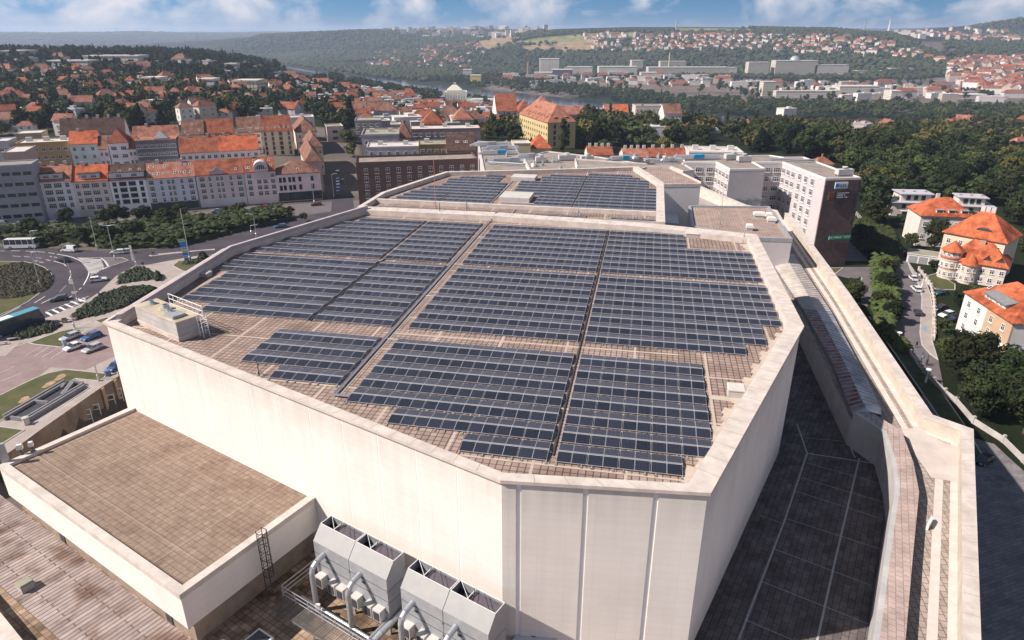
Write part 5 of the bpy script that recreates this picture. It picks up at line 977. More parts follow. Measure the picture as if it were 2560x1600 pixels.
# ------------------------------------------------------------------ lamps, poles and signs
def lamp(base, top, label, arms=1, z=0.1, m=None, adir=1, group='street lamps around the roundabout'):
    b = at(*base, z); h = zat((b.x, b.y), top[1]) - z; t = thing('street_lamp' if arms else 'pole', label, 'street lamp' if arms else 'pole', b, 0, group); mb = MB(); mb.tube((0, 0, 0), (0, 0, h), 0.14, 8, r2=0.07); mb.lathe((0, 0, 0), [(0.22, 0), (0.22, 1.3), (0.14, 1.4)], 8); mb.build('pole', m or M_metal, t)
    for s in ((adir,) if arms == 1 else (-1, 1)) if arms else ():
        mb = MB(); mb.tube((0, 0, h), (s * 1.5, 0, h + 0.25), 0.06, 6); mb.build('arm', M_metal, t); mb = MB(); mb.box((s * 1.9, 0, h + 0.18), (0.9, 0.35, 0.14)); mb.build('lamp_head', M_sheet, t)
    return t
lamp(ZB(1395, 535), ZB(1285, 118), 'double-armed street lamp on the traffic island', 2)
lp2 = lamp(ZB(945, 1055), ZB(795, 565), 'tall street lamp with white signs at the pavement edge', 0)
for z, w, h in ((5.2, 1.1, 1.2), (2.6, 1.2, 0.6)): mb = MB(); mb.box((-0.3, -0.12, z), (w, 0.05, h)); mb.build('sign', M_flatw, lp2)
lamp(ZB(487, 845), ZB(362, 440), 'street lamp standing in the roundabout hedge', 1)
lamp(ZB(470, 590), ZB(345, 185), 'street lamp just behind the white coach', 1, adir=1)
lamp(ZB(1178, 400), ZB(1068, 0), 'very tall lamp mast rising from the shrub belt', 0); lamp(ZB(2300, 540), ZB(2215, -90), 'very tall lamp mast behind the pylon sign', 0)
lamp(ZK(1165, 1560), ZK(1140, 1285), 'lamp mast with one arm near the hall parapet', 1, adir=-1); lamp(ZK(1105, 1530), ZK(1095, 1420), 'short lamp at the slip road', 1); lamp(ZK(1362, 1270), ZK(1330, 960), 'pale pole in front of the arched pink house', 0); lamp(ZK(1865, 1160), ZK(1830, 890), 'pale pole in front of the two-storey corner house', 0)
lamp(ZK(2100, 1080), ZK(2070, 800), 'arched lamp on the shaded side street', 1); lamp(ZK(2095, 700), ZK(2085, 650), 'far lamp at the junction of the side street', 1)
lamp(ZQ(1038, 555), ZQ(985, 385), 'thin lamp post on the lawn by the stairwell', 0); lamp(ZB(905, 1360), ZB(845, 1180), 'small lamp post on the pavement beside the bench', 0)
lamp(ZB(1650, 600), ZB(1590, 430), 'pole carrying a long white banner', 0)
bn = at(*ZB(1650, 600), 0.1); mb = MB(); mb.box((0, -0.1, 1.2), (0.7, 0.05, 4.6)); tag(mb.build('banner', M_flatw, None, bn + Vector((-0.55, 0, 0.4))), 'long white banner hanging from the pole beside the junction', 'banner')
for i, (x, y, yt) in enumerate(((1765, 740, 590), (1210, 990, 905), (1575, 1030, 905))): 
    lamp(ZB(x, y), ZB(x, yt), ['sign pole in the triangular hedge', 'thin dark post at the edge of the long hedge', 'thin post rising from the long hedge'][i], 0, m=M_dark, group='short posts among the hedges')
b = at(*ZB(1765, 740), 0.1); mb = MB(); mb.lathe((0, 0, 0), [(0.42, -0.03), (0.42, 0.03)], 16); o = mb.build('traffic_sign', M_dark, None, b + Vector((0, -0.2, zat((b.x, b.y), ZB(0, 575)[1]))) - Vector((0, 0, 0))); o.rotation_euler = (R(90), 0, 0); tag(o, 'round traffic sign turned away on the hedge pole', 'traffic sign')
for i, (bx_, by_, tx_, ty_) in enumerate(((640, 628, 655, 555), (915, 1028, 940, 910), (1245, 1500, 1290, 1345))): lamp(ZW(bx_, by_), ZW(tx_, ty_), ['far', 'middle', 'near'][i] + ' round-headed lamp along the footpath behind the parapet wall', 0, z=zr, m=M_wframe, group='white garden lamps right of the parapet')
for i, (bx_, by_, tx_, ty_) in enumerate(((640, 628, 655, 555), (915, 1028, 940, 910), (1245, 1500, 1290, 1345))):
    b = at(*ZW(bx_, by_), zr); h = zat((b.x, b.y), ZW(0, ty_)[1]); mb = MB(); mb.lathe((0, 0, 0), [(0.15, 0), (0.55, 0.05), (0.5, 0.2), (0.1, 0.25)], 12); tag(mb.build('lamp_globe', M_wframe, None, (b.x, b.y, h)), ['far', 'middle', 'near'][i] + ' disc-shaped lamp head behind the parapet wall', 'lamp')
lamp(ZW(1195, 390), ZW(1230, 235), 'white lamp post at the fence of the round villa', 0, z=zr, m=M_wframe, group='white garden lamps right of the parapet')
# pylon sign
b = at(*ZB(2275, 535), 0.1); hh = zat((b.x, b.y), ZB(0, 280)[1]); ps = thing('pylon_sign', 'tall curved blue and green pylon sign with white lettering panels', 'sign', b, 0.35); mb = MB(); Wn = 1.9
for k in range(8):
    z0, z1 = hh * k / 8, hh * (k + 1) / 8; s0, s1 = -0.9 * (k / 8) ** 2, -0.9 * ((k + 1) / 8) ** 2; mi = [0, 1, 0, 1, 1, 0, 0, 2][k]
    for y, fl_ in ((-0.2, 1), (0.2, -1)): mb.face([(s0 - Wn / 2, y, z0), (s0 + Wn / 2, y, z0), (s1 + Wn / 2, y, z1), (s1 - Wn / 2, y, z1)][::fl_], mi)
    for x in (-1, 1): q = [(s0 + x * Wn / 2, -0.2, z0), (s0 + x * Wn / 2, 0.2, z0), (s1 + x * Wn / 2, 0.2, z1), (s1 + x * Wn / 2, -0.2, z1)]; mb.face(q if x > 0 else q[::-1], mi)
mb.build('board', [mat('sign blue', (0.02, 0.20, 0.50)), M_flatw, mat('sign lime', (0.45, 0.55, 0.25))], ps)
mb = MB()
for k, z in enumerate((0.18, 0.42, 0.55, 0.93)):
    for j in range(5): mb.box((-0.9 * z * z - 0.6 + j * 0.3, -0.215, hh * z), (0.18, 0.02, 0.22))
mb.build('lettering', mat('sign dark lettering', (0.02, 0.10, 0.22)), ps)
# traffic sign (parking, square) on the right-hand street
b = at(*ZW(1175, 1310), zr); lamp(ZW(1175, 1310), ZW(1215, 1135), 'street sign pole at the lower end of the right-hand street', 0, z=zr, m=M_dark, group='sign poles on the right-hand street'); mb = MB(); mb.box((0, -0.15, 2.1), (0.9, 0.04, 0.9)); mb.box((0, -0.18, 2.3), (0.4, 0.03, 0.5), mi=1); tag(mb.build('traffic_sign', [PN['lblue'], M_wframe], None, b), 'square blue street sign with a pale symbol', 'traffic sign')
lamp(ZW(1255, 1285), ZW(1280, 1165), 'thin dark pole beside the blue street sign', 0, z=zr, m=M_dark, group='sign poles on the right-hand street')
mb = MB(); q = [at(*ZW(*p), zr + 0.16) for p in ((1225, 830), (1262, 835), (1255, 885), (1220, 880))]; mb.face(q); q = [at(*ZW(*p), zr + 0.16) for p in ((1220, 855), (1258, 858), (1256, 886), (1219, 882))]; tag(mb.build('painted_bay', PN['lblue']), kind='structure')
# people
def person(px, py, label, z, col, rz=0.0, stride=0.25, trous=(0.02, 0.02, 0.03)):
    J = {'pel': (0, 0, .95, .15), 'sp': (0, 0, 1.2, .14), 'ch': (0, 0, 1.42, .16), 'nk': (0, 0, 1.53, .06), 'hd': (0, .01, 1.66, .105), 'ht': (0, .0, 1.74, .075),
         'hl': (-.1, 0, .92, .11), 'kl': (-.11, stride * .5, .5, .07), 'al': (-.11, stride * .4 - .1, .08, .045), 'fl': (-.11, stride * .4 + .06, .03, .04), 'hr': (.1, 0, .92, .11), 'kr': (.11, -stride * .3, .5, .07), 'ar': (.11, -stride, .08, .045), 'fr': (.11, -stride + .16, .03, .04),
         'sl': (-.2, 0, 1.42, .07), 'el': (-.26, -.08, 1.16, .05), 'wl': (-.25, .05, .92, .035), 'gl': (-.25, .08, .84, .035), 'sr': (.2, 0, 1.42, .07), 'er': (.26, .06, 1.16, .05), 'wr': (.25, .16, .94, .035), 'gr': (.25, .18, .86, .035)}
    ks = list(J); E = [('pel','sp'),('sp','ch'),('ch','nk'),('nk','hd'),('hd','ht'),('pel','hl'),('hl','kl'),('kl','al'),('al','fl'),('pel','hr'),('hr','kr'),('kr','ar'),('ar','fr'),('ch','sl'),('sl','el'),('el','wl'),('wl','gl'),('ch','sr'),('sr','er'),('er','wr'),('wr','gr')]
    me = bpy.data.meshes.new('person'); me.from_pydata([J[k][:3] for k in ks], [(ks.index(a), ks.index(b)) for a, b in E], []); o = bpy.data.objects.new('person', me); COL.objects.link(o)
    md = o.modifiers.new('skin', 'SKIN'); o.modifiers.new('sub', 'SUBSURF').levels = 1; o.modifiers['sub'].render_levels = 1
    lay = me.skin_vertices[0] if me.skin_vertices else None
    if lay is None:
        bm = bmesh.new(); bm.from_mesh(me); bm.verts.layers.skin.verify(); bm.to_mesh(me); bm.free(); lay = me.skin_vertices[0]
    for i, k in enumerate(ks): lay.data[i].radius = (J[k][3],) * 2; lay.data[i].use_root = (k == 'pel')
    dg = bpy.context.evaluated_depsgraph_get(); m2 = bpy.data.meshes.new_from_object(o.evaluated_get(dg)); o.modifiers.clear(); o.data = m2
    m2.materials.clear()
    for m in (mat('trousers ' + label[:18], trous), mat('top ' + label[:18], col), mat('skin', (0.42, 0.26, 0.19)), mat('dark hair', (0.05, 0.035, 0.025))): m2.materials.append(m)
    for p in m2.polygons:
        c = p.center; p.material_index = 0 if c.z < 0.98 and abs(c.x) < 0.22 else 3 if c.z > 1.66 or (c.z > 1.58 and c.y < -.02) else 2 if c.z > 1.52 or c.z < 0.93 and abs(c.x) > 0.22 else 1
    o.location = at(px, py, z); o.rotation_euler = (0, 0, rz); return tag(o, label, 'person')
person(*ZW(1135, 1080), 'person in dark clothes walking alone down the street', zr + 0.05, (0.03, 0.03, 0.04), 0.2)
person(*ZW(1165, 270), 'person in a white top standing by the garden gate', zr + 0.1, (0.6, 0.58, 0.56), 2.0); person(*ZW(1190, 268), 'person in a reddish top at the garden gate', zr + 0.1, (0.35, 0.12, 0.10), 1.0); person(*ZW(1148, 262), 'person in grey clothes nearest the parked white car', zr + 0.1, (0.15, 0.15, 0.17), 2.8)
person(*ZK(1345, 1185), 'person in pale blue walking past the arched house', 0.1, (0.35, 0.42, 0.5), 0.4); person(*ZK(1455, 1195), 'person in yellowish top on the pavement by the corner house', 0.1, (0.5, 0.4, 0.2), 1.2)
# ------------------------------------------------------------------ town buildings
WINM = {}
def win_mesh(w, h, style):
    k = (round(w, 2), round(h, 2), style)
    if k in WINM: return WINM[k]
    mb = MB(); t = 0.10
    if style != 'dark':
        for x in (-w / 2 + t / 2, w / 2 - t / 2): mb.box((x, 0, 0), (t, 0.1, h))
        mb.box((0, 0, 0), (w - 2 * t, 0.1, t)); mb.box((0, 0, h - t), (w - 2 * t, 0.1, t)); mb.box((0, -0.08, -0.12), (w + 0.2, 0.25, 0.08))
        n = 1 if w < 1.7 else 2 if w < 2.4 else 3
        for i in range(n): mb.box((-w / 2 + w * (i + 1) / (n + 1), -0.005, t), (0.09, 0.1, h - 2 * t))
        if style == 'cross': mb.box((0, -0.01, h * 0.6), (w - 2 * t, 0.08, 0.08))
    else: mb.box((0, 0.0, -0.1), (w + 0.1, 0.16, 0.08)); mb.box((0, 0.0, h), (w + 0.1, 0.12, 0.06))
    fr = mb.mesh('window', M_wframe if style != 'dark' else M_sheet); mb = MB(); mb.face([(-w / 2 + .05, -0.02, 0.05), (w / 2 - .05, -0.02, 0.05), (w / 2 - .05, -0.02, h - .05), (-w / 2 + .05, -0.02, h - .05)])
    WINM[k] = (fr, mb.mesh('pane', M_glass)); return WINM[k]
SKYL = None
def add_win(t, x, y, z, w, h, style='cross', rz=0.0, pane=True):
    fr, pn = win_mesh(w, h, style); o = inst(fr, 'window', t, (x, y, z), (0, 0, rz)); 
    inst(pn, 'pane', o)
    return o
WALLM = {}
def wallc(c):
    k = tuple(c)
    if k not in WALLM: WALLM[k] = mat('render %d' % len(WALLM), c, var=0.09, scale=0.25)
    return WALLM[k]
def eave_point(px, py, Y): return atY(px, py, Y)
def building(name, label, cat, l, r, Y, th=19.7, depth=12, roof=('gable', 4.5), wall=(0.6, 0.58, 0.56), rm=None, wins=None, zb=None, chim=0, sky=(), group=None, over=0.5, win_side=None, shop=None, extra=None, style='cross', parm=None, split=None):
    """front eave from photo point l (at distance Y) to photo column r; th = facade direction in degrees"""
    p = eave_point(l[0], l[1], Y); th = R(th); dx, dy = math.cos(th), math.sin(th); lo, hi = 0.5, 400.0
    for _ in range(60):
        m = (lo + hi) / 2
        if -9000 < proj((p.x + dx * m, p.y + dy * m, p.z))[0] < r: lo = m
        else: hi = m
    W = lo; g = zb if zb is not None else min(tz(p.x, p.y), tz(p.x + dx * W, p.y + dy * W)) - 0.5
    h = p.z - g; t = thing(name, label, cat, (p.x, p.y, g), th, group); wm = wallc([min(0.82, c * (1.35 if cat == 'town house' and Y < 420 else 1.0)) for c in wall]); rm = rm or T_or; kind, rh = roof[0], roof[1]; ov = over
    mb = MB(); mb.prism([(0, 0), (W, 0), (W, depth), (0, depth)], 0, h)
    if kind == 'gable':
        for x in (0.0, W): q = [(x, 0, h), (x, depth, h), (x, depth / 2, h + rh)]; mb.face(q if x else q[::-1])
    mb.build('wall', wm, t); rb = MB()
    if kind == 'gable':
        for s in (0, 1):
            y0 = -ov if s == 0 else depth + ov; z0 = h - ov * rh / (depth / 2); a = [(0 - .15, y0, z0), (W + .15, y0, z0), (W + .15, depth / 2, h + rh), (-.15, depth / 2, h + rh)]
            rb.face(a if s == 0 else a[::-1]); b_ = [(x, y, z - 0.2) for x, y, z in a]; rb.face(b_[::-1] if s == 0 else b_)
            for i, j in ((0, 1), (1, 2), (3, 0)): q = [b_[i], b_[j], a[j], a[i]]; rb.face(q)
    elif kind == 'hip':
        i_ = min(W, depth) / 2; z0 = h - 0.1; x0, x1, y0, y1 = -ov, W + ov, -ov, depth + ov
        A_, B2, C_, D_ = (x0, y0, z0), (x1, y0, z0), (x1, y1, z0), (x0, y1, z0)
        if W >= depth: r1, r2 = (i_ + (-ov) * 0, depth / 2, h + rh), (W - i_, depth / 2, h + rh); rb.face([A_, B2, r2, r1]); rb.face([C_, D_, r1, r2]); rb.face([B2, C_, r2]); rb.face([D_, A_, r1])
        else: r1, r2 = (W / 2, i_, h + rh), (W / 2, depth - i_, h + rh); rb.face([A_, B2, r1]); rb.face([B2, C_, r2, r1]); rb.face([C_, D_, r2]); rb.face([D_, A_, r1, r2])
        rb.prism([(x0, y0), (x1, y0), (x1, y1), (x0, y1)], z0 - 0.18, z0 - 0.01)
    else:
        P = [(-.1, -.1), (W + .1, -.1), (W + .1, depth + .1), (-.1, depth + .1)]; rb.prism(P, h - 0.02, h + 0.1, 1, 0); I = offset_poly(P, [0.35] * 4); ring(rb, P, I, h + 0.1, h + rh, 1, h + 0.1)
    ro = rb.build('roof', [rm, parm or wm], t)
    for i in range(chim):
        cx_ = W * (i + 0.5) / chim if chim > 1 else W * 0.3; cx_ = min(max(cx_, min(W, depth) / 2), W - min(W, depth) / 2) if kind == 'hip' else cx_; mb = MB(); zc = h + (rh if kind != 'flat' else 0.1); mb.box((cx_, depth * (0.5 if kind != 'flat' else 0.6), zc - (1.2 if kind != 'flat' else 0)), (1.1 if kind != 'flat' else 2.2, 0.7 if kind != 'flat' else 1.8, 2.3 if kind != 'flat' else 1.7), top=1); mb.build('chimney', [M_flatw, M_conc], ro)
    for fx, fy in sky:
        mb = MB(); y = -ov + (depth / 2 + ov) * fy; z = h - ov * rh / (depth / 2) + (rh + ov * rh / (depth / 2)) * fy; sl = math.atan2(rh, depth / 2); mb.box((0, 0, 0), (0.8, 1.1, 0.12), mi=0); mb.face([(-.3, -.45, .125), (.3, -.45, .125), (.3, .45, .125), (-.3, .45, .125)], 1)
        o = mb.build('skylight', [M_wframe, M_glass], ro, (W * fx, y, z)); o.rotation_euler = (sl, 0, 0)
    if wins:
        cols, rows, ww, wh = wins[:4]; z0 = wins[4] if len(wins) > 4 else 1.2; z1 = h - 0.8
        xs = cols if isinstance(cols, (list, tuple)) else [(i + 0.5) / cols for i in range(cols)]
        if isinstance(rows, (list, tuple)): zs = rows
        else: st = (z1 - z0) / rows; zs = [z0 + st * (k + 0.5) - wh / 2 for k in range(rows)]
        for z in zs:
            for c in xs:
                w_ = ww
                if isinstance(c, (list, tuple)): c, w_ = c
                add_win(t, W * c, -0.06, z, w_, wh, style)
    if win_side:
        for sd_ in win_side[0]:
            n = win_side[1]
            st = (h - 2) / win_side[2]
            for k in range(win_side[2]):
                for i in range(n): add_win(t, -0.06 if sd_ == 'l' else W + 0.06, depth * (i + 0.5) / n, 1.4 + st * k, 1.2, 1.4, style, R(-90) if sd_ == 'l' else R(90))
    if shop: mb = MB(); mb.box((W / 2, -0.05, 0.3), (W - 0.3, 0.14, shop[0])); mb.build('shopfront', shop[1], t)
    if extra: extra(t, W, h, depth, ro)
    return t, W, h
FD = Vector((math.cos(R(19.7)), math.sin(R(19.7)))); FA = Vector((-173.0, 242.9)); FN = Vector((-FD.y, FD.x))
def rowY(px, D):
    """distance of the plane parallel to the house row, D metres behind its facade, at photo column px"""
    p0 = FA + FN * D; kx = (px - 1280) / FPX
    # x = kx*d with d about y*cp + (H-z)*sp ; use z=12
    A = FD.y; # solve p0.x + FD.x*t = kx*((p0.y+FD.y*t)*cp + 51*sp)
    t = (kx * (p0.y * cp + 51 * sp) - p0.x) / (FD.x - kx * FD.y * cp); return p0.y + FD.y * t
def rb(label, l, r, D, **kw): 
    return building(kw.pop('name', 'town_house'), label, kw.pop('cat', 'town house'), l, r, rowY(l[0], D), **kw)
def arch(t, W, h, d, ro):
    mb = MB(); n = 12; c = W * 0.55; r = W * 0.23
    pts = [(c + r * math.cos(a), h - 0.6 + 1.6 + r * math.sin(a)) for a in np.linspace(0, math.pi, n)]; q = [(c - r, h - 0.6)] + []
    P = [(c + r, h - 3)] + [(x, z) for x, z in pts] + [(c - r, h - 3)]
    mb.face([(x, -0.5, z) for x, z in P][::-1]); 
    for i in range(len(P) - 1): mb.face([(P[i][0], -0.5, P[i][1]), (P[i + 1][0], -0.5, P[i + 1][1]), (P[i + 1][0], 4.5, P[i + 1][1]), (P[i][0], 4.5, P[i][1])])
    mb.build('arched_gable', wallc((0.56, 0.47, 0.47)), t); mb = MB(); r2 = r * 0.72; mb.face([(c + r2 * math.cos(a), -0.53, h + 0.5 + r2 * math.sin(a)) for a in np.linspace(0, math.pi, 10)][::-1]); mb.build('arched_window', M_glass, t)
    mb = MB()
    for k in range(-2, 3): x = c + k * r2 * 0.38; mb.box((x, -0.57, h + 0.5), (0.12, 0.06, math.sqrt(max(0.05, r2 ** 2 - (x - c) ** 2)) - 0.05))
    mb.box((c, -0.57, h + 0.45), (2 * r2, 0.06, 0.12)); mb.build('glazing_bars', M_wframe, t)
def attic(t, W, h, d, ro, f0=0.2, f1=0.78, hh=2.1, col=(0.55, 0.53, 0.55)):
    x0, x1 = W * f0, W * f1; mb = MB(); mb.prism([(x0, 0.5), (x1, 0.5), (x1, 5), (x0, 5)], h - 0.2, h + hh); o = mb.build('dormer', wallc(col), t)
    mb = MB(); mb.prism([(x0 - .3, 0.2), (x1 + .3, 0.2), (x1 + .2, 5.4), (x0 - .2, 5.4)], h + hh + 0.01, h + hh + 0.2); mb.build('dormer_roof', T_dk, o)
    for f in (0.28, 0.72): add_win(t, x0 + (x1 - x0) * f, 0.45, h + 0.6, 1.9, 1.1)
lav, bei, wht, bgr, mau, pnk = (0.53, 0.51, 0.55), (0.50, 0.43, 0.39), (0.60, 0.58, 0.61), (0.40, 0.43, 0.49), (0.44, 0.37, 0.38), (0.55, 0.46, 0.47)
W5 = [0.13, (0.36, 2.5), (0.62, 2.5), 0.87]
building('office_block', 'plain grey office block with dark strip windows at the far left of the street', 'office block', (-60, 420), 76, rowY(-60, -4), roof=('flat', 0.5), wall=(0.27, 0.28, 0.31), rm=M_flat, wins=(5, 5, 2.6, 1.3), zb=0, depth=10, style='dark', parm=wallc((0.36, 0.37, 0.40)))
rb('lavender white town house with orange roof and wide dormer, first after the office block', (81, 453), 177, 0, wall=lav, rm=T_or2, wins=(W5, 4, 1.3, 1.7, 3.6), zb=0, chim=3, extra=attic)
rb('beige town house with orange roof and a wide dormer', (178, 452), 269, 0, wall=bei, rm=T_or, wins=(W5, 4, 1.3, 1.7, 2.0), zb=0, chim=1, extra=attic)
rb('white town house with plain dark windows and dark brown roof', (271, 449), 362, 0, wall=wht, rm=T_dk, wins=(W5, 4, 1.4, 1.6, 3.4), zb=0, style='dark', sky=((0.3, 0.55), (0.6, 0.6), (0.85, 0.6)), extra=lambda t, W, h, d, ro: attic(t, W, h, d, ro, 0.02, 0.98, 2.2, (0.58, 0.56, 0.58)))
rb('blue-grey town house with an orange roof dotted with skylights', (363, 445), 486, 0, wall=bgr, rm=T_or2, wins=([(0.1, 1.8), 0.3, 0.45, 0.54, 0.72, (0.9, 1.8)], 4, 1.1, 1.7, 3.0), zb=0, sky=[(0.08 + 0.0, 0.3), (0.18, 0.3), (0.27, 0.3), (0.38, 0.3), (0.6, 0.3), (0.7, 0.3), (0.8, 0.3), (0.92, 0.3), (0.1, 0.75), (0.2, 0.75), (0.4, 0.75), (0.72, 0.78), (0.82, 0.78), (0.92, 0.78)], chim=2, shop=(3.0, M_dark))
def gableface(t, W, h, d, ro):
    mb = MB(); c = W * 0.45; P = [(c - 3, h - .5), (c - 2.4, h + 1.2), (c - 1.2, h + 1.5), (c, h + 2.6), (c + 1.2, h + 1.5), (c + 2.4, h + 1.2), (c + 3, h - .5)]; mb.face([(x, -0.25, z) for x, z in P][::-1]); mb.face([(x, 0.3, z) for x, z in P])
    for a, b in zip(P, P[1:]): mb.face([(a[0], -.25, a[1]), (b[0], -.25, b[1]), (b[0], .3, b[1]), (a[0], .3, a[1])][::-1])
    mb.build('curved_gable', wallc(mau), t)
rb('long mauve town house with weathered red roof and a small curved gable', (488, 437), 608, 0, wall=mau, rm=T_rd, wins=([(0.12, 1.9), 0.28, 0.44, 0.53, 0.72, (0.9, 1.9)], 4, 1.1, 1.7, 3.0), zb=0, extra=gableface, shop=(3.0, wallc((0.6, 0.59, 0.6))), sky=((0.4, 0.25), (0.85, 0.3)))
rb('pink town house with a great arched window in its gable', (609, 429), 687, 0, wall=pnk, rm=T_rd, wins=([0.15, 0.45, 0.65, 0.9], 4, 1.7, 1.7, 3.0), zb=0, extra=arch, sky=((0.1, 0.3), (0.18, 0.3), (0.88, 0.35), (0.35, 0.75), (0.65, 0.75), (0.85, 0.75)), chim=1)
def shops(t, W, h, d, ro):
    for f in (0.15, 0.42, 0.86): mb = MB(); mb.box((W * f, -0.16, 0.6), (3.0, 0.1, 2.4)); mb.build('shop_window', M_glass, t)
rb('low pink two-storey corner house with a dark shopfront', (690, 436), 800, 0, wall=pnk, rm=T_br, roof=('hip', 4.2), wins=([0.08, 0.17, 0.29, 0.38, 0.52, 0.8], 2, 1.2, 2.0, 4.0), zb=0, shop=(3.4, mat('dark green shopfront', (0.03, 0.05, 0.05))), style='dark', depth=14, extra=shops, sky=((0.3, 0.3), (0.5, 0.35)))
# long side wing of the corner house along the side street and blocks behind
building('town_house', 'long brown roofed wing running back along the shaded side street', 'town house', ZK(1760, 650), ZK(1950, 0)[0], rowY(765, 13), th=19.7, depth=36, roof=('hip', 5), wall=(0.42, 0.34, 0.30), rm=T_br, zb=0)
building('town_house', 'ochre yellow wing with a brown roof behind the brown side wing', 'town house', ZK(1775, 470), ZK(1960, 0)[0], rowY(765, 48), depth=26, roof=('hip', 5), wall=(0.48, 0.38, 0.23), rm=T_br, zb=1, wins=(3, 3, 1.2, 1.6, 2))
# second row, seen across the courtyards
rb('ochre apartment block with flat roof and white lift houses', ZL(215, 225), ZL(935, 0)[0], 62, roof=('flat', 0.5), wall=(0.40, 0.26, 0.12), rm=M_flatw, wins=(7, 5, 1.6, 1.5, 1.5), chim=3, depth=13, name='apartment_block', cat='apartment block')
rb('mint green courtyard house with an orange roof and glazed bay', ZL(945, 215), ZL(1335, 0)[0], 60, wall=(0.45, 0.52, 0.50), rm=T_or, wins=([0.15, 0.45, 0.8], 5, 1.3, 1.6, 1.5), chim=1)
rb('pale pink courtyard house with a dark hipped roof', ZL(1345, 280), ZL(1480, 0)[0], 58, wall=(0.55, 0.47, 0.50), rm=T_br, wins=(2, 4, 1.2, 1.6, 1.5))
rb('white courtyard house with a tall brown hipped roof', ZL(1480, 205), ZL(1750, 0)[0], 57, wall=(0.60, 0.57, 0.60), rm=T_rd, roof=('hip', 5.5), wins=(2, 5, 2.2, 1.6, 1.5))
rb('narrow white house with balconies and a small brown gable', ZL(1755, 275), ZL(1870, 0)[0], 57, wall=(0.58, 0.55, 0.56), rm=T_rd, wins=(2, 4, 1.2, 1.6, 1.5))
def turret(t, W, h, d, ro):
    mb = MB(); mb.face([(W*.62-3, 2, h+.4), (W*.62+3, 2, h+.4), (W*.62, 4, h+3.6)]); mb.face([(W*.62+3, 2, h+.4), (W*.62+3, 7, h+.4), (W*.62, 4, h+3.6)]); mb.face([(W*.62-3, 7, h+.4), (W*.62-3, 2, h+.4), (W*.62, 4, h+3.6)]); mb.face([(W*.62+3, 7, h+.4),(W*.62-3, 7, h+.4), (W*.62, 4, h+3.6)]); mb.build('pyramid_roof', M_sheet, ro)
rb('dark grey rendered block with rows of white windows and a salmon roof edge', ZL(1850, 180), ZK(185, 0)[0], 55, wall=(0.115, 0.12, 0.14), rm=T_or2, roof=('flat', 0.3), wins=(6, 5, 2.3, 1.6, 1.2), extra=turret, depth=14, name='apartment_block', cat='apartment block', parm=wallc((0.45, 0.22, 0.16)))
rb('pair of courtyard houses under one long bright orange roof, left half', ZK(235, 535), ZK(700, 0)[0], 45, wall=(0.56, 0.53, 0.54), rm=T_rd, roof=('gable', 5.5), wins=(6, 4, 1.6, 1.5, 1.2), chim=2, depth=14)
rb('pair of courtyard houses under one long bright orange roof, right half', ZK(702, 512), ZK(1190, 0)[0], 45, wall=(0.58, 0.56, 0.56), rm=T_or, roof=('gable', 5.5), wins=(6, 4, 1.6, 1.5, 1.2), chim=3, depth=14)
# third row
rb('brown slate-like roofed house with white skylight at the far side of the courtyards', ZK(265, 315), ZK(530, 0)[0], 96, wall=(0.55, 0.50, 0.48), rm=T_br, roof=('gable', 6), sky=((0.15, 0.2), (0.5, 0.7), (0.8, 0.3)), wins=(3, 3, 1.4, 1.5, 1.2))
rb('red roofed yellow house with black attic openings', ZK(545, 300), ZK(890, 0)[0], 97, wall=(0.52, 0.43, 0.28), rm=T_rd, roof=('gable', 6), wins=([0.1, 0.4, 0.6, 0.88], 4, 1.8, 2.0, 1.0), style='dark')
rb('brownish roofed house with a line of bright skylights', ZK(935, 285), ZK(1215, 0)[0], 96, wall=(0.56, 0.52, 0.49), rm=T_br, roof=('gable', 6.5), sky=((0.1, 0.2), (0.16, 0.2), (0.22, 0.2), (0.5, 0.25), (0.6, 0.25), (0.82, 0.25), (0.9, 0.25)), wins=(4, 3, 1.4, 1.5, 1.2))
rb('tall cream apartment house with balconies and a red roof', ZK(1232, 270), ZK(1590, 0)[0], 90, wall=(0.52, 0.44, 0.33), rm=T_rd, roof=('gable', 6.5), wins=([0.08, 0.33, (0.6, 1.8), 0.88], 5, 1.2, 1.9, 1.0), sky=((0.03, 0.2), (0.2, 0.25), (0.45, 0.25), (0.58, 0.25), (0.75, 0.25), (0.9, 0.25)), style='dark')
rb('brown roofed corner house at the top of the side street', ZK(1640, 290), ZK(1890, 0)[0], 92, wall=(0.48, 0.40, 0.33), rm=T_br, roof=('hip', 6), depth=30, wins=(3, 3, 1.4, 1.5, 1.2))
rb('small tan house with two dark windows beyond the side street', ZK(2010, 235), ZK(2210, 0)[0], 120, wall=(0.46, 0.36, 0.31), rm=M_gren, roof=('flat', 0.6), wins=(1, 2, 3.0, 1.6, 1.2), style='dark')
rb('long white flat roofed block with roof terrace, behind the third row', ZK(1050, 150), ZK(1860, 0)[0], 125, wall=(0.60, 0.56, 0.55), rm=M_flatw, roof=('flat', 0.8), wins=(9, 3, 1.8, 1.5, 1), chim=3, name='apartment_block', cat='apartment block')
rb('dark brown long roof with tall white chimneys behind the ochre block', ZL(830, 95), ZL(1720, 0)[0], 98, wall=(0.5, 0.45, 0.43), rm=T_dk, roof=('gable', 7), chim=6, wins=(7, 3, 1.3, 1.5, 1.2))
rb('salmon roofed house tucked behind the dark grey block', ZL(1830, 180), ZK(230, 0)[0], 78, wall=(0.5, 0.45, 0.42), rm=T_or2, roof=('gable', 6), chim=1)
rb('olive grey flat roofed block behind the ochre block', ZL(190, 90), ZL(560, 0)[0], 95, wall=(0.25, 0.20, 0.15), rm=M_flatw, roof=('flat', 0.4), wins=(3, 3, 1.5, 1.5, 1))
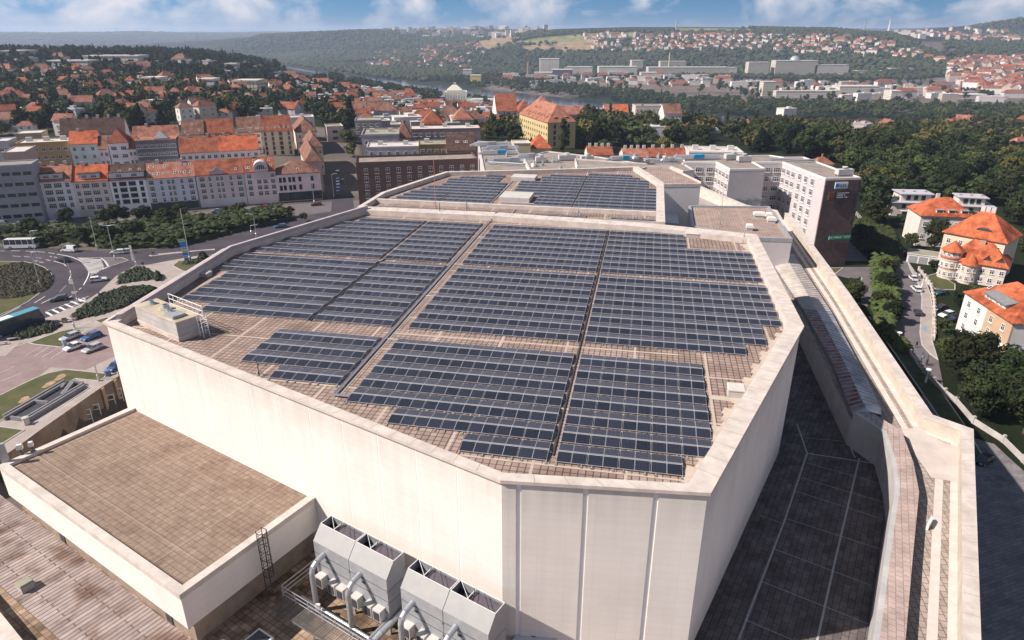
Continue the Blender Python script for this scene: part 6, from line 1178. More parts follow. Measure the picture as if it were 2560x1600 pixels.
rb('small tan annex with a pale roof beside the office block', ZL(30, 350), ZL(340, 0)[0], 30, wall=(0.27, 0.20, 0.17), rm=M_flatw, roof=('flat', 0.4), depth=16, wins=(3, 2, 1.4, 1.4, 1))
rb('grey terraced block at the far left behind the office', ZL(-120, 200), ZL(110, 0)[0], 62, wall=(0.30, 0.31, 0.34), rm=M_flatw, roof=('flat', 0.5), wins=(3, 4, 1.8, 1.4, 1))
# ------------------------------------------------------------------ brown brick block and the roofs around it
def french(t, W, h, d, ro):
    for r_ in range(4):
        for i in range(11):
            w = add_win(t, W * (0.075 + i * 0.088), -0.06, h - 3.6 - r_ * 3.15, 1.5, 2.1); mb_ = GRL; inst(mb_, 'balcony_rail', t, (W * (0.075 + i * 0.088), -0.2, h - 3.6 - r_ * 3.15))
_g = MB()
for x in np.linspace(-0.7, 0.7, 6): _g.box((x, 0, 0), (0.04, 0.04, 0.9))
_g.box((0, 0, 0.88), (1.5, 0.05, 0.05)); _g.box((0, 0, 0.0), (1.5, 0.05, 0.05)); GRL = _g.mesh('balcony_rail', M_dark)
M_brick = brickmat('purple brown brick', (0.125, 0.075, 0.068), (0.16, 0.10, 0.09), (0.09, 0.06, 0.055), 0.6, 0.25, ms=0.02, coords='Object', plane='xz', stain=0.15, bump=0.1)
t, Wb, hb = building('brick_block', 'purplish brown brick block with four rows of tall french windows', 'apartment block', (890, 412), 1194, 262, th=11.7, depth=15, roof=('flat', 0.9), wall=(0.125, 0.075, 0.069), rm=M_flat, zb=-1, extra=french, parm=M_brick)
t.children[0].data.materials[0] = M_brick
# pink and olive flats behind the brown block
def zbld(label, l, r, Y, **kw): return building(kw.pop('name', 'apartment_block'), label, kw.pop('cat', 'apartment block'), l, r, Y, **kw)
zbld('pale pink flats with roof terraces behind the brick block', ZF(215, 305), ZF(705, 0)[0], 300, th=8, depth=14, roof=('flat', 0.6), wall=(0.50, 0.44, 0.47), rm=M_flatw, wins=(6, 3, 1.3, 1.9, 6), chim=2)
zbld('olive yellow flats joined to the pale pink ones', ZF(708, 280), ZF(972, 0)[0], 302, th=8, depth=14, roof=('flat', 0.5), wall=(0.24, 0.18, 0.08), rm=M_gren, wins=(4, 3, 1.8, 1.9, 6), chim=1)
zbld('dark red mansard roof with two lit dormer windows beside the olive flats', ZF(972, 320), ZF(1240, 0)[0], 298, th=8, depth=14, roof=('gable', 6), wall=(0.22, 0.16, 0.15), rm=T_dk, sky=((0.35, 0.5), (0.42, 0.5), (0.65, 0.5), (0.72, 0.5)), name='town_house', cat='town house')
zbld('mauve apartment slab with a long flat red-edged roof and many white windows', ZF(630, 130), ZF(1290, 0)[0], 350, th=8, depth=13, roof=('flat', 0.35), wall=(0.27, 0.21, 0.225), rm=M_flatw, wins=([(0.06, 2.2), 0.14, (0.25, 2.0), 0.35, (0.45, 2.4), (0.55, 2.4), 0.65, (0.76, 2.0), 0.86], 4, 1.2, 1.6, 2), chim=3, parm=T_or2)
zbld('terraced pinkish flats stepping down at the side street corner', ZF(165, 190), ZF(520, 0)[0], 325, th=8, depth=22, roof=('flat', 0.8), wall=(0.36, 0.32, 0.33), rm=M_gren, wins=(4, 3, 1.8, 1.7, 4), chim=2)
zbld('brown pyramid roofed house between the flats', ZF(500, 205), ZF(630, 0)[0], 335, th=8, depth=12, roof=('hip', 7), wall=(0.36, 0.28, 0.26), rm=T_br, name='town_house', cat='town house', sky=((0.4, 0.4), (0.6, 0.6)))
zbld('grey brown flats behind the terraced ones with a hedge on the roof', ZF(100, 50), ZF(345, 0)[0], 400, th=8, depth=16, roof=('flat', 0.6), wall=(0.34, 0.30, 0.30), rm=M_gren, wins=(4, 4, 1.8, 1.5, 1))
# yellow school with its tall roof and dormers
def school(t, W, h, d, ro): pass
M_yel = (0.50, 0.39, 0.20)
_d = MB(); _d.prism([(-0.9, 0), (0.9, 0), (0.9, 3.5), (-0.9, 3.5)], 0, 1.5); _d.face([(-1.1, -0.3, 1.4), (1.1, -0.3, 1.4), (0.0, 3.6, 3.4)], 1); _d.face([(-1.1, -0.3, 1.4), (0, 3.6, 3.4), (-1.1, 3.6, 1.4)], 1); _d.face([(1.1, -0.3, 1.4), (1.1, 3.6, 1.4), (0, 3.6, 3.4)], 1); DORM = _d.mesh('dormer', [wallc((0.30, 0.14, 0.09)), T_or2])
zbld('big yellow school with a steep orange dormered roof beside the tall poplar', Z2(1455, 858), Z2(1650, 0)[0], 395, th=18, depth=50, roof=('hip', 9), wall=M_yel, rm=T_or2, wins=([0.25, 0.75], 4, 1.5, 2.3, 2), win_side=('l', 13, 4), name='school', cat='school', style='dark', extra=lambda t, W, h, d, ro: [inst(DORM, 'dormer', ro, (1.6, 7 + k * 4.8, h + 1.2), (0, 0, R(-90))) for k in range(8)] + [inst(DORM, 'dormer', ro, (W * f, 1.5, h + 1.2)) for f in (0.3, 0.7)])
def tile_house(*a, **k): return zbld(*a, name='town_house', cat='town house', **k)
tile_house('orange hipped house with two tiny dormers at the foot of the school', Z2(1335, 1038), Z2(1478, 0)[0], 330, th=6, depth=11, roof=('hip', 6), wall=(0.50, 0.44, 0.32), rm=T_or, sky=((0.4, 0.35), (0.65, 0.35)))
tile_house('white gabled house with a dark red roof and five window rows left of the school', Z2(1095, 775), Z2(1243, 0)[0], 520, th=8, depth=26, roof=('gable', 11), wall=(0.62, 0.60, 0.58), rm=T_rd, wins=(4, 5, 1.4, 1.9, 2))
tile_house('orange roofed cluster house just behind the school', Z2(1245, 790), Z2(1350, 0)[0], 560, th=8, depth=20, roof=('hip', 9), wall=(0.45, 0.35, 0.30), rm=T_rd)
tile_house('orange curved-gable house behind the school', Z2(1350, 760), Z2(1500, 0)[0], 580, th=8, depth=20, roof=('hip', 9), wall=(0.50, 0.42, 0.36), rm=T_or2, wins=(4, 2, 1.3, 1.6, 2))
for i, (a, b, rmm) in enumerate(((1540, 1640, T_or2), (1640, 1740, T_or2), (1850, 1930, T_or2), (1930, 2020, T_or))): tile_house(f'{ordw(i)} from the left of the white row houses with orange roofs by the river', Z2(a, 798 - (i > 1) * 12), Z2(b, 0)[0], 600, th=0, depth=16, roof=('gable', 6), wall=(0.60, 0.57, 0.55), rm=rmm, wins=(5, 3, 1.2, 1.6, 1.5), group='white row houses with orange roofs')
zbld('dark glass fronted office between the orange roofed row houses', Z2(1745, 770), Z2(1850, 0)[0], 595, th=0, depth=18, roof=('flat', 0.8), wall=(0.035, 0.06, 0.08), rm=M_flatw, wins=(6, 4, 2.4, 1.9, 1.5), style='cross', name='office_block', cat='office block')
zbld('long cream apartment building with arched windows right of the row houses', Z2(2070, 745), Z2(2270, 0)[0], 560, th=0, depth=16, roof=('flat', 0.5), wall=(0.52, 0.47, 0.40), rm=M_flat, wins=(7, 4, 1.3, 1.9, 2))
zbld('white end building with a brown hipped roof and tidy window grid', Z2(2270, 792), Z3(15, 0)[0], 520, th=3, depth=16, roof=('gable', 6), wall=(0.64, 0.62, 0.60), rm=T_br, wins=(5, 4, 1.4, 1.7, 1.5))
zbld('low white hall with a flat roof in front of the cream apartments', Z2(2115, 890), Z2(2330, 0)[0], 500, th=3, depth=20, roof=('flat', 0.4), wall=(0.62, 0.60, 0.57), rm=M_flatw, name='low_hall', cat='hall')
tile_house('brown tiled house half hidden below the row of flats', Z2(570, 868), Z2(730, 0)[0], 420, th=8, depth=16, roof=('hip', 7), wall=(0.34, 0.28, 0.27), rm=T_rd, wins=(3, 2, 1.4, 1.6, 2))
tile_house('orange roofed houses right of the mauve slab', Z2(790, 838), Z2(930, 0)[0], 450, th=8, depth=16, roof=('hip', 7), wall=(0.5, 0.42, 0.38), rm=T_or2)
tile_house('yellowish house with white-lit windows among the rooftop machinery', Z2(1215, 1010), Z2(1335, 0)[0], 320, th=6, depth=10, roof=('flat', 0.5), wall=(0.45, 0.39, 0.25), rm=M_flatw, wins=(2, 1, 3, 2.2, 4))
# waterworks
def wworks(t, W, h, d, ro):
    mb = MB(); s = 0.17 * W; P0 = [(s, s), (W - s, s), (W - s, d - s), (s, d - s)]; mb.prism(P0, h, h + 3.5); q = [(p[0], p[1], h + 3.5) for p in P0]; c = [(W / 2 - 3, d / 2 - 3, h + 11), (W / 2 + 3, d / 2 - 3, h + 11), (W / 2 + 3, d / 2 + 3, h + 11), (W / 2 - 3, d / 2 + 3, h + 11)]
    for i in range(4): mb.face([q[i], q[(i + 1) % 4], c[(i + 1) % 4], c[i]])
    mb.box((W / 2, d / 2, h + 11), (4, 4, 3)); mb.build('stepped_roof', mat('waterworks pale roof', (0.55, 0.53, 0.44)), ro); mb = MB()
    for i in range(9): mb.box((W * (i + 0.5) / 9, -0.3, 1), (1.2, 0.8, h - 2))
    mb.build('pilaster', wallc((0.74, 0.71, 0.62)), t)
zbld('tall cream waterworks tower block with pilasters and a stepped pyramid roof by the river', Z2(720, 652), Z2(888, 0)[0], 1080, th=4, depth=36, roof=('flat', 1.5), wall=(0.55, 0.53, 0.47), rm=M_flatw, name='waterworks', cat='waterworks', extra=wworks, parm=wallc((0.62, 0.60, 0.52)))
zbld('low white waterworks hall in front of the tower block', Z2(680, 738), Z2(920, 0)[0], 1030, th=4, depth=40, roof=('flat', 1.2), wall=(0.60, 0.57, 0.50), rm=M_flatw, name='waterworks_hall', cat='hall', wins=(10, 1, 2.5, 4, 2))
zbld('long white waterworks wing reaching right of the tower block', Z2(890, 700), Z2(1075, 0)[0], 1060, th=-4, depth=24, roof=('flat', 1.0), wall=(0.62, 0.60, 0.56), rm=M_flatw, name='waterworks_wing', cat='hall')
zbld('round-looking white pavilion near the river trees', Z2(335, 665), Z2(455, 0)[0], 1150, th=4, depth=30, roof=('flat', 1.0), wall=(0.58, 0.56, 0.52), rm=M_flatw, name='pavilion', cat='pavilion', wins=(8, 1, 2.5, 3, 2))
# ------------------------------------------------------------------ office complex with the tower
ZT_ = 24.0
def ribbon(t, a, b, z, w=2.6, gap=1.0, h=1.6, face=1):
    """windows along a wall from world point a to b at height z, as parts of t (which is unrotated)"""
    L = (b - a).length; d = (b - a).normalized(); n = int(L / (w + gap)); o = t.location; rz = math.atan2(d.y, d.x); nn = Vector((d.y, -d.x, 0)) * 0.07
    for i in range(n):
        p = a + d * ((i + 0.5) * L / n) + nn; add_win(t, p.x - o.x, p.y - o.y, z - o.z, w, h, 'cross', rz)
OC = [ZG(560, 240), ZG(870, 243), ZG(1000, 312), ZG(1338, 305), ZG(1225, 243), ZG(1500, 243), ZG(1905, 400), ZG(2240, 390), ZG(1700, 195), ZG(1510, 197), ZG(1375, 178), ZG(560, 195)]
oc, Qc, hc = flat_building('office_complex', 'white stepped office complex with ribbon windows and a lettered blank wall', 'office complex', OC, ZT_, -6, M_mauv, M_flat, pw=0.5, parm=M_white)
g = [at(*p, ZT_) for p in OC]
M_tow = brickmat('brown tower cladding', (0.105, 0.072, 0.068), (0.135, 0.09, 0.085), (0.075, 0.05, 0.05), 1.2, 0.6, ms=0.02, plane='xz', stain=0.2, sscale=0.3, bump=0.05)
for (i, j, wz) in ((0, 1, 4), (1, 2, 4), (4, 5, 5)):
    for k in range(wz): ribbon(oc, g[i], g[j], ZT_ - 3.4 - 3.1 * k, w=2.2, gap=0.7)
a, b = g[5], g[6]; d = (b - a); L = d.length; d.normalize()
for k in range(5): ribbon(oc, a, a + d * L * 0.36, ZT_ - 3.4 - 3.1 * k, w=2.2, gap=0.5)
for k in range(7):
    for f in (0.46, 0.60, 0.75): p = a + d * L * f + Vector((d.y, -d.x, 0)) * 0.07; add_win(oc, p.x - oc.location.x, p.y - oc.location.y, ZT_ - 3.4 - 3.05 * k + 6, 1.9, 1.9, 'cross', math.atan2(d.y, d.x))
# brown end wall of the tower wing
a, b = g[6], g[7]; d = (b - a).normalized(); n = Vector((d.y, -d.x, 0)); o = oc.location; mb = MB(); q = [a + n * 0.04 - o, b + n * 0.04 - o, b + n * 0.5 - o, a + n * 0.5 - o]; mb.prism([(p.x, p.y) for p in q], 0, ZT_ + 6 - 0.6, 0); mb.build('end_cladding', M_tow, oc)
mb = MB(); L = (b - a).length; q = [a + d * L * 0.90 + n * 0.51 - o, b - d * 0.6 + n * 0.51 - o, b - d * 0.6 + n * 0.6 - o, a + d * L * 0.90 + n * 0.6 - o]; mb.prism([(p.x, p.y) for p in q], 16, 29, 0); mb.build('window_strip', M_dark, oc)
def text_obj(body, size, name, m, parent, loc, rz, ext=0.03, align='CENTER', tilt=90):
    cu = bpy.data.curves.new(name, 'FONT'); cu.body = body; cu.size = size; cu.extrude = ext; cu.align_x = align; cu.align_y = 'CENTER'; ob = bpy.data.objects.new(name, cu); COL.objects.link(ob)
    dg = bpy.context.evaluated_depsgraph_get(); me = bpy.data.meshes.new_from_object(ob.evaluated_get(dg)); bpy.data.objects.remove(ob); me.materials.clear(); me.materials.append(m)
    x = inst(me, name, parent, loc, (R(tilt), 0, rz)); return x
def facept(px, py, A_, B2, off=0.6):
    """point on the vertical plane through A_,B2 seen at the photo point"""
    r = Vector(ray(px, py)); d = (B2 - A_).normalized(); n = Vector((d.y, -d.x, 0)); p0 = A_ + n * off; t = (p0 - Vector((0, 0, H))).dot(n) / r.dot(n); return Vector((0, 0, H)) + r * t
def sign_on(name, label, pts, A_, B2, off, mats, fn):
    c = [facept(*p, A_, B2, off) for p in pts]; w = (c[1] - c[0]).length; h = abs(c[0].z - c[2].z); cen = (c[0] + c[1] + c[2]) / 3; base = (c[0] + c[1]) / 2; base.z = min(c[0].z, c[2].z)
    d = (B2 - A_); t = thing(name, label, 'sign', base, math.atan2(d.y, d.x)); mb = MB(); mb.box((0, 0, 0), (w, 0.25, h)); mb.build('board', mats, t); fn(t, w, h); return t
navy = mat('sign navy', (0.01, 0.05, 0.14)); blu = mat('sign sky blue', (0.02, 0.22, 0.60)); orgs = mat('sign orange brown', (0.30, 0.10, 0.03)); gre = mat('sign green', (0.02, 0.28, 0.13)); offw = mat('sign off white', (0.66, 0.68, 0.70))
def s1(t, w, h):
    text_obj('sas', h * 1.05, 'lettering', navy, t, (w * 0.14, -0.15, h * 0.5), 0, 0.03); mb = MB(); mb.lathe((0, 0, 0), [(h * 0.33, -0.02), (h * 0.33, 0.02)], 14); o = mb.build('emblem', blu, t, (-w * 0.32, -0.16, h * 0.5)); o.rotation_euler = (R(90), 0, 0)
a, b = g[6], g[7]
sign_on('rooftop_sign', 'white sign reading sas with a blue swirl near the top of the tower', [ZG(2000, 438), ZG(2118, 440), ZG(1995, 497)], a, b, 0.8, offw, s1)
def s2_(t, w, h):
    mb = MB(); mb.box((-w * 0.36, -0.14, h * 0.05), (w * 0.24, 0.06, h * 0.9)); mb.build('emblem', orgs, t); mb = MB()
    for k in range(3):
        for j in range(4): mb.box((-w * 0.45 + j * w * 0.06, -0.18, h * (0.15 + k * 0.28)), (w * 0.035, 0.02, h * 0.16))
    mb.build('emblem_pattern', mat('dark orange', (0.12, 0.035, 0.01)), t)
    mb = MB(); rs = random.Random(4)
    for k, (wd, sz, n) in enumerate(((0.52, 0.09, 24), (0.36, 0.15, 14), (0.50, 0.14, 20))):
        for q in range(n):
            if rs.random() > 0.12: mb.box((-w * 0.11 + w * wd * q / n, -0.15, h * (0.78 - k * 0.27)), (w * wd / n * 0.6, 0.03, h * sz * rs.uniform(0.8, 1)))
    mb.build('lettering', offw, t)
sign_on('wall_sign', 'dark wall sign with an orange emblem block and three lines of pale lettering', [ZG(1935, 528), ZG(2148, 530), ZG(1932, 605)], a, b, 0.8, M_dark, s2_)
def s3(t, w, h):
    mb = MB(); rs = random.Random(5); mb.box((-w * 0.40, -0.15, h * 0.35), (w * 0.08, 0.03, h * 0.3)); mb.face([(-w * .32, -.15, h * .25), (-w * .29, -.15, h * .25), (-w * .25, -.15, h * .85), (-w * .27, -.15, h * .8)])
    for q in range(11): mb.box((-w * 0.21 + w * 0.026 * q, -0.15, h * 0.38), (w * 0.017, 0.03, h * rs.uniform(0.25, 0.4)))
    for z in (0.35, 0.62): mb.box((w * 0.33, -0.15, h * z), (w * 0.25, 0.03, h * 0.07))
    mb.build('lettering', offw, t); mb = MB(); mb.box((-w * 0.49, -0.16, 0), (w * 0.03, 0.05, h)); mb.build('end_cap', offw, t)
sign_on('green_sign', 'long green sign band with white lettering low on the brown tower', [ZG(1938, 948), ZG(2142, 945), ZG(1940, 980)], a, b, 0.8, gre, s3)
A2_, B2_ = g[2], g[3]; dl = B2_ - A2_; rl = math.atan2(dl.y, dl.x); M_let = mat('grey wall lettering', (0.22, 0.30, 0.32))
lt_ = [facept(*ZG(1135, 603), A2_, B2_, 0.05), facept(*ZG(1133, 633), A2_, B2_, 0.05)]
for k, s in enumerate(('BUSINESS CENTRUM', 'VYŠEHRAD')): text_obj(s, 1.55, 'lettering', M_let, oc, lt_[k] - oc.location, rl, 0.03)
# rooftop machinery
def hvac(px, py, z, label, kind='duct', L=9, rz=0.1):
    t = thing('rooftop_unit', label, 'ventilation unit', at(px, py, z), rz); mb = MB(); mb.box((0, 0, 0), (L, 0.3, 0.35)); mb.box((0, 1.4, 0), (L, 0.3, 0.35)); mb.box((0, 0.7, 0.1), (0.3, 1.15, 0.2)); mb.build('frame', M_sheet, t); mb = MB()
    if kind == 'duct': 
        mb.box((-L * 0.28, 0.7, 0.36), (L * 0.40, 1.7, 1.2)); mb.tube((-L * 0.47, 0.7, 1.0), (-L * 0.62, 0.7, 0.3), 0.45, 8); mb.build('duct', M_metal, t); mb = MB(); mb.box((L * 0.32, 0.7, 0.36), (L * 0.34, 1.5, 1.0)); mb.build('duct', M_metal, t); mb = MB(); mb.box((L * 0.04, 0.7, 0.36), (L * 0.22, 1.9, 1.35)); mb.build('fan_section', mat('blue unit casing', (0.03, 0.28, 0.50)) if 'blue' in label else M_sheet, t)
    elif kind == 'box': mb.box((0, 0.7, 0.36), (L, 2.0, 1.5)); mb.lathe((0, 0.7, 2.3), [(0.8, 0), (0.8, 0.3)], 12); mb.build('casing', mat('off white plant casing', (0.46, 0.45, 0.44), var=0.1), t)
    else: mb.path([(-L / 2, 0.2, 0.7), (L * .3, 0.2, 0.7), (L / 2, 0.9, 0.7)], 0.28, 8); mb.build('duct', M_chrome, t); mb = MB(); mb.path([(-L / 2, 1.0, 0.6), (L / 2, 1.2, 0.6)], 0.22, 8); mb.build('duct', M_chrome, t)
cr = [ZF(1262, 235), ZF(1420, 245), ZF(1590, 240), ZF(1760, 520), ZF(1320, 528)]
flat_building('machinery_roof', 'flat roof wing crowded with silver ducts beside the brick block', 'roof wing', cr, 20.5, -5, M_mauv, M_flat, pw=0.5, parm=M_flatw)
flat_building('white_court_block', 'white flat block with a sunken court behind the rear hall', 'block', [ZF(1760, 520), ZF(1690, 390), ZF(1925, 330), ZF(2419, 385), ZG(200, 262), ZG(240, 290), ZF(2250, 515)], 21.5, -5, M_white, M_flat, pw=0.5, parm=M_flatw)
flat_building('flat_block', 'low flat block stretching left of the office complex', 'block', [ZF(2180, 400), ZG(0, 245), ZG(210, 255), ZG(550, 250), ZG(665, 318), ZG(560, 330), ZG(440, 285), ZG(0, 290), ZF(2200, 470)], 23.0, -5, M_white, M_flat, pw=0.4, parm=M_flatw)
for i, (p, z, lab, k, L) in enumerate(((ZF(1390, 285), 20.3, 'silver duct cluster, farthest back on the machinery roof', 'duct', 14), (ZF(1500, 320), 20.3, 'silver duct run below the farthest cluster', 'duct', 13), (ZF(1480, 365), 20.3, 'duct line with a blue cube section', 'duct', 14), (ZF(1570, 465), 20.3, 'nearest silver duct run on the machinery roof', 'pipes', 16), (ZF(1600, 440), 20.3, 'second silver duct run behind the nearest one', 'duct', 15),
    (ZF(1770, 400), 21.3, 'big pale duct elbow at the court corner', 'duct', 9), (ZF(1860, 440), 21.3, 'grey ventilation cube beside the court', 'box', 3.5), (ZF(2110, 420), 21.3, 'row of white condensers on the court block', 'box', 6), (ZF(2300, 430), 21.3, 'white air handler with twin fans', 'box', 4.5), (ZG(10, 235), 22.8, 'long duct with a blue box at the left of the flat block', 'duct', 10), (ZG(290, 240), 22.8, 'pipe loop in the middle of the flat block', 'pipes', 8), (ZG(440, 250), 22.8, 'silver fan pair on the flat block', 'duct', 5),
    (ZG(690, 225), 23.8, 'long duct with a bright blue box on the office complex', 'duct', 16), (ZG(1040, 225), 23.8, 'white air handling box above the lettered wall', 'box', 6), (ZG(1140, 245), 23.8, 'second white air handler above the lettered wall', 'box', 4.5), (ZG(1590, 240), 23.8, 'long silver duct on the tower wing roof', 'pipes', 14), (ZG(2090, 375), 23.8, 'white plant box at the tower end of the roof', 'box', 5))): hvac(*p, z, lab, k, L, rz=0.15 if k != 'pipes' else -0.3)
zbld('low pale rooftops with vents behind the office complex', ZG(615, 160), ZG(1130, 0)[0], 262, th=-6, depth=14, roof=('flat', 0.6), wall=(0.56, 0.52, 0.48), rm=M_flatw, chim=3, name='apartment_block')
for i, (x0, x1, y) in enumerate(((-340, -100, 175), (0, 240, 195), (250, 620, 190))): tile_house(f'{["long red roof strip with chimneys, first", "orange roof strip with chimneys, second", "thin dark red roof strip with chimneys, third"][i]} behind the flat block', ZG(x0, y), ZG(x1, 0)[0], 268, th=2, depth=10, roof=('gable', 2.5), wall=(0.50, 0.40, 0.36), rm=(T_rd, T_or2, T_rd)[i], chim=4)

rv_ = random.Random(12)
for q, (x0, x1, y0, y1, z, nm) in enumerate(((1300, 1560, 250, 510, 20.2, 'machinery roof'), (1780, 2330, 400, 500, 21.2, 'court block'), (100, 2050 - 1500, 205, 240, 23.7, 'flat block'))):
    for k in range(9 if q < 2 else 6):
        x, y = rv_.uniform(x0, x1), rv_.uniform(y0, y1); p = at(*(ZF(x, y) if q < 2 else ZG(x, y)), z); w = rv_.uniform(0.8, 1.8); t = thing('roof_vent', f'{ordw(k)} small vent scattered on the {nm}', 'roof vent', p, rv_.uniform(0, 1), 'small vents on the ' + nm); mb = MB(); mb.box((0, 0, 0), (w, w * .8, rv_.uniform(.5, 1.1))); mb.build('casing', M_sheet if k % 3 else M_wframe, t); mb = MB(); mb.lathe((0, 0, 0.5), [(0.25, 0), (0.25, 1.0), (0.35, 1.05), (0.1, 1.25)], 8); mb.build('cowl', M_metal, t)
# ------------------------------------------------------------------ villas on the right
def at_g(px, py, z): return at(px, py, z)
zv = zr
# cream double villa, front right
def awn(t, W, h, d, ro):
    for f, z in ((0.68, 3.4), (0.92, 3.2)): mb = MB(); x = W * f; mb.face([(x - .8, -0.1, z + 1.3), (x + .8, -0.1, z + 1.3), (x + .8, -1.1, z + .7), (x - .8, -1.1, z + .7)][::-1]); mb.face([(x - .8, -0.1, z + 1.32), (x + .8, -0.1, z + 1.32), (x + .8, -1.1, z + .72), (x - .8, -1.1, z + .72)]); mb.build('awning', M_wframe, t)
    mb = MB(); mb.prism([(W * .3, 1.0), (W * .72, 1.0), (W * .72, 6), (W * .3, 6)], h - 0.2, h + 2.0); o = mb.build('dormer', wallc((0.62, 0.58, 0.52)), t); mb = MB(); mb.face([(W * .28, .6, h + 1.9), (W * .74, .6, h + 1.9), (W * .74, 6.4, h + 3.4), (W * .28, 6.4, h + 3.4)]); mb.face([(W * .28, .6, h + 1.7), (W * .28, 6.4, h + 3.2), (W * .74, 6.4, h + 3.2), (W * .74, .6, h + 1.7)]); mb.build('dormer_roof', mat('dull dormer sheet', (0.20, 0.195, 0.20), var=0.15), o)
    for f in (0.37, 0.44, 0.56, 0.64): add_win(t, W * f, 0.95, h + 0.4, 1.0, 1.2)
    mb = MB(); mb.prism([(W * 0.5, -0.03), (W + 0.03, -0.03), (W + 0.03, 0.3), (W * 0.5, 0.3)], 0, h - 0.1); mb.build('tan_facade', wallc((0.50, 0.34, 0.23)), t)
def bypts(name, label, cat, A_, B2, z_eave, depth, zg, **kw):
    """facade from photo point A_ to B2 at eave height"""
    a, b = at(*A_, z_eave), at(*B2, z_eave); th = math.degrees(math.atan2(b.y - a.y, b.x - a.x)); return building(name, label, cat, A_, B2[0], a.y, th=th, depth=depth, zb=zg, **kw)
bypts('villa', 'double villa, one half white and one half tan, with a wide orange roof and awnings', 'villa', ZW(1722, 420), ZW(2285, 785), 7.0, 13, zv, roof=('hip', 5.0), wall=(0.62, 0.59, 0.58), rm=T_or, wins=([0.14, 0.36, 0.62, 0.86], 3, 1.2, 1.5, 0.8), extra=awn, over=0.4, sky=((0.18, 0.5),))
# round-towered art-deco villa
def roundvilla():
    zt = 8.0; c = at(*ZV(1545, 1030), 9.0); c = at(*ZV(1495, 1290), zv); t = thing('villa', 'cream villa with a round corner tower and steep bright orange roofs', 'villa', (c.x, c.y, zv), R(-38)); t.scale = (0.9, 0.9, 0.85); cr_ = wallc((0.58, 0.50, 0.44)); brk = mat('brick red band', (0.36, 0.14, 0.10), var=0.15)
    mb = MB(); mb.lathe((0, 0, 0), [(2.9, 0), (2.9, 3.4), (2.95, 3.4), (2.95, 3.9), (2.9, 3.9), (2.9, 6.6), (3.1, 6.6), (3.1, 7.1), (2.9, 7.2), (2.9, 9.8)], 20); mb.build('tower', cr_, t)
    mb = MB(); mb.lathe((0, 0, 7.0), [(3.12, 0), (3.3, 0.6), (3.12, 1.2)], 20); mb.lathe((0, 0, 3.5), [(2.97, 0), (2.97, 0.35)], 20); mb.build('brick_band', brk, t)
    mb = MB(); mb.lathe((0, 0, 9.7), [(3.7, 0), (2.6, 1.0), (0.1, 3.4)], 8); mb.build('tower_roof', T_or, t)
    for z in (1.2, 4.3, 8.2):
        for a in (195, 225, 255, 285, 315): add_win(t, 2.93 * math.cos(R(a)), 2.93 * math.sin(R(a)), z, 0.9, 1.5, 'cross', R(a + 90))
    mb = MB(); mb.prism([(0, -1.8), (15, -1.8), (15, 10), (0, 10)], 0, 7.2); mb.lathe((5.5, -1.8, 0), [(2.4, 0), (2.4, 6.4)], 16); mb.build('wall', cr_, t)
    for x in (3.0, 9.0, 11.5, 14): 
        for z in (1.2, 4.2): add_win(t, x, -1.86, z, 1.2, 1.5)
    for a in (230, 270, 310):
        for z in (1.2, 4.2): add_win(t, 5.5 + 2.43 * math.cos(R(a)), -1.8 + 2.43 * math.sin(R(a)), z, 0.9, 1.5, 'cross', R(a + 90))
    rb_ = MB(); e = 7.1; A_, B2, C_, D_ = (-0.8, -2.4, e), (15.6, -2.4, e), (15.6, 10.6, e), (-0.8, 10.6, e); p, q = (4.5, 4.2, e + 6.5), (9.5, 4.2, e + 6.5); rb_.face([A_, B2, q, p]); rb_.face([B2, C_, q]); rb_.face([C_, D_, p, q]); rb_.face([D_, A_, p]); rb_.prism([A_[:2], B2[:2], C_[:2], D_[:2]], e - .2, e - .01)
    rb_.lathe((5.5, -1.8, 6.4), [(3.0, 0), (2.2, 0.8), (0.1, 3.6)], 8); ro = rb_.build('roof', T_or, t)
    for x, y, z in ((4, 5.5, e + 5), (7.0, 3.0, e + 4.5), (12, 7, e + 2.5)): mb = MB(); mb.box((x, y, z), (1.5, 0.7, 2.0), top=1); mb.build('chimney', [mat('salmon chimney', (0.45, 0.25, 0.18)), M_conc], ro)
    for x in (9.5, 13): mb = MB(); mb.face([(x - 1.3, -1.2, e + 1.0), (x + 1.3, -1.2, e + 1.0), (x, -1.2, e + 2.6)], 1); mb.face([(x - 1.5, -1.4, e + .9), (x, -1.4, e + 2.8), (x, 2.4, e + 2.8)]); mb.face([(x + 1.5, -1.4, e + .9), (x, 2.4, e + 2.8), (x, -1.4, e + 2.8)]); mb.build('dormer', [T_or, M_dark], ro)
roundvilla()
def eyeb(t, W, h, d, ro):
    mb = MB(); c = W * 0.6; mb.face([(c + 2 * math.cos(a), 1.2, h + 1.9 + 0.8 * math.sin(a)) for a in np.linspace(0, math.pi, 9)][::-1]); mb.build('eyebrow_window', M_dark, ro)
bypts('villa', 'tall cream villa with a big pyramid-like orange roof behind the round tower', 'villa', ZV(1475, 745), ZV(2200, 880), 9.0, 13, zv, roof=('hip', 6.5), wall=(0.58, 0.51, 0.40), rm=T_or, wins=([0.1, 0.3, 0.5, 0.7, 0.9], 3, 1.1, 1.5, 1), extra=eyeb, over=0.6, chim=3)
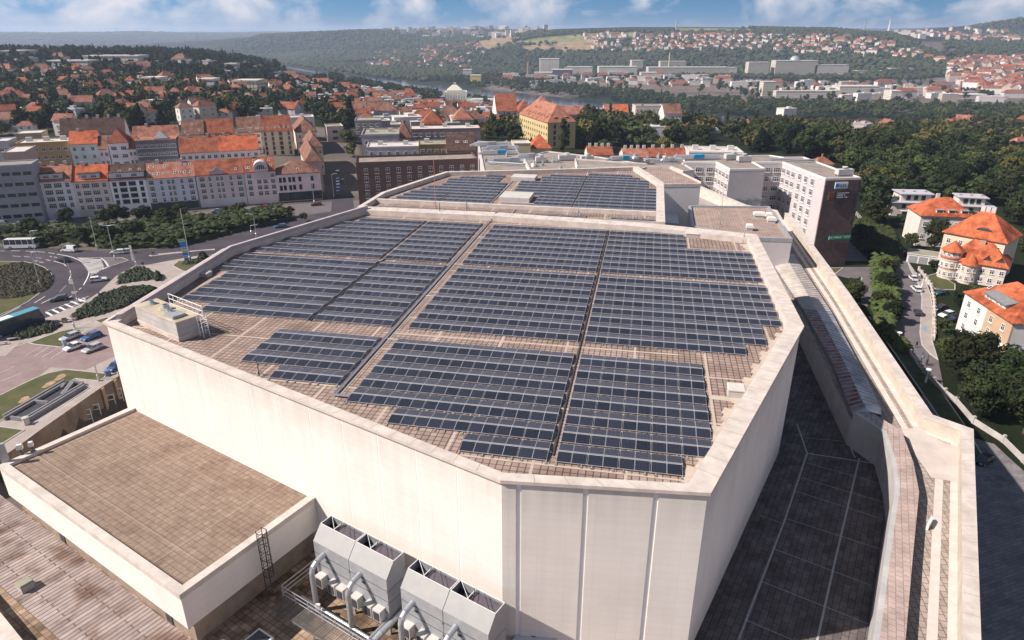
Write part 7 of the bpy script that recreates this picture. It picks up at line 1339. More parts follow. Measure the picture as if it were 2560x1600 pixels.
def dorms(t, W, h, d, ro):
    for f in (0.35, 0.58, 0.82): mb = MB(); x = W * f; mb.prism([(x - 1.1, 0.7), (x + 1.1, 0.7), (x + 1.1, 4), (x - 1.1, 4)], h + 0.1, h + 1.7); mb.prism([(x - 1.3, 0.5), (x + 1.3, 0.5), (x + 1.3, 4.4), (x - 1.3, 4.4)], h + 1.7, h + 1.85, 1); mb.face([(x - .9, .68, h + .4), (x + .9, .68, h + .4), (x + .9, .68, h + 1.5), (x - .9, .68, h + 1.5)], 2); mb.build('dormer', [M_wframe, M_sheet, M_glass], ro)
bypts('villa', 'white villa with a hipped orange roof and three flat dormers', 'villa', ZV(1200, 555), ZV(1830, 580), 7.5, 12, zv, roof=('hip', 5), wall=(0.60, 0.56, 0.52), rm=T_or, wins=(5, 2, 1.2, 1.6, 1.2), extra=dorms, chim=1)
def modern(label, A_, z, dims, rz, name='modern_villa'):
    p = at(*A_, z); t = thing(name, label, 'villa', (p.x, p.y, zv), R(rz)); W, D = dims; h = z - zv; m = wallc((0.56, 0.51, 0.46)); mb = MB()
    mb.prism([(0, 0), (W, 0), (W, D), (0, D)], 0, h - 3.2); mb.prism([(3.5, 2), (W - 2.5, 2), (W - 2.5, D - 1.5), (3.5, D - 1.5)], h - 3.0, h - 0.3); mb.build('wall', m, t)
    mb = MB(); mb.prism([(-.7, -.9), (W + .9, -.9), (W + .9, D + .5), (-.7, D + .5)], h - 3.2, h - 2.95); mb.prism([(2.8, 1.1), (W - 1.6, 1.1), (W - 1.6, D - .9), (2.8, D - .9)], h - 0.3, h); ro = mb.build('roof', mat('lilac grey flat roof', (0.42, 0.40, 0.43), var=0.06), t)
    mb = MB(); mb.box((W * .6, -0.6, h - 6.4), (W * .8, 1.4, 0.25)); mb.build('balcony', m, t)
    for k, z_ in enumerate((h - 2.6, h - 5.6, h - 8.6)):
        for f in (0.25, 0.5, 0.75): 
            if z_ > 0: add_win(t, (3.5 + (W - 6) * f) if k == 0 else W * f, 1.94 if k == 0 else -0.06, z_, 1.6, 1.9, 'dark')
        for f in (0.3, 0.6): 
            if z_ > 0 and k: add_win(t, -0.06, D * f, z_, 1.0, 1.8, 'dark', R(-90))
    for f in (.3, .55, .8): mb = MB(); mb.box((W * f, D * .5, h), (1.0, .8, .5)); mb.build('roof_vent', M_sheet, ro)
modern('modern white villa with two stacked flat lilac roofs', ZV(885, 310), 5.5, (17, 11), -6); modern('second modern villa with a flat roof, half hidden by dark trees', ZV(1560, 345), 4.5, (15, 10), -14)
# garage with the white roller doors and garden walls
p = at(*ZV(1040, 1000), zv + 3); t = thing('garage', 'low white garage with a flat mossy roof at the street corner', 'garage', (p.x, p.y, zv), R(-30)); mb = MB(); mb.prism([(0, 0), (9, 0), (9, 6), (0, 6)], 0, 2.7); mb.build('wall', M_white, t); mb = MB(); mb.prism([(-.2, -.2), (9.2, -.2), (9.2, 6.2), (-.2, 6.2)], 2.7, 2.95, 0, 1); mb.build('roof', [M_white, M_gren], t)
for k in range(3): mb = MB(); mb.box((1.6 + k * 2.8, -0.05, 0), (2.3, 0.1, 2.2)); mb.build('door', M_sheet, t)
def fence(label, pts, h, m, z, post=2.5, name='garden_wall', pm=None):
    P = [at(*p, z) for p in pts]; o = P[0].copy(); t = thing(name, label, 'wall', o); mb = MB()
    for a, b in zip(P, P[1:]): d = (b - a).normalized(); n = Vector((-d.y, d.x, 0)) * 0.12; mb.prism([(q - o).to_tuple()[:2] for q in (a - n, b - n, b + n, a + n)], 0, h)
    mb.build('wall', m, t); k = 0
    for a, b in zip(P, P[1:]):
        L = (b - a).length; n = max(1, int(L / post))
        for i in range(n): q = a.lerp(b, i / n) - o; mb = MB(); mb.box((q.x, q.y, 0), (0.45, 0.45, h + 0.45)); mb.build('post', pm or m, t)
fence('garden fence of pale posts winding uphill along the villas', [ZV(430, 560), ZV(530, 680), ZV(700, 760), ZV(830, 900), ZV(940, 990), ZV(1040, 1060)], 1.0, M_hedge, zr, pm=M_cream)
fence('low garden wall with pale posts around the round-towered villa', [ZW(1165, 170), ZW(1240, 260), ZW(1310, 370), ZW(1345, 560), ZW(1355, 730)], 0.8, M_conc, zr, pm=M_cream)
fence('white wall below the double villa yard', [ZW(1345, 760), ZW(1350, 900), ZW(1345, 1000)], 0.8, M_cream, zr)
fence('graffiti-covered fence beside the paved square', [ZR(1700, 1130), ZR(1850, 1280), ZR(1930, 1340), ZR(2050, 1480), ZS(2260, 130), ZS(2400, 270), ZS(2500, 380)], 1.1, M_conc, zr, post=4)
fence('long low kerb wall along the shaded grass below the parapet', [ZW(700, 760), ZW(880, 960), ZW(1060, 1160), ZW(1170, 1320), ZW(1330, 1500)], 0.7, M_cream, zr, post=50)
# ------------------------------------------------------------------ trees
def ico(sub=1):
    bm = bmesh.new(); bmesh.ops.create_icosphere(bm, subdivisions=sub, radius=1); V = np.array([v.co[:] for v in bm.verts]); Fc = np.array([[v.index for v in f.verts] for f in bm.faces]); bm.free(); return V, Fc
I1, I1F = ico(1); I2, I2F = ico(2)
def crown(seed, nclump, nleaf, leaf, shape='round', core=0.62, rc=(0.24, 0.40)):
    """unit crown (radius 1, height about 2, base at z=0) of leafy clumps: returns vertices and triangles"""
    rg = np.random.RandomState(seed); V = []; Fs = []; k = 0
    cs = []
    for i in range(nclump):
        if shape == 'round': u = rg.normal(size=3); u /= np.linalg.norm(u); u[2] = abs(u[2]) if rg.rand() < 0.45 else u[2]; rr = rg.uniform(0.42, 0.80); c = np.array([u[0] * rr, u[1] * rr, 0.98 + u[2] * rr * 0.95]); r = rg.uniform(*rc)
        elif shape == 'column': h = (i + 0.5) / nclump * 3.4; wd = 0.55 * math.sin(min(1, (h + 0.6) / 1.5) * 1.57) * (1 - max(0, h - 1.6) / 2.3); a = rg.uniform(0, 6.28); c = np.array([math.cos(a) * wd * 0.5, math.sin(a) * wd * 0.5, 0.25 + h]); r = 0.20 + wd * 0.42
        else: h = (i + 0.5) / nclump * 2.5; wd = 0.85 * (1 - h / 2.65); a = i * 2.4; c = np.array([math.cos(a) * wd * 0.55, math.sin(a) * wd * 0.55, 0.15 + h]); r = 0.12 + wd * 0.45
        cs.append((c, r))
        if core:
            v = I1 * (r * core * rg.uniform(0.85, 1.15, (len(I1), 1))) * np.array([1, 1, 0.85]) + c; V.append(v); Fs.append(I1F + k); k += len(v)
    per = max(1, nleaf // nclump)
    for c, r in cs:
        u = rg.normal(size=(per, 3)); u /= np.linalg.norm(u, axis=1)[:, None]; u[:, 2] = np.where(rg.rand(per) < 0.35, np.abs(u[:, 2]), u[:, 2]); p = c + u * r * rg.uniform(0.6, 1.12, (per, 1)) * np.array([1, 1, 0.88])
        n = u + rg.normal(size=(per, 3)) * 0.55; n /= np.linalg.norm(n, axis=1)[:, None]; t1 = np.cross(n, rg.normal(size=(per, 3))); t1 /= np.linalg.norm(t1, axis=1)[:, None]; t2 = np.cross(n, t1); s = leaf * rg.uniform(0.6, 1.35, (per, 1))
        q = np.stack([p - t1 * s, p + t1 * s * 0.8 - t2 * s * 0.7, p + t1 * s * 0.6 + t2 * s * 0.9], 1).reshape(-1, 3); V.append(q); Fs.append(np.arange(per * 3).reshape(-1, 3) + k); k += per * 3
    return np.concatenate(V), np.concatenate(Fs)
def tri_mesh(name, V, Fc, m, midx=None):
    me = bpy.data.meshes.new(name); me.vertices.add(len(V)); me.vertices.foreach_set('co', np.asarray(V, np.float32).ravel()); me.loops.add(len(Fc) * 3); me.loops.foreach_set('vertex_index', np.asarray(Fc, np.int32).ravel())
    me.polygons.add(len(Fc)); me.polygons.foreach_set('loop_start', np.arange(0, len(Fc) * 3, 3, dtype=np.int32))
    try: me.polygons.foreach_set('loop_total', np.full(len(Fc), 3, np.int32))
    except Exception: pass
    for x in (m if isinstance(m, (list, tuple)) else [m]): me.materials.append(x)
    if midx is not None: me.polygons.foreach_set('material_index', np.asarray(midx, np.int32))
    me.update(calc_edges=True); me.validate(); return me
CRA = {('round', 2): [crown(s, 34, 4600, 0.062) for s in (1, 2, 3)], ('round', 1): [crown(10 + s, 20, 1300, 0.105) for s in range(4)], ('round', 0): [crown(20 + s, 9, 170, 0.2, rc=(0.32, 0.5)) for s in range(4)],
       ('column', 2): [crown(31, 30, 3600, 0.055, 'column')], ('column', 1): [crown(33, 18, 1000, 0.10, 'column')], ('column', 0): [crown(34, 9, 160, 0.18, 'column')],
       ('conifer', 1): [crown(41, 26, 1100, 0.11, 'conifer'), crown(42, 22, 1000, 0.11, 'conifer')], ('conifer', 0): [crown(43, 10, 160, 0.2, 'conifer')]}
CRA[('conifer', 2)] = CRA[('conifer', 1)]
CRM = {}
for (sh, lv), L in CRA.items():
    if lv == 0: continue
    for i, (V, Fc) in enumerate(L):
        for mi, m in enumerate(M_leafs): CRM[(sh, lv, i, mi)] = tri_mesh('crown', V, Fc, m)
mb = MB(); mb.tube((0, 0, -0.5), (0.03, 0.02, 2.2), 0.16, 8, r2=0.11); mb.tube((0.03, 0.02, 2.2), (0.0, 0.0, 3.9), 0.11, 7, r2=0.06)
for k in range(5): a = k * 1.26; mb.tube((0.02, 0.01, 1.7 + k * 0.25), (math.cos(a) * 0.9, math.sin(a) * 0.9, 2.9 + k * 0.25), 0.055, 5, r2=0.02)
TRK = mb.mesh('trunk', M_bark)
def tree(x, y, z, h, w, sh, lv, mi, label, group, seed, lod_single=False):
    """h total height, w crown width"""
    rs = random.Random(seed); L = CRA[(sh, lv)]; i = rs.randrange(len(L)); top = {'round': 2.0, 'column': 3.9, 'conifer': 2.8}[sh]; name = {'round': 'broadleaf_tree', 'column': 'poplar', 'conifer': 'conifer'}[sh]
    t = thing(name, label, {'round': 'tree', 'column': 'poplar tree', 'conifer': 'conifer tree'}[sh], (x, y, z), rs.uniform(0, 6.28), group); tr = 0.09 * h if sh == 'round' else 0.06 * h; ch = h - tr
    inst(CRM[(sh, max(lv, 1), i % len(CRA[(sh, max(lv, 1))]), mi)], 'crown', t, (0, 0, tr), (0, 0, 0), (w / 2 * (1 if sh == 'round' else 1.25), w / 2 * (1 if sh == 'round' else 1.25), ch / top)); inst(TRK, 'trunk', t, (0, 0, 0), (0, 0, 0), (h * 0.11, h * 0.11, h * 0.19)); return t
SPEC = []   # x, y, z, height, width, shape, material, region
rt = random.Random(99)
def one(px, py, h, w, sh='round', mi=0, reg='', z=None):
    p = hit(px, py) if z is None else at(px, py, z); SPEC.append((p.x, p.y, p.z, h, w, sh, mi, reg))
def top_tree(pb, pt, wpx, z, sh='round', mi=0, reg=''):
    """tree with its foot at photo point pb, top at row pt, crown width in photo pixels"""
    b = at(*pb, z) if z is not None else hit(*pb); h = zat((b.x, b.y), pt) - b.z; d = proj(b)[2]; SPEC.append((b.x, b.y, b.z, h, wpx * d / FPX, sh, mi, reg))
RSEEN = [[F_(*p) for p in q] for q in ([(1652, 286), (1760, 292), (1800, 303), (1660, 300)], [(1990, 298), (2062, 300), (2075, 312), (2010, 312)], [(1480, 244), (1560, 248), (1600, 262), (1500, 258)])]
def scatter(reg, polys, n, hr_, wr, ymin, ymax, mix=((0.6, 'round', 0), (0.25, 'round', 1), (0.15, 'conifer', 3)), avoid=(), xr=None, seed=0, dens=None):
    """trees at random over the ground that shows inside the photo outlines"""
    rs = random.Random(seed); polys = [[F_(*p) for p in q] for q in polys]; avoid = [[F_(*p) for p in q] for q in avoid]; got = 0; tries = 0; xs0, xs1 = xr if xr else (-0.95, 0.95)
    X = []; Y = []
    while len(X) < n * 40: 
        y = math.sqrt(rs.uniform(ymin ** 2, ymax ** 2)); x = rs.uniform(xs0, xs1) * y; X.append(x); Y.append(y)
    Z_ = terr(X, Y)
    for x, y, z in zip(X, Y, Z_):
        q = proj((x, y, z))
        if not any(inside(q[0], q[1], p) for p in polys) or any(inside(q[0], q[1], p) for p in avoid) or z < -61.5: continue
        if any(inside(*proj((x, y, z + f))[:2], p) for f in (5, 10, 15) for p in RSEEN): continue
        r = rs.random(); acc = 0
        for pr, sh, mi in mix:
            acc += pr
            if r <= acc: break
        h = rs.uniform(*hr_); SPEC.append((x, y, float(z), h * (1.25 if sh == 'column' else 1), rs.uniform(*wr) * (0.42 if sh == 'column' else 0.75 if sh == 'conifer' else 1), sh, mi, reg)); got += 1
        if got >= n: break
# individually placed near trees
for (b, t_, w, sh, mi, rg_) in [(ZW(380, 540), ZW(380, 255)[1], 56, 'round', 1, 'beside the footpath behind the parapet'),
    (ZV(1330, 1000), ZV(1330, 570)[1], 62, 'round', 0, 'between the orange roofed villas'), (ZV(1020, 650), ZV(1020, 520)[1], 42, 'round', 1, 'in front of the modern villa'), (ZV(1060, 950), ZV(1060, 760)[1], 40, 'round', 1, 'in the villa gardens'),
    (ZV(570, 650), ZV(600, 40)[1], 56, 'column', 0, 'right behind the brown tower'), (ZV(680, 620), ZV(700, 100)[1], 48, 'column', 0, 'right behind the brown tower'), (ZV(1350, 1230), ZV(1350, 1080)[1], 40, 'round', 0, 'by the round-towered villa'),
    (ZW(1680, 1500), ZW(1650, 830)[1], 130, 'round', 0, 'below the double villa'), (ZW(2150, 1650), ZW(2100, 1080)[1], 150, 'round', 0, 'below the double villa'), (ZW(2500, 1600), ZW(2450, 1000)[1], 120, 'round', 0, 'below the double villa'), (ZW(1900, 1900), ZW(1900, 1250)[1], 140, 'round', 0, 'below the double villa'), (ZW(1450, 920), ZW(1430, 730)[1], 42, 'round', 0, 'below the double villa'), (ZW(1500, 1300), ZW(1500, 950)[1], 70, 'round', 1, 'below the double villa'), (ZW(1950, 1200), ZW(1800, 920)[1], 70, 'round', 1, 'below the double villa'),
    (ZW(2400, 2100), ZW(2300, 1400)[1], 150, 'round', 0, 'below the double villa'), (ZW(1650, 620), ZW(1650, 330)[1], 50, 'round', 0, 'behind the double villa'), (ZW(1750, 500), ZW(1780, 320)[1], 40, 'round', 1, 'behind the double villa'),
    (ZW(750, 250), ZW(750, -10)[1], 55, 'round', 1, 'in the hedge strip by the street'), (ZW(760, 450), ZW(760, 180)[1], 60, 'round', 0, 'in the hedge strip by the street'), (ZW(720, 650), ZW(720, 400)[1], 58, 'round', 1, 'in the hedge strip by the street'), (ZW(840, 800), ZW(850, 520)[1], 52, 'round', 0, 'in the hedge strip by the street'),
    (ZV(480, 900), ZV(520, 650)[1], 60, 'round', 0, 'in the dark slope behind the tower'), (ZV(600, 1050), ZV(640, 760)[1], 60, 'round', 0, 'in the dark slope behind the tower'),(ZV(1750, 700), ZV(1850, 480)[1], 60, 'round', 0, 'between the modern villas'), (ZV(2250, 650), ZV(2230, 440)[1], 55, 'round', 0, 'right of the modern villas')]: top_tree(b, t_, w, zr, sh, mi, rg_)
for (b, t_, w, sh, mi, rg_) in [(ZK(950, 1290), ZK(970, 1130)[1], 56, 'round', 1, 'in front of the mauve house'), (ZK(1290, 1320), ZK(1290, 1205)[1], 24, 'round', 1, 'in front of the arched house'), (ZK(1425, 1370), ZK(1425, 1215)[1], 24, 'round', 1, 'in front of the arched house'), (ZK(1565, 1320), ZK(1565, 1180)[1], 32, 'round', 1, 'in front of the arched house'), (ZK(810, 1290), ZK(800, 1180)[1], 28, 'round', 1, 'in front of the mauve house'),
    (ZL(930, 1300), ZL(940, 1080)[1], 52, 'round', 0, 'before the white houses'), (ZL(1650, 1300), ZL(1680, 1010)[1], 60, 'round', 0, 'before the white houses'), (ZL(450, 1420), ZL(480, 1200)[1], 50, 'round', 0, 'in front of the office block'), (ZL(1450, 1330), ZL(1450, 1100)[1], 50, 'round', 1, 'before the white houses'), (ZL(2000, 1330), ZL(2000, 1060)[1], 60, 'round', 0, 'in front of the blue-grey house'), (ZL(2300, 1330), ZL(2300, 1080)[1], 55, 'round', 1, 'in front of the blue-grey house'),
    (ZK(250, 1320), ZK(250, 1150)[1], 50, 'round', 1, 'in front of the blue-grey house'), (ZK(540, 1400), ZK(560, 1260)[1], 40, 'round', 0, 'in the shrub belt'), (ZK(1100, 1400), ZK(1100, 1290)[1], 50, 'round', 0, 'in the shrub belt'), (ZK(1740, 1370), ZK(1740, 1260)[1], 24, 'round', 1, 'at the end of the shrub belt'),
    (ZK(1480, 660), ZK(1480, 510)[1], 34, 'round', 1, 'in the courtyard behind the arched house'), (ZB(2115, 370), ZB(2115, 225)[1], 24, 'round', 2, 'in the shrub belt'),
    (ZB(700, 380), ZB(700, 150)[1], 60, 'round', 1, 'in the shrub belt'), (ZB(100, 300), ZB(100, 130)[1], 60, 'round', 0, 'in the shrub belt'), (ZB(1050, 340), ZB(1050, 120)[1], 60, 'round', 0, 'in the shrub belt'), (ZB(1350, 330), ZB(1350, 80)[1], 62, 'round', 0, 'in the shrub belt'), (ZB(1650, 280), ZB(1650, 60)[1], 60, 'round', 0, 'in the shrub belt'), (ZB(400, 300), ZB(400, 60)[1], 62, 'round', 0, 'in the shrub belt'), (ZB(2000, 180), ZB(2000, 0)[1], 60, 'round', 0, 'in the shrub belt')]: top_tree(b, t_, w, 0.05, sh, mi, rg_)
for (b, t_, w, sh, mi, rg_) in [(Z2(1560, 1075), 292, 38, 'column', 1, 'in front of the school'), (Z2(1720, 1030), 290, 58, 'round', 2, 'right of the school'), (Z2(985, 900), 284, 14, 'column', 0, 'left of the school'), (Z2(1125, 930), 286, 16, 'column', 0, 'left of the school'), (Z2(1180, 930), 278, 24, 'column', 1, 'left of the school'), (Z2(1215, 920), 282, 16, 'column', 0, 'left of the school'), (Z2(1045, 950), 298, 36, 'round', 0, 'left of the school'),
    (Z2(1940, 960), 280, 80, 'round', 0, 'among the park trees right of the school'), (Z2(2000, 1000), 300, 70, 'round', 1, 'among the park trees right of the school'), (Z2(1880, 1010), 320, 50, 'round', 2, 'among the park trees right of the school'), (Z2(1850, 1060), 345, 44, 'round', 1, 'among the park trees right of the school'), (Z2(2120, 1060), 340, 50, 'round', 1, 'among the park trees right of the school'), (Z2(80, 1100), 350, 38, 'round', 1, 'on the shaded side street'), (Z2(60, 1000), 322, 50, 'round', 1, 'on the shaded side street'), (Z2(80, 900), 240, 34, 'conifer', 3, 'above the side street'), (Z2(2330, 1050), 305, 60, 'round', 0, 'among the park trees right of the school'), (Z2(2270, 1070), 340, 50, 'round', 2, 'among the park trees right of the school')]: top_tree(b, t_, w, None, sh, mi, rg_)
bigwood = [[(1620, 400), (1660, 340), (1500, 330), (1420, 345), (1360, 350), (1380, 300), (1640, 270), (1640, 250), (1800, 262), (1950, 268), (2100, 300), (2419, 262), (2560, 262), (2560, 700), (2419, 620), (2300, 470), (2120, 440), (2060, 520), (2040, 440), (2030, 410), (1850, 365), (1700, 350)]]
river_seen = [[(1650, 275), (1760, 285), (1800, 310), (1650, 300)], [(1990, 290), (2070, 300), (2070, 322), (1990, 312)]]
scatter('in the wood right of the offices', bigwood, 460, (12, 18), (12, 18), 235, 480, mix=((0.58, 'round', 0), (0.24, 'round', 1), (0.12, 'conifer', 3), (0.06, 'round', 2)), avoid=[[(2110, 440), (2419, 440), (2419, 620), (2110, 620)]], xr=(0.05, 0.95), seed=1)
scatter('in the river valley wood', bigwood, 1150, (11, 18), (12, 18), 480, 1010, mix=((0.42, 'round', 0), (0.34, 'round', 1), (0.1, 'column', 0), (0.14, 'round', 2)), avoid=river_seen, xr=(0.0, 0.95), seed=2)
scatter('on the far river bank', [[(1010, 192), (1150, 185), (1320, 205), (1440, 215), (1600, 235), (1900, 250), (2419, 262), (2419, 300), (2060, 285), (1800, 278), (1640, 268), (1440, 240), (1300, 226), (1180, 214)]], 900, (11, 17), (12, 18), 1000, 2100, mix=((0.5, 'round', 0), (0.38, 'round', 1), (0.12, 'column', 0)), seed=3)
scatter('on the near river bank', [[(740, 190), (830, 186), (930, 210), (1000, 222), (1180, 240), (1300, 252), (1420, 262), (1420, 290), (1160, 275), (1120, 240), (1040, 230), (1040, 255), (960, 230), (860, 215)]], 420, (10, 15), (11, 16), 900, 2200, mix=((0.55, 'round', 0), (0.33, 'round', 1), (0.12, 'column', 0)), seed=4)
lefthill = [[(-400, 128), (100, 128), (300, 126), (560, 130), (650, 160), (700, 190), (860, 235), (820, 330), (700, 270), (500, 290), (300, 310), (-60, 330), (-400, 340)]]
scatter('on the villa hillside', lefthill, 980, (8, 15), (8, 13), 340, 720, mix=((0.55, 'round', 0), (0.2, 'round', 1), (0.22, 'conifer', 3), (0.03, 'round', 2)), xr=(-1.2, -0.15), seed=5)
scatter('on the crest of the left hill', lefthill, 1900, (9, 16), (9, 14), 720, 1350, mix=((0.66, 'round', 0), (0.12, 'round', 1), (0.16, 'conifer', 3), (0.06, 'column', 0)), xr=(-1.2, -0.1), seed=6)
scatter('behind the villas', [[(2050, 440), (2120, 425), (2419, 430), (2600, 470), (2600, 640), (2419, 600), (2330, 500), (2250, 480), (2110, 470), (2060, 560)]], 120, (8, 14), (9, 13), 200, 420, mix=((0.8, 'round', 0), (0.2, 'round', 1)), avoid=[[(2095, 485), (2370, 500), (2419, 620), (2419, 760), (2210, 690), (2160, 560)]], xr=(0.3, 0.95), seed=17)
scatter('beside the school lawn', [[(1130, 330), (1160, 290), (1230, 290), (1230, 345)], [(1360, 350), (1640, 345), (1640, 300), (1380, 300)]], 70, (8, 13), (8, 12), 300, 560, mix=((0.5, 'round', 0), (0.35, 'round', 1), (0.15, 'round', 2)), xr=(-0.2, 0.25), seed=18)
scatter('between the riverside houses', [[(760, 250), (860, 225), (1160, 250), (1240, 270), (1240, 330), (860, 330)]], 60, (7, 13), (7, 11), 380, 1000, seed=7)
scatter('in the railway valley', [[(1150, 178), (1700, 165), (2250, 185), (2419, 260), (2060, 255), (1440, 210), (1150, 195)]], 420, (10, 16), (10, 16), 1300, 2400, mix=((0.6, 'round', 0), (0.4, 'round', 1)), seed=8)
SPEC2 = [(s, s[3] * FPX / max(1, proj(s)[2])) for s in SPEC]
seen_ = [k for k in SPEC2 if 0 < proj(k[0])[0] < 2560 and proj((k[0][0], k[0][1], k[0][2] + k[0][3]))[1] < 1700]
seen_.sort(key=lambda k: -k[1]); NIND = 290; indiv = seen_[:NIND]; ids = set(id(k[0]) for k in indiv); rest = [k[0] for k in SPEC2 if id(k[0]) not in ids]
byreg = {}
for s, a_ in indiv: byreg.setdefault((s[7], s[5]), []).append(s)
MIW = {0: 'dark green', 1: 'mid green', 2: 'yellowish green', 3: 'blackish green'}
for (reg, sh), L in byreg.items():
    L.sort(key=lambda s: proj(s)[0]); kn = {'round': 'tree', 'column': 'poplar', 'conifer': 'conifer'}[sh]
    for i, s in enumerate(L):
        dd = proj(s)[2]; lv = 2 if dd < 230 else 1
        lab = f'{MIW[s[6]]} {kn} {reg}' if len(L) == 1 else f'{MIW[s[6]]} {kn}, {ordw(i)} from the left {reg}'
        tree(s[0], s[1], s[2], s[3], s[4], sh, lv, s[6], lab, f'{kn}s {reg}', i * 7 + len(reg))
def merged(name, label, specs, kind='stuff', seed=0):
    rg = np.random.RandomState(seed); groups = {}
    VV = []; FF = []; MM = []; off = 0
    for s in specs:
        dd = max(50, proj(s)[2]) ; lv = 1 if abs(dd) < 420 else 0; A_ = CRA[(s[5], lv)]; V, Fc = A_[rg.randint(len(A_))]; top = {'round': 2.0, 'column': 3.9, 'conifer': 2.8}[s[5]]; tr = 0.05 * s[3]; a = rg.uniform(0, 6.28); ca, sa = math.cos(a), math.sin(a); w = s[4] / 2 * (1 if s[5] == 'round' else 1.25)
        if lv == 1: sel = rg.rand(len(Fc)) < 1.1; Fc = Fc[sel]
        v = np.empty_like(V); v[:, 0] = s[0] + (V[:, 0] * ca - V[:, 1] * sa) * w; v[:, 1] = s[1] + (V[:, 0] * sa + V[:, 1] * ca) * w; v[:, 2] = s[2] + tr + V[:, 2] * (s[3] - tr) / top
        VV.append(v); FF.append(Fc + off); MM.append(np.full(len(Fc), s[6])); off += len(v)
    if VV: tag(inst(tri_mesh(name, np.concatenate(VV), np.concatenate(FF), M_leafs, np.concatenate(MM)), name), label, 'woodland', None, kind)
regs = sorted(set(s[7] for s in rest))
for i, rg_ in enumerate(regs): merged('woodland', f'mass of further trees {rg_}', [s for s in rest if s[7] == rg_], seed=i)
# far woods: lumpy crowns over the slopes beyond the river
def farwood(name, label, polys, n, y0, y1, h, w, seed, avoid=(), xr=(-0.85, 0.85)):
    rs = np.random.RandomState(seed); polys = [[F_(*p) for p in q] for q in polys]; avoid = [[F_(*p) for p in q] for q in avoid]; Y = np.sqrt(rs.uniform(y0 ** 2, y1 ** 2, n * 14)); X = rs.uniform(xr[0], xr[1], n * 14) * Y; Zt = terr(X, Y); VV = []; FF = []; off = 0; c = 0; V0, F0 = ico(1) if y1 < 3000 else ico(1)
    for x, y, z in zip(X, Y, Zt):
        q = proj((x, y, z))
        if z < -61 or not any(inside(q[0], q[1], p) for p in polys) or any(inside(q[0], q[1], p) for p in avoid): continue
        if cover(q[0], q[1]) in ('rock', 'field') and rs.rand() < 0.97: continue
        hh = rs.uniform(*h); ww = rs.uniform(*w); v = V0 * rs.uniform(0.7, 1.2, (len(V0), 1)) * np.array([ww / 2, ww / 2, hh / 2]) + np.array([x, y, z + hh * 0.42]); VV.append(v); FF.append(F0 + off); off += len(v); c += 1
        if c >= n: break
    if VV: tag(inst(tri_mesh(name, np.concatenate(VV), np.concatenate(FF), M_far), name), label, 'woodland', None, 'stuff')
townR = [[(1310, 60), (2060, 80), (2060, 130), (1960, 140), (1660, 130), (1560, 160), (1380, 150), (1320, 90)]]
farwood('woodland', 'wooded slope below the hilltop houses across the valley', [[(1130, 80), (1300, 75), (1560, 72), (1800, 66), (1960, 70), (2110, 82), (2230, 130), (2300, 200), (2100, 205), (1750, 185), (1480, 185), (1130, 180), (900, 175), (900, 110)]], 9000, 2000, 3500, (9, 15), (13, 22), 1)
farwood('woodland', 'hazy wooded hill in the middle distance', [[(480, 118), (620, 84), (850, 73), (1150, 73), (1300, 74), (1150, 100), (1150, 180), (900, 180), (740, 178), (640, 140)]], 6500, 3200, 5200, (11, 17), (18, 30), 2, xr=(-0.5, 0.2))
farwood('woodland', 'wooded hill at the far right edge', [[(2230, 100), (2300, 62), (2419, 44), (2600, 40), (2600, 260), (2419, 200), (2270, 190), (2230, 140)]], 3800, 2000, 4600, (10, 16), (14, 24), 3, xr=(0.4, 0.95))
farwood('woodland', 'trees of the river plain left of the bend', [[(640, 141), (760, 150), (1010, 168), (1100, 185), (1000, 194), (830, 175), (700, 157), (640, 150)]], 1500, 1500, 4200, (10, 15), (13, 20), 5, xr=(-0.5, 0.0))
farwood('woodland', 'faint wooded ridge on the left horizon', [[(-100, 70), (640, 70), (640, 112), (480, 115), (-100, 120)]], 2500, 5500, 9500, (14, 22), (40, 90), 4, xr=(-0.9, -0.2))
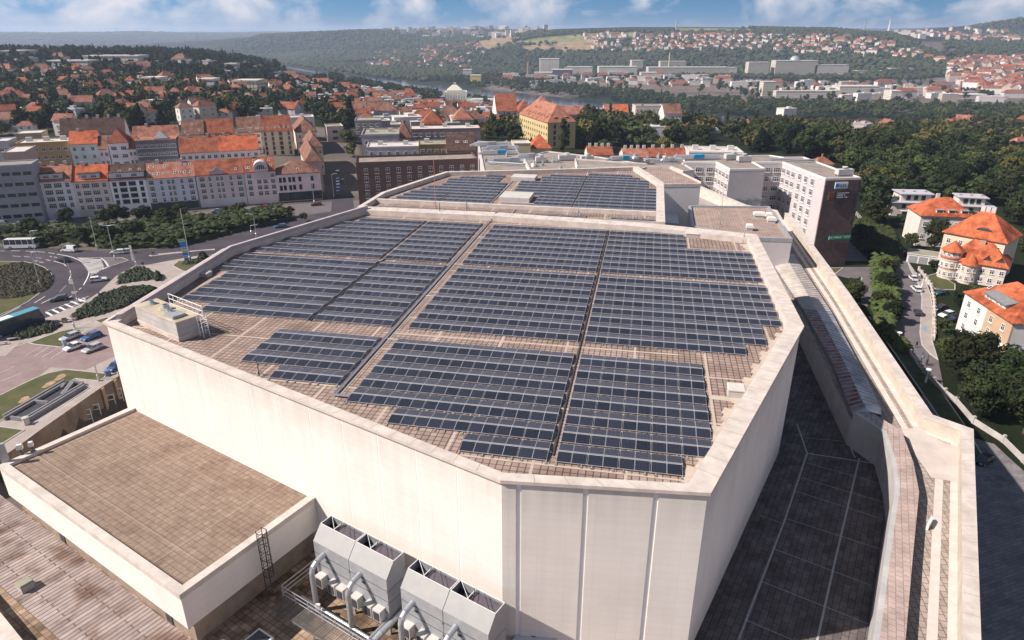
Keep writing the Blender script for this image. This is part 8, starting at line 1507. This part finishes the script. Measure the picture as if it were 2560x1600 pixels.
# ------------------------------------------------------------------ hillside houses
HM = {}
WALLS = [(0.60, 0.56, 0.52), (0.52, 0.45, 0.36), (0.62, 0.60, 0.58), (0.46, 0.38, 0.34), (0.55, 0.50, 0.50), (0.42, 0.36, 0.32)]; WN_ = ['white', 'yellowish', 'off-white', 'tan', 'pale pink', 'brownish']
T_mut = tilemat('muted red-brown roof tiles', (0.25, 0.105, 0.072), (0.31, 0.14, 0.10)); ROOFS = [T_mut, T_rd, T_br, T_or2, M_flatw, M_sheet]; RNm = ['muted', 'reddish', 'brown', 'salmon', 'flat', 'grey']
def hmesh(kind, W, D, h, wi, ri):
    k = (kind, W, D, h, wi, ri)
    if k in HM: return HM[k]
    a = MB(); a.prism([(-W / 2, -D / 2), (W / 2, -D / 2), (W / 2, D / 2), (-W / 2, D / 2)], -3, h); b = MB(); o = 0.5; x, y = W / 2 + o, D / 2 + o; rh = D * 0.42
    if kind == 'flat': b.prism([(-x + .3, -y + .3), (x - .3, -y + .3), (x - .3, y - .3), (-x + .3, y - .3)], h, h + 0.5); b.box((W * .15, 0, h + .5), (W * .25, D * .3, 1.6))
    elif kind == 'gable':
        for s in (-1, 1): q = [(s * W / 2, -D / 2, h), (s * W / 2, D / 2, h), (s * W / 2, 0, h + rh)]; a.face(q if s > 0 else q[::-1])
        b.face([(-x, -y, h - .3), (x, -y, h - .3), (x, 0, h + rh), (-x, 0, h + rh)]); b.face([(x, y, h - .3), (-x, y, h - .3), (-x, 0, h + rh), (x, 0, h + rh)])
    else:
        r1, r2 = (-W / 2 + D * .45, 0, h + rh), (W / 2 - D * .45, 0, h + rh); A_, B2, C_, D_ = (-x, -y, h - .2), (x, -y, h - .2), (x, y, h - .2), (-x, y, h - .2); b.face([A_, B2, r2, r1]); b.face([C_, D_, r1, r2]); b.face([B2, C_, r2]); b.face([D_, A_, r1]); b.face([A_, D_, C_, B2])
    if kind != 'flat': b.box((W * .15, D * .1, h + rh * .5), (0.9, 0.7, rh * 0.5 + 1.2))
    HM[k] = (a.mesh('wall', wallc(WALLS[wi])), b.mesh('roof', ROOFS[ri]), rh); return HM[k]
HS = []
def hscatter(reg, polys, n, y0, y1, sz, kinds, seed, xr=(-0.95, 0.95), avoid=(), gap=1.0, roofw=(3, 4, 4, 1, 2, 1), name='house', rot=(0, 360), hh=(5, 9)):
    rs = random.Random(seed); P = [[F_(*p) for p in q] for q in polys]; Av = [[F_(*p) for p in q] for q in avoid]; X = []; Y = []
    for _ in range(n * 30): y = math.sqrt(rs.uniform(y0 ** 2, y1 ** 2)); X.append(rs.uniform(*xr) * y); Y.append(y)
    Z_ = terr(X, Y); got = []
    for x, y, z in zip(X, Y, Z_):
        q = proj((x, y, z))
        if z < -60.5 or not any(inside(q[0], q[1], p) for p in P) or any(inside(q[0], q[1], p) for p in Av): continue
        W = rs.choice(sz); 
        if any((x - a) ** 2 + (y - b) ** 2 < ((W + c) * 0.55 * gap) ** 2 for a, b, c in got): continue
        got.append((x, y, W)); D = round(W * rs.choice((0.6, 0.75)), 1) if W < 30 else 14; kind = rs.choice(kinds); ri = rs.choices(range(6), roofw)[0]
        if kind == 'flat': ri = rs.choice((4, 5, 4))
        elif ri > 3: ri = rs.choice((0, 1, 2))
        HS.append((x, y, float(z), W, D, rs.choice(hh), kind, rs.randrange(6), ri, math.radians(rs.uniform(*rot)), reg, name))
        if len(got) >= n: break
hillL = [[(0, 200), (120, 175), (400, 165), (560, 170), (640, 190), (760, 225), (800, 290), (700, 275), (520, 290), (300, 310), (0, 330)]]
hscatter('on the left hillside', hillL, 150, 345, 780, (8, 10, 12, 14), ('hip', 'gable', 'hip', 'flat'), 1, xr=(-0.9, -0.2), rot=(-20, 60), hh=(6, 8, 10))
hscatter('near the left hill crest', [[(0, 140), (400, 150), (620, 165), (640, 185), (400, 180), (0, 185)]], 30, 700, 1100, (14, 20, 34), ('hip', 'flat', 'flat'), 2, xr=(-0.9, -0.3), rot=(-10, 30))
hscatter('in the riverside district', [[(760, 220), (860, 218), (960, 232), (1040, 262), (1160, 262), (1240, 285), (1240, 320), (1120, 330), (860, 330), (790, 280)]], 190, 360, 1050, (9, 12, 15, 18), ('hip', 'gable', 'flat', 'flat', 'flat'), 3, xr=(-0.3, 0.0), gap=0.8, rot=(0, 25), hh=(6, 8, 10), roofw=(3, 3, 3, 0, 2, 1))
hscatter('below the left hill', [[(640, 185), (720, 195), (860, 225), (840, 300), (740, 260), (640, 220)]], 34, 420, 1000, (12, 15, 20), ('hip', 'gable', 'flat'), 4, xr=(-0.45, -0.15), rot=(0, 40), hh=(7, 10))
hscatter('on the far hilltop', [[(1380, 82), (1560, 84), (1760, 84), (2060, 92), (2230, 150), (2100, 138), (1900, 128), (1700, 118), (1560, 122), (1400, 125)]], 270, 2150, 3300, (14, 18, 24, 36), ('hip', 'gable', 'flat', 'hip'), 5, xr=(0.02, 0.7), gap=0.9, hh=(9, 12, 14))
hscatter('in the hillside village', [[(1000, 110), (1120, 100), (1160, 130), (1100, 165), (980, 160)]], 60, 2600, 3900, (16, 22, 30), ('hip', 'gable'), 6, xr=(-0.2, 0.0), hh=(9, 12))
hscatter('on the hazy skyline', [[(900, 75), (1150, 70), (1310, 74), (1160, 92), (1000, 92)]], 130, 3600, 5200, (20, 30, 45), ('flat',), 7, xr=(-0.25, 0.05), gap=0.7, hh=(14, 22, 30), roofw=(0, 0, 0, 0, 3, 1), rot=(-20, 20))
hscatter('in the hazy far town', [[(2100, 80), (2240, 72), (2419, 66), (2419, 110), (2250, 120), (2150, 95)]], 150, 3000, 5200, (18, 26, 40), ('hip', 'gable', 'flat'), 8, xr=(0.5, 0.9), gap=0.7, hh=(10, 14, 18))
hscatter('in the old town', [[(2230, 160), (2300, 140), (2419, 145), (2419, 240), (2300, 215), (2240, 190)]], 110, 1500, 3000, (20, 28, 36), ('hip', 'gable', 'gable'), 9, xr=(0.5, 0.9), gap=0.75, hh=(12, 16), roofw=(4, 3, 2, 1, 0, 0))
hscatter('beside the far railway', [[(1120, 200), (1300, 215), (1500, 200), (1750, 215), (2060, 240), (2419, 250), (2419, 215), (2060, 205), (1700, 190), (1500, 178), (1200, 185)]], 130, 1350, 2300, (20, 30, 44), ('flat', 'hip', 'flat'), 10, xr=(-0.1, 0.75), gap=0.75, hh=(7, 10, 14), rot=(-12, 12), roofw=(1, 1, 0, 0, 3, 1))
hscatter('left of the river bend', [[(860, 130), (960, 120), (1000, 175), (880, 178)]], 26, 2600, 3900, (18, 26), ('hip', 'flat'), 11, xr=(-0.3, -0.1), hh=(9, 12))
hscatter('in the valley wood', [[(1640, 260), (1900, 255), (2419, 265), (2419, 330), (2100, 330), (1700, 310)]], 26, 560, 1000, (10, 14, 18), ('hip', 'flat', 'gable'), 12, xr=(0.15, 0.9), hh=(9, 11, 13))
for fx, fy, Y, W, hgt, ri, reg in [(2080, 332, 460, 22, 6, 1, 'in the valley wood'), (2280, 322, 560, 12, 7, 3, 'in the valley wood'), (2410, 330, 420, 16, 8, 3, 'in the valley wood'), (1940, 370, 330, 10, 7, 3, 'in the valley wood'), (2215, 330, 520, 14, 5, 4, 'in the valley wood'), (1720, 300, 600, 10, 4, 2, 'in the valley wood'), (1860, 250, 900, 20, 5, 4, 'in the valley wood'), (2000, 322, 520, 14, 4, 4, 'in the valley wood')]:
    p = atY(fx * KF, fy * KF, Y); g_ = tz(p.x, p.y); HS.append((p.x, p.y, max(g_, p.z - hgt - 3), W, W * .7, hgt, 'hip' if ri < 4 else 'flat', 0, ri, R(20), reg, 'house'))
HSs = sorted(HS, key=lambda s: -(s[3] * s[5] / (proj(s)[2] ** 2))); hi_ = HSs[:290]; lo_ = HSs[290:]
bk = {}
for s in hi_: bk.setdefault(s[10], []).append(s)
SZW = lambda s: 'long ' if s[3] >= 30 else 'tall ' if s[5] >= 14 else 'small ' if s[3] <= 12 else ''
for reg, L in bk.items():
    L.sort(key=lambda s: proj(s)[0])
    for i, s in enumerate(L):
        x, y, z, W, D, h, kind, wi, ri, rz, _, nm = s; a, b, rh = hmesh(kind, W, D, h, wi, ri); dd = proj(s)[2]
        t = thing('house' if W < 30 else 'apartment_block', f'{SZW(s)}{WN_[wi]} house with {RNm[ri]} roof, {ordw(i)} from the left {reg}', 'house' if W < 30 else 'apartment block', (x, y, z), rz, 'houses ' + reg)
        inst(a, 'wall', t); inst(b, 'roof', t)
        if dd < 900:
            n = 2 if dd > 600 else max(2, int(W / 4.5)); rows = max(1, int(h / 3))
            for k in range(rows):
                for j in range(n): add_win(t, -W / 2 + W * (j + .5) / n, -D / 2 - .06, 0.9 + 3 * k, 1.4, 1.5, 'cross', 0, pane=dd < 600)
                if dd < 600: add_win(t, -W / 2 - .06, 0, 0.9 + 3 * k, 1.3, 1.5, 'cross', R(-90))
if lo_:
    VV = []; FF = []; MM = []; mats = [wallc(c) for c in WALLS] + ROOFS; off = 0; me = bpy.data.meshes.new('distant_houses')
    for s in lo_:
        x, y, z, W, D, h, kind, wi, ri, rz, _, nm = s; a, b, rh = hmesh(kind, W, D, h, wi, ri); ca, sa = math.cos(rz), math.sin(rz)
        for m_, mi in ((a, wi), (b, 6 + ri)):
            for v in m_.vertices: VV.append((x + v.co.x * ca - v.co.y * sa, y + v.co.x * sa + v.co.y * ca, z + v.co.z))
            for p in m_.polygons: FF.append(tuple(off + i for i in p.vertices)); MM.append(mi)
            off += len(m_.vertices)
    me.from_pydata(VV, [], FF); [me.materials.append(m) for m in mats]; me.polygons.foreach_set('material_index', MM); me.update(); tag(inst(me, 'distant_houses'), 'sprinkling of tiny distant houses over the hills and valley', 'houses', None, 'stuff')
# landmark slabs across the valley
M_fac = brickmat('distant window grid facade', (0.56, 0.51, 0.42), (0.60, 0.55, 0.46), (0.20, 0.18, 0.16), 3.4, 3.2, ms=0.5, coords='Object', plane='xz', offset=0, stain=0.08, bump=0)
M_fac2 = brickmat('distant pale facade', (0.58, 0.53, 0.48), (0.62, 0.57, 0.52), (0.30, 0.28, 0.27), 60, 3.3, ms=0.6, coords='Object', plane='xz', offset=0, stain=0.08, bump=0)
def slabb(label, tl, r, bot, Y, depth, m, roof=M_flatw, cat='building', name='distant_block', th=0, top=None):
    Y0 = {1750: 2050, 1760: 2060, 1650: 1790, 1900: 2000}.get(Y, Y); a = atY(*tl, Y0)
    if Y < 1000:
        want = 11 if Y < 1000 else 24; ts = np.arange(400, 2900, 10.0); rr = ray(*tl); xs_ = rr[0] / rr[1] * ts; zs_ = H + rr[2] / rr[1] * ts; ds = np.abs(zs_ - terr(xs_, ts) - want) + np.abs(ts - Y0) * (0.002 if Y < 1000 else 0.01); Y0 = float(ts[np.argmin(ds)])
    Y = Y0; a = atY(*tl, Y); b = atY(r, tl[1], Y); g_ = tz((a.x + b.x) / 2, Y); W = b.x - a.x; h = a.z - g_; t = thing(name, label, cat, (a.x + W / 2, Y, g_), R(th)); mb = MB(); mb.prism([(-W / 2, 0), (W / 2, 0), (W / 2, depth), (-W / 2, depth)], -4, h); o = mb.build('wall', m, t); mb = MB(); mb.prism([(-W / 2 - .5, -.5), (W / 2 + .5, -.5), (W / 2 + .5, depth + .5), (-W / 2 - .5, depth + .5)], h, h + 1.2)
    mb.build('roof', roof, t)
    if top: top(t, W, h, depth)
def dome(t, W, h, d): mb = MB(); mb.lathe((0, d / 2, h + 1), [(14, 0), (14, 3), (12, 7), (8, 11), (3, 13)], 14); mb.build('dome', M_sheet, t)
for tl, r, dep, m, lab, tp_ in [((ZT(2240, 310)), ZT(2560, 0)[0], 40, M_fac, 'large cream office palace with a grey dome below the wooded slope', dome), (ZT(2035, 322), ZT(2195, 0)[0], 30, M_fac, 'cream block left of the domed office palace', None), (ZU(510, 415), ZU(820, 0)[0], 26, M_fac2, 'long pale slab right of the domed palace', None), (ZU(850, 468), ZU(1170, 0)[0], 22, M_fac2, 'low stepped pale slab in the middle of the wooded foot', None), (ZU(1205, 445), ZU(1415, 0)[0], 24, M_fac, 'pale chequered block on the right of the slabs', None),
    (ZT(455, 296), ZT(600, 0)[0], 40, M_fac2, 'big white factory block beside the chimney', None), (ZT(1275, 360), ZT(1885, 0)[0], 40, M_fac, 'very long yellow arched industrial hall', None), (ZT(900, 355), ZT(1190, 0)[0], 40, M_fac2, 'long pale hall left of the yellow one', None), (ZT(640, 358), ZT(850, 0)[0], 40, M_fac2, 'white flat warehouse left of the halls', None), (ZT(1885, 362), ZT(1945, 0)[0], 30, M_fac2, 'white cube building at the end of the yellow hall', None)]: slabb(lab, tl, r, 0, 2150, dep, m, top=tp_)
for tl, r, Y, dep, m, lab in [(ZU(735, 612), ZU(1100, 0)[0], 1500, 40, M_fac2, 'broad grey office with horizontal bands by the railway'), (ZU(1210, 655), ZU(1310, 0)[0], 1400, 30, M_fac2, 'white apartment cube right of the banded office'), (ZU(35, 570), ZU(150, 0)[0], 1480, 24, M_fac, 'cream tower block beside the tracks'), (ZU(640, 625), ZU(735, 0)[0], 1520, 30, M_fac2, 'white block joined to the banded office'), (ZU(1690, 690), ZU(2110, 0)[0], 1420, 40, M_fac2, 'long pale warehouse at the right end of the valley'), (ZU(1880, 640), ZU(2300, 0)[0], 1560, 40, M_fac2, 'white stepped offices behind the pale warehouse'), (ZU(150, 655), ZU(740, 0)[0], 1440, 16, M_fac2, 'long low arcade along the river trees'), (ZT(1220, 400), ZT(1340, 0)[0], 1900, 30, M_fac2, 'white flat depot in front of the yellow hall'),
    (ZT(550, 378), ZT(700, 0)[0], 1750, 40, mat('distant glass facade', (0.10, 0.11, 0.14), rough=0.3), 'dark glass office on the far bank'), (ZT(415, 400), ZT(545, 0)[0], 1760, 40, M_fac, 'brownish apartment block on the far bank'), (ZT(1150, 308), ZT(1235, 0)[0], 2350, 40, M_fac, 'cream corner block above the halls'), (ZT(1365, 315), ZT(1560, 0)[0], 2400, 30, M_fac, 'cream brewery range below the hill houses'), (Z2(910, 530), Z2(985, 0)[0], 1650, 30, mat('distant yellow facade', (0.62, 0.50, 0.14)), 'bright yellow cube building on the far bank'), (Z2(860, 490), Z2(920, 0)[0], 1750, 30, M_fac2, 'white block beside the yellow cube'),
    (Z1(1570, 450), Z1(1650, 0)[0], 800, 14, M_fac, 'white terraced apartment house stepping down the left hill'), (Z1(580, 395), Z1(960, 0)[0], 960, 30, M_fac2, 'long low school building near the crest of the left hill'), (Z1(320, 430), Z1(610, 0)[0], 880, 24, M_fac2, 'long flat institute building on the left hill'), (Z1(0, 360), Z1(130, 0)[0], 900, 40, M_fac, 'brown institute block at the far left of the hill'), (Z1(1385, 560), Z1(1490, 0)[0], 640, 16, M_fac2, 'white cubic apartment house on the left hill'), (Z1(1640, 570), Z1(1800, 0)[0], 620, 20, M_fac, 'wide pale apartment house at the foot of the left hill'), (Z1(990, 550), Z1(1115, 0)[0], 600, 16, M_fac2, 'modern white house with a dark band on the left hill')]: slabb(lab, tl, r, 0, Y, dep, m)
# chimneys, towers and masts
def spire(label, pb, pt, Y, r, m, name='chimney', cat='chimney', r2=None):
    a = atY(*pt, Y); g_ = tz(a.x, Y); mb = MB(); h = a.z - g_; mb.tube((0, 0, -3), (0, 0, h), r, 10, r2=r2 or r * 0.6); mb.lathe((0, 0, h), [(r * 0.9, 0), (r * 0.9, h * 0.03)], 10); tag(mb.build(name, m, None, (a.x, Y, g_)), label, cat)
spire('brick factory chimney by the white factory block', None, ZT(365, 315), 2080, 4, mat('chimney brick', (0.28, 0.16, 0.12))); spire('slim yellow brewery chimney below the hill houses', None, ZT(1437, 250), 2380, 3, wallc((0.5, 0.42, 0.28))); spire('brick chimney with railings at the right of the railway', None, ZU(1848, 565), 1480, 3.2, mat('chimney brick', (0.28, 0.16, 0.12)))
spire('thin transmission mast on the hilltop centre right', None, ZT(1488, 5), 3300, 5, M_sheet, 'transmission_mast', 'mast', 3); spire('tall white television tower at the far right', None, ZU(1198, 0), 5200, 9, M_wframe, 'television_tower', 'tower', 3); spire('shorter dark mast left of the television tower', None, ZU(968, 20), 5000, 7, M_sheet, 'transmission_mast', 'mast', 5); spire('faint mast on the left horizon ridge', None, Z1(812, 195), 8800, 6, M_sheet, 'transmission_mast', 'mast', 2)
for i, (x, hpx) in enumerate(((980, 60), (1010, 55), (1075, 58), (1100, 52), (1130, 54), (1160, 60), (1040, 64), (955, 64))): 
    y_ = 5600; a = atY(850 + x / 2.8, 58 + i % 3 * 3 + 8, y_); g_ = tz(a.x, y_); mb = MB(); mb.prism([(-16, -10), (16, -10), (16, 10), (-16, 10)], -5, max(20, a.z - g_)); tag(mb.build('tower_block', M_fac2, None, (a.x, y_, g_)), f'hazy tower block, {ordw(i)} of the group on the skyline', 'tower block', 'hazy tower blocks on the skyline')
# bare earth tracks and platforms of the railway yard, long roofs
mb = MB()
for i in range(9):
    a, b = atY(*ZU(-900, 600 + i * 9), 1700), None; y0 = 1560 + i * 26
    for x0, x1 in ((150, 1500),):
        xs = np.linspace(x0, x1, 12)
        for p, q in zip(xs, xs[1:]): za, zb_ = tz(p, y0 + p * 0.02) + 0.7, tz(q, y0 + q * 0.02) + 0.7; mb.face([(p, y0 + p * .02, za), (q, y0 + q * .02, zb_), (q, y0 + q * .02 + 9, zb_), (p, y0 + p * .02 + 9, za)])
tag(mb.build('railway_yard', mat('railway ballast', (0.36, 0.27, 0.22), var=0.2, scale=0.02)), kind='structure')
# ------------------------------------------------------------------ haze
top_z = 190.0; hz = MB(); hz.box((0, 6000, -90), (30000, 26000, 90 + top_z)); hm = bpy.data.materials.new('pale haze'); hm.use_nodes = True; ht = hm.node_tree; ht.nodes.clear()
ho = N(ht, 'ShaderNodeOutputMaterial'); pv = N(ht, 'ShaderNodeVolumePrincipled'); pv.inputs['Color'].default_value = (0.62, 0.76, 0.98, 1); pv.inputs['Density'].default_value = 0.000105; pv.inputs['Anisotropy'].default_value = 0.2
ht.links.new(pv.outputs[0], ho.inputs['Volume'])
tag(hz.build('haze', hm), kind='stuff')
scene.cycles.volume_bounces = 0; scene.cycles.max_bounces = 6; scene.cycles.diffuse_bounces = 3; scene.cycles.glossy_bounces = 3; scene.cycles.transparent_max_bounces = 6
scene.cycles.use_adaptive_sampling = True; scene.cycles.adaptive_threshold = 0.02; scene.cycles.use_denoising = True
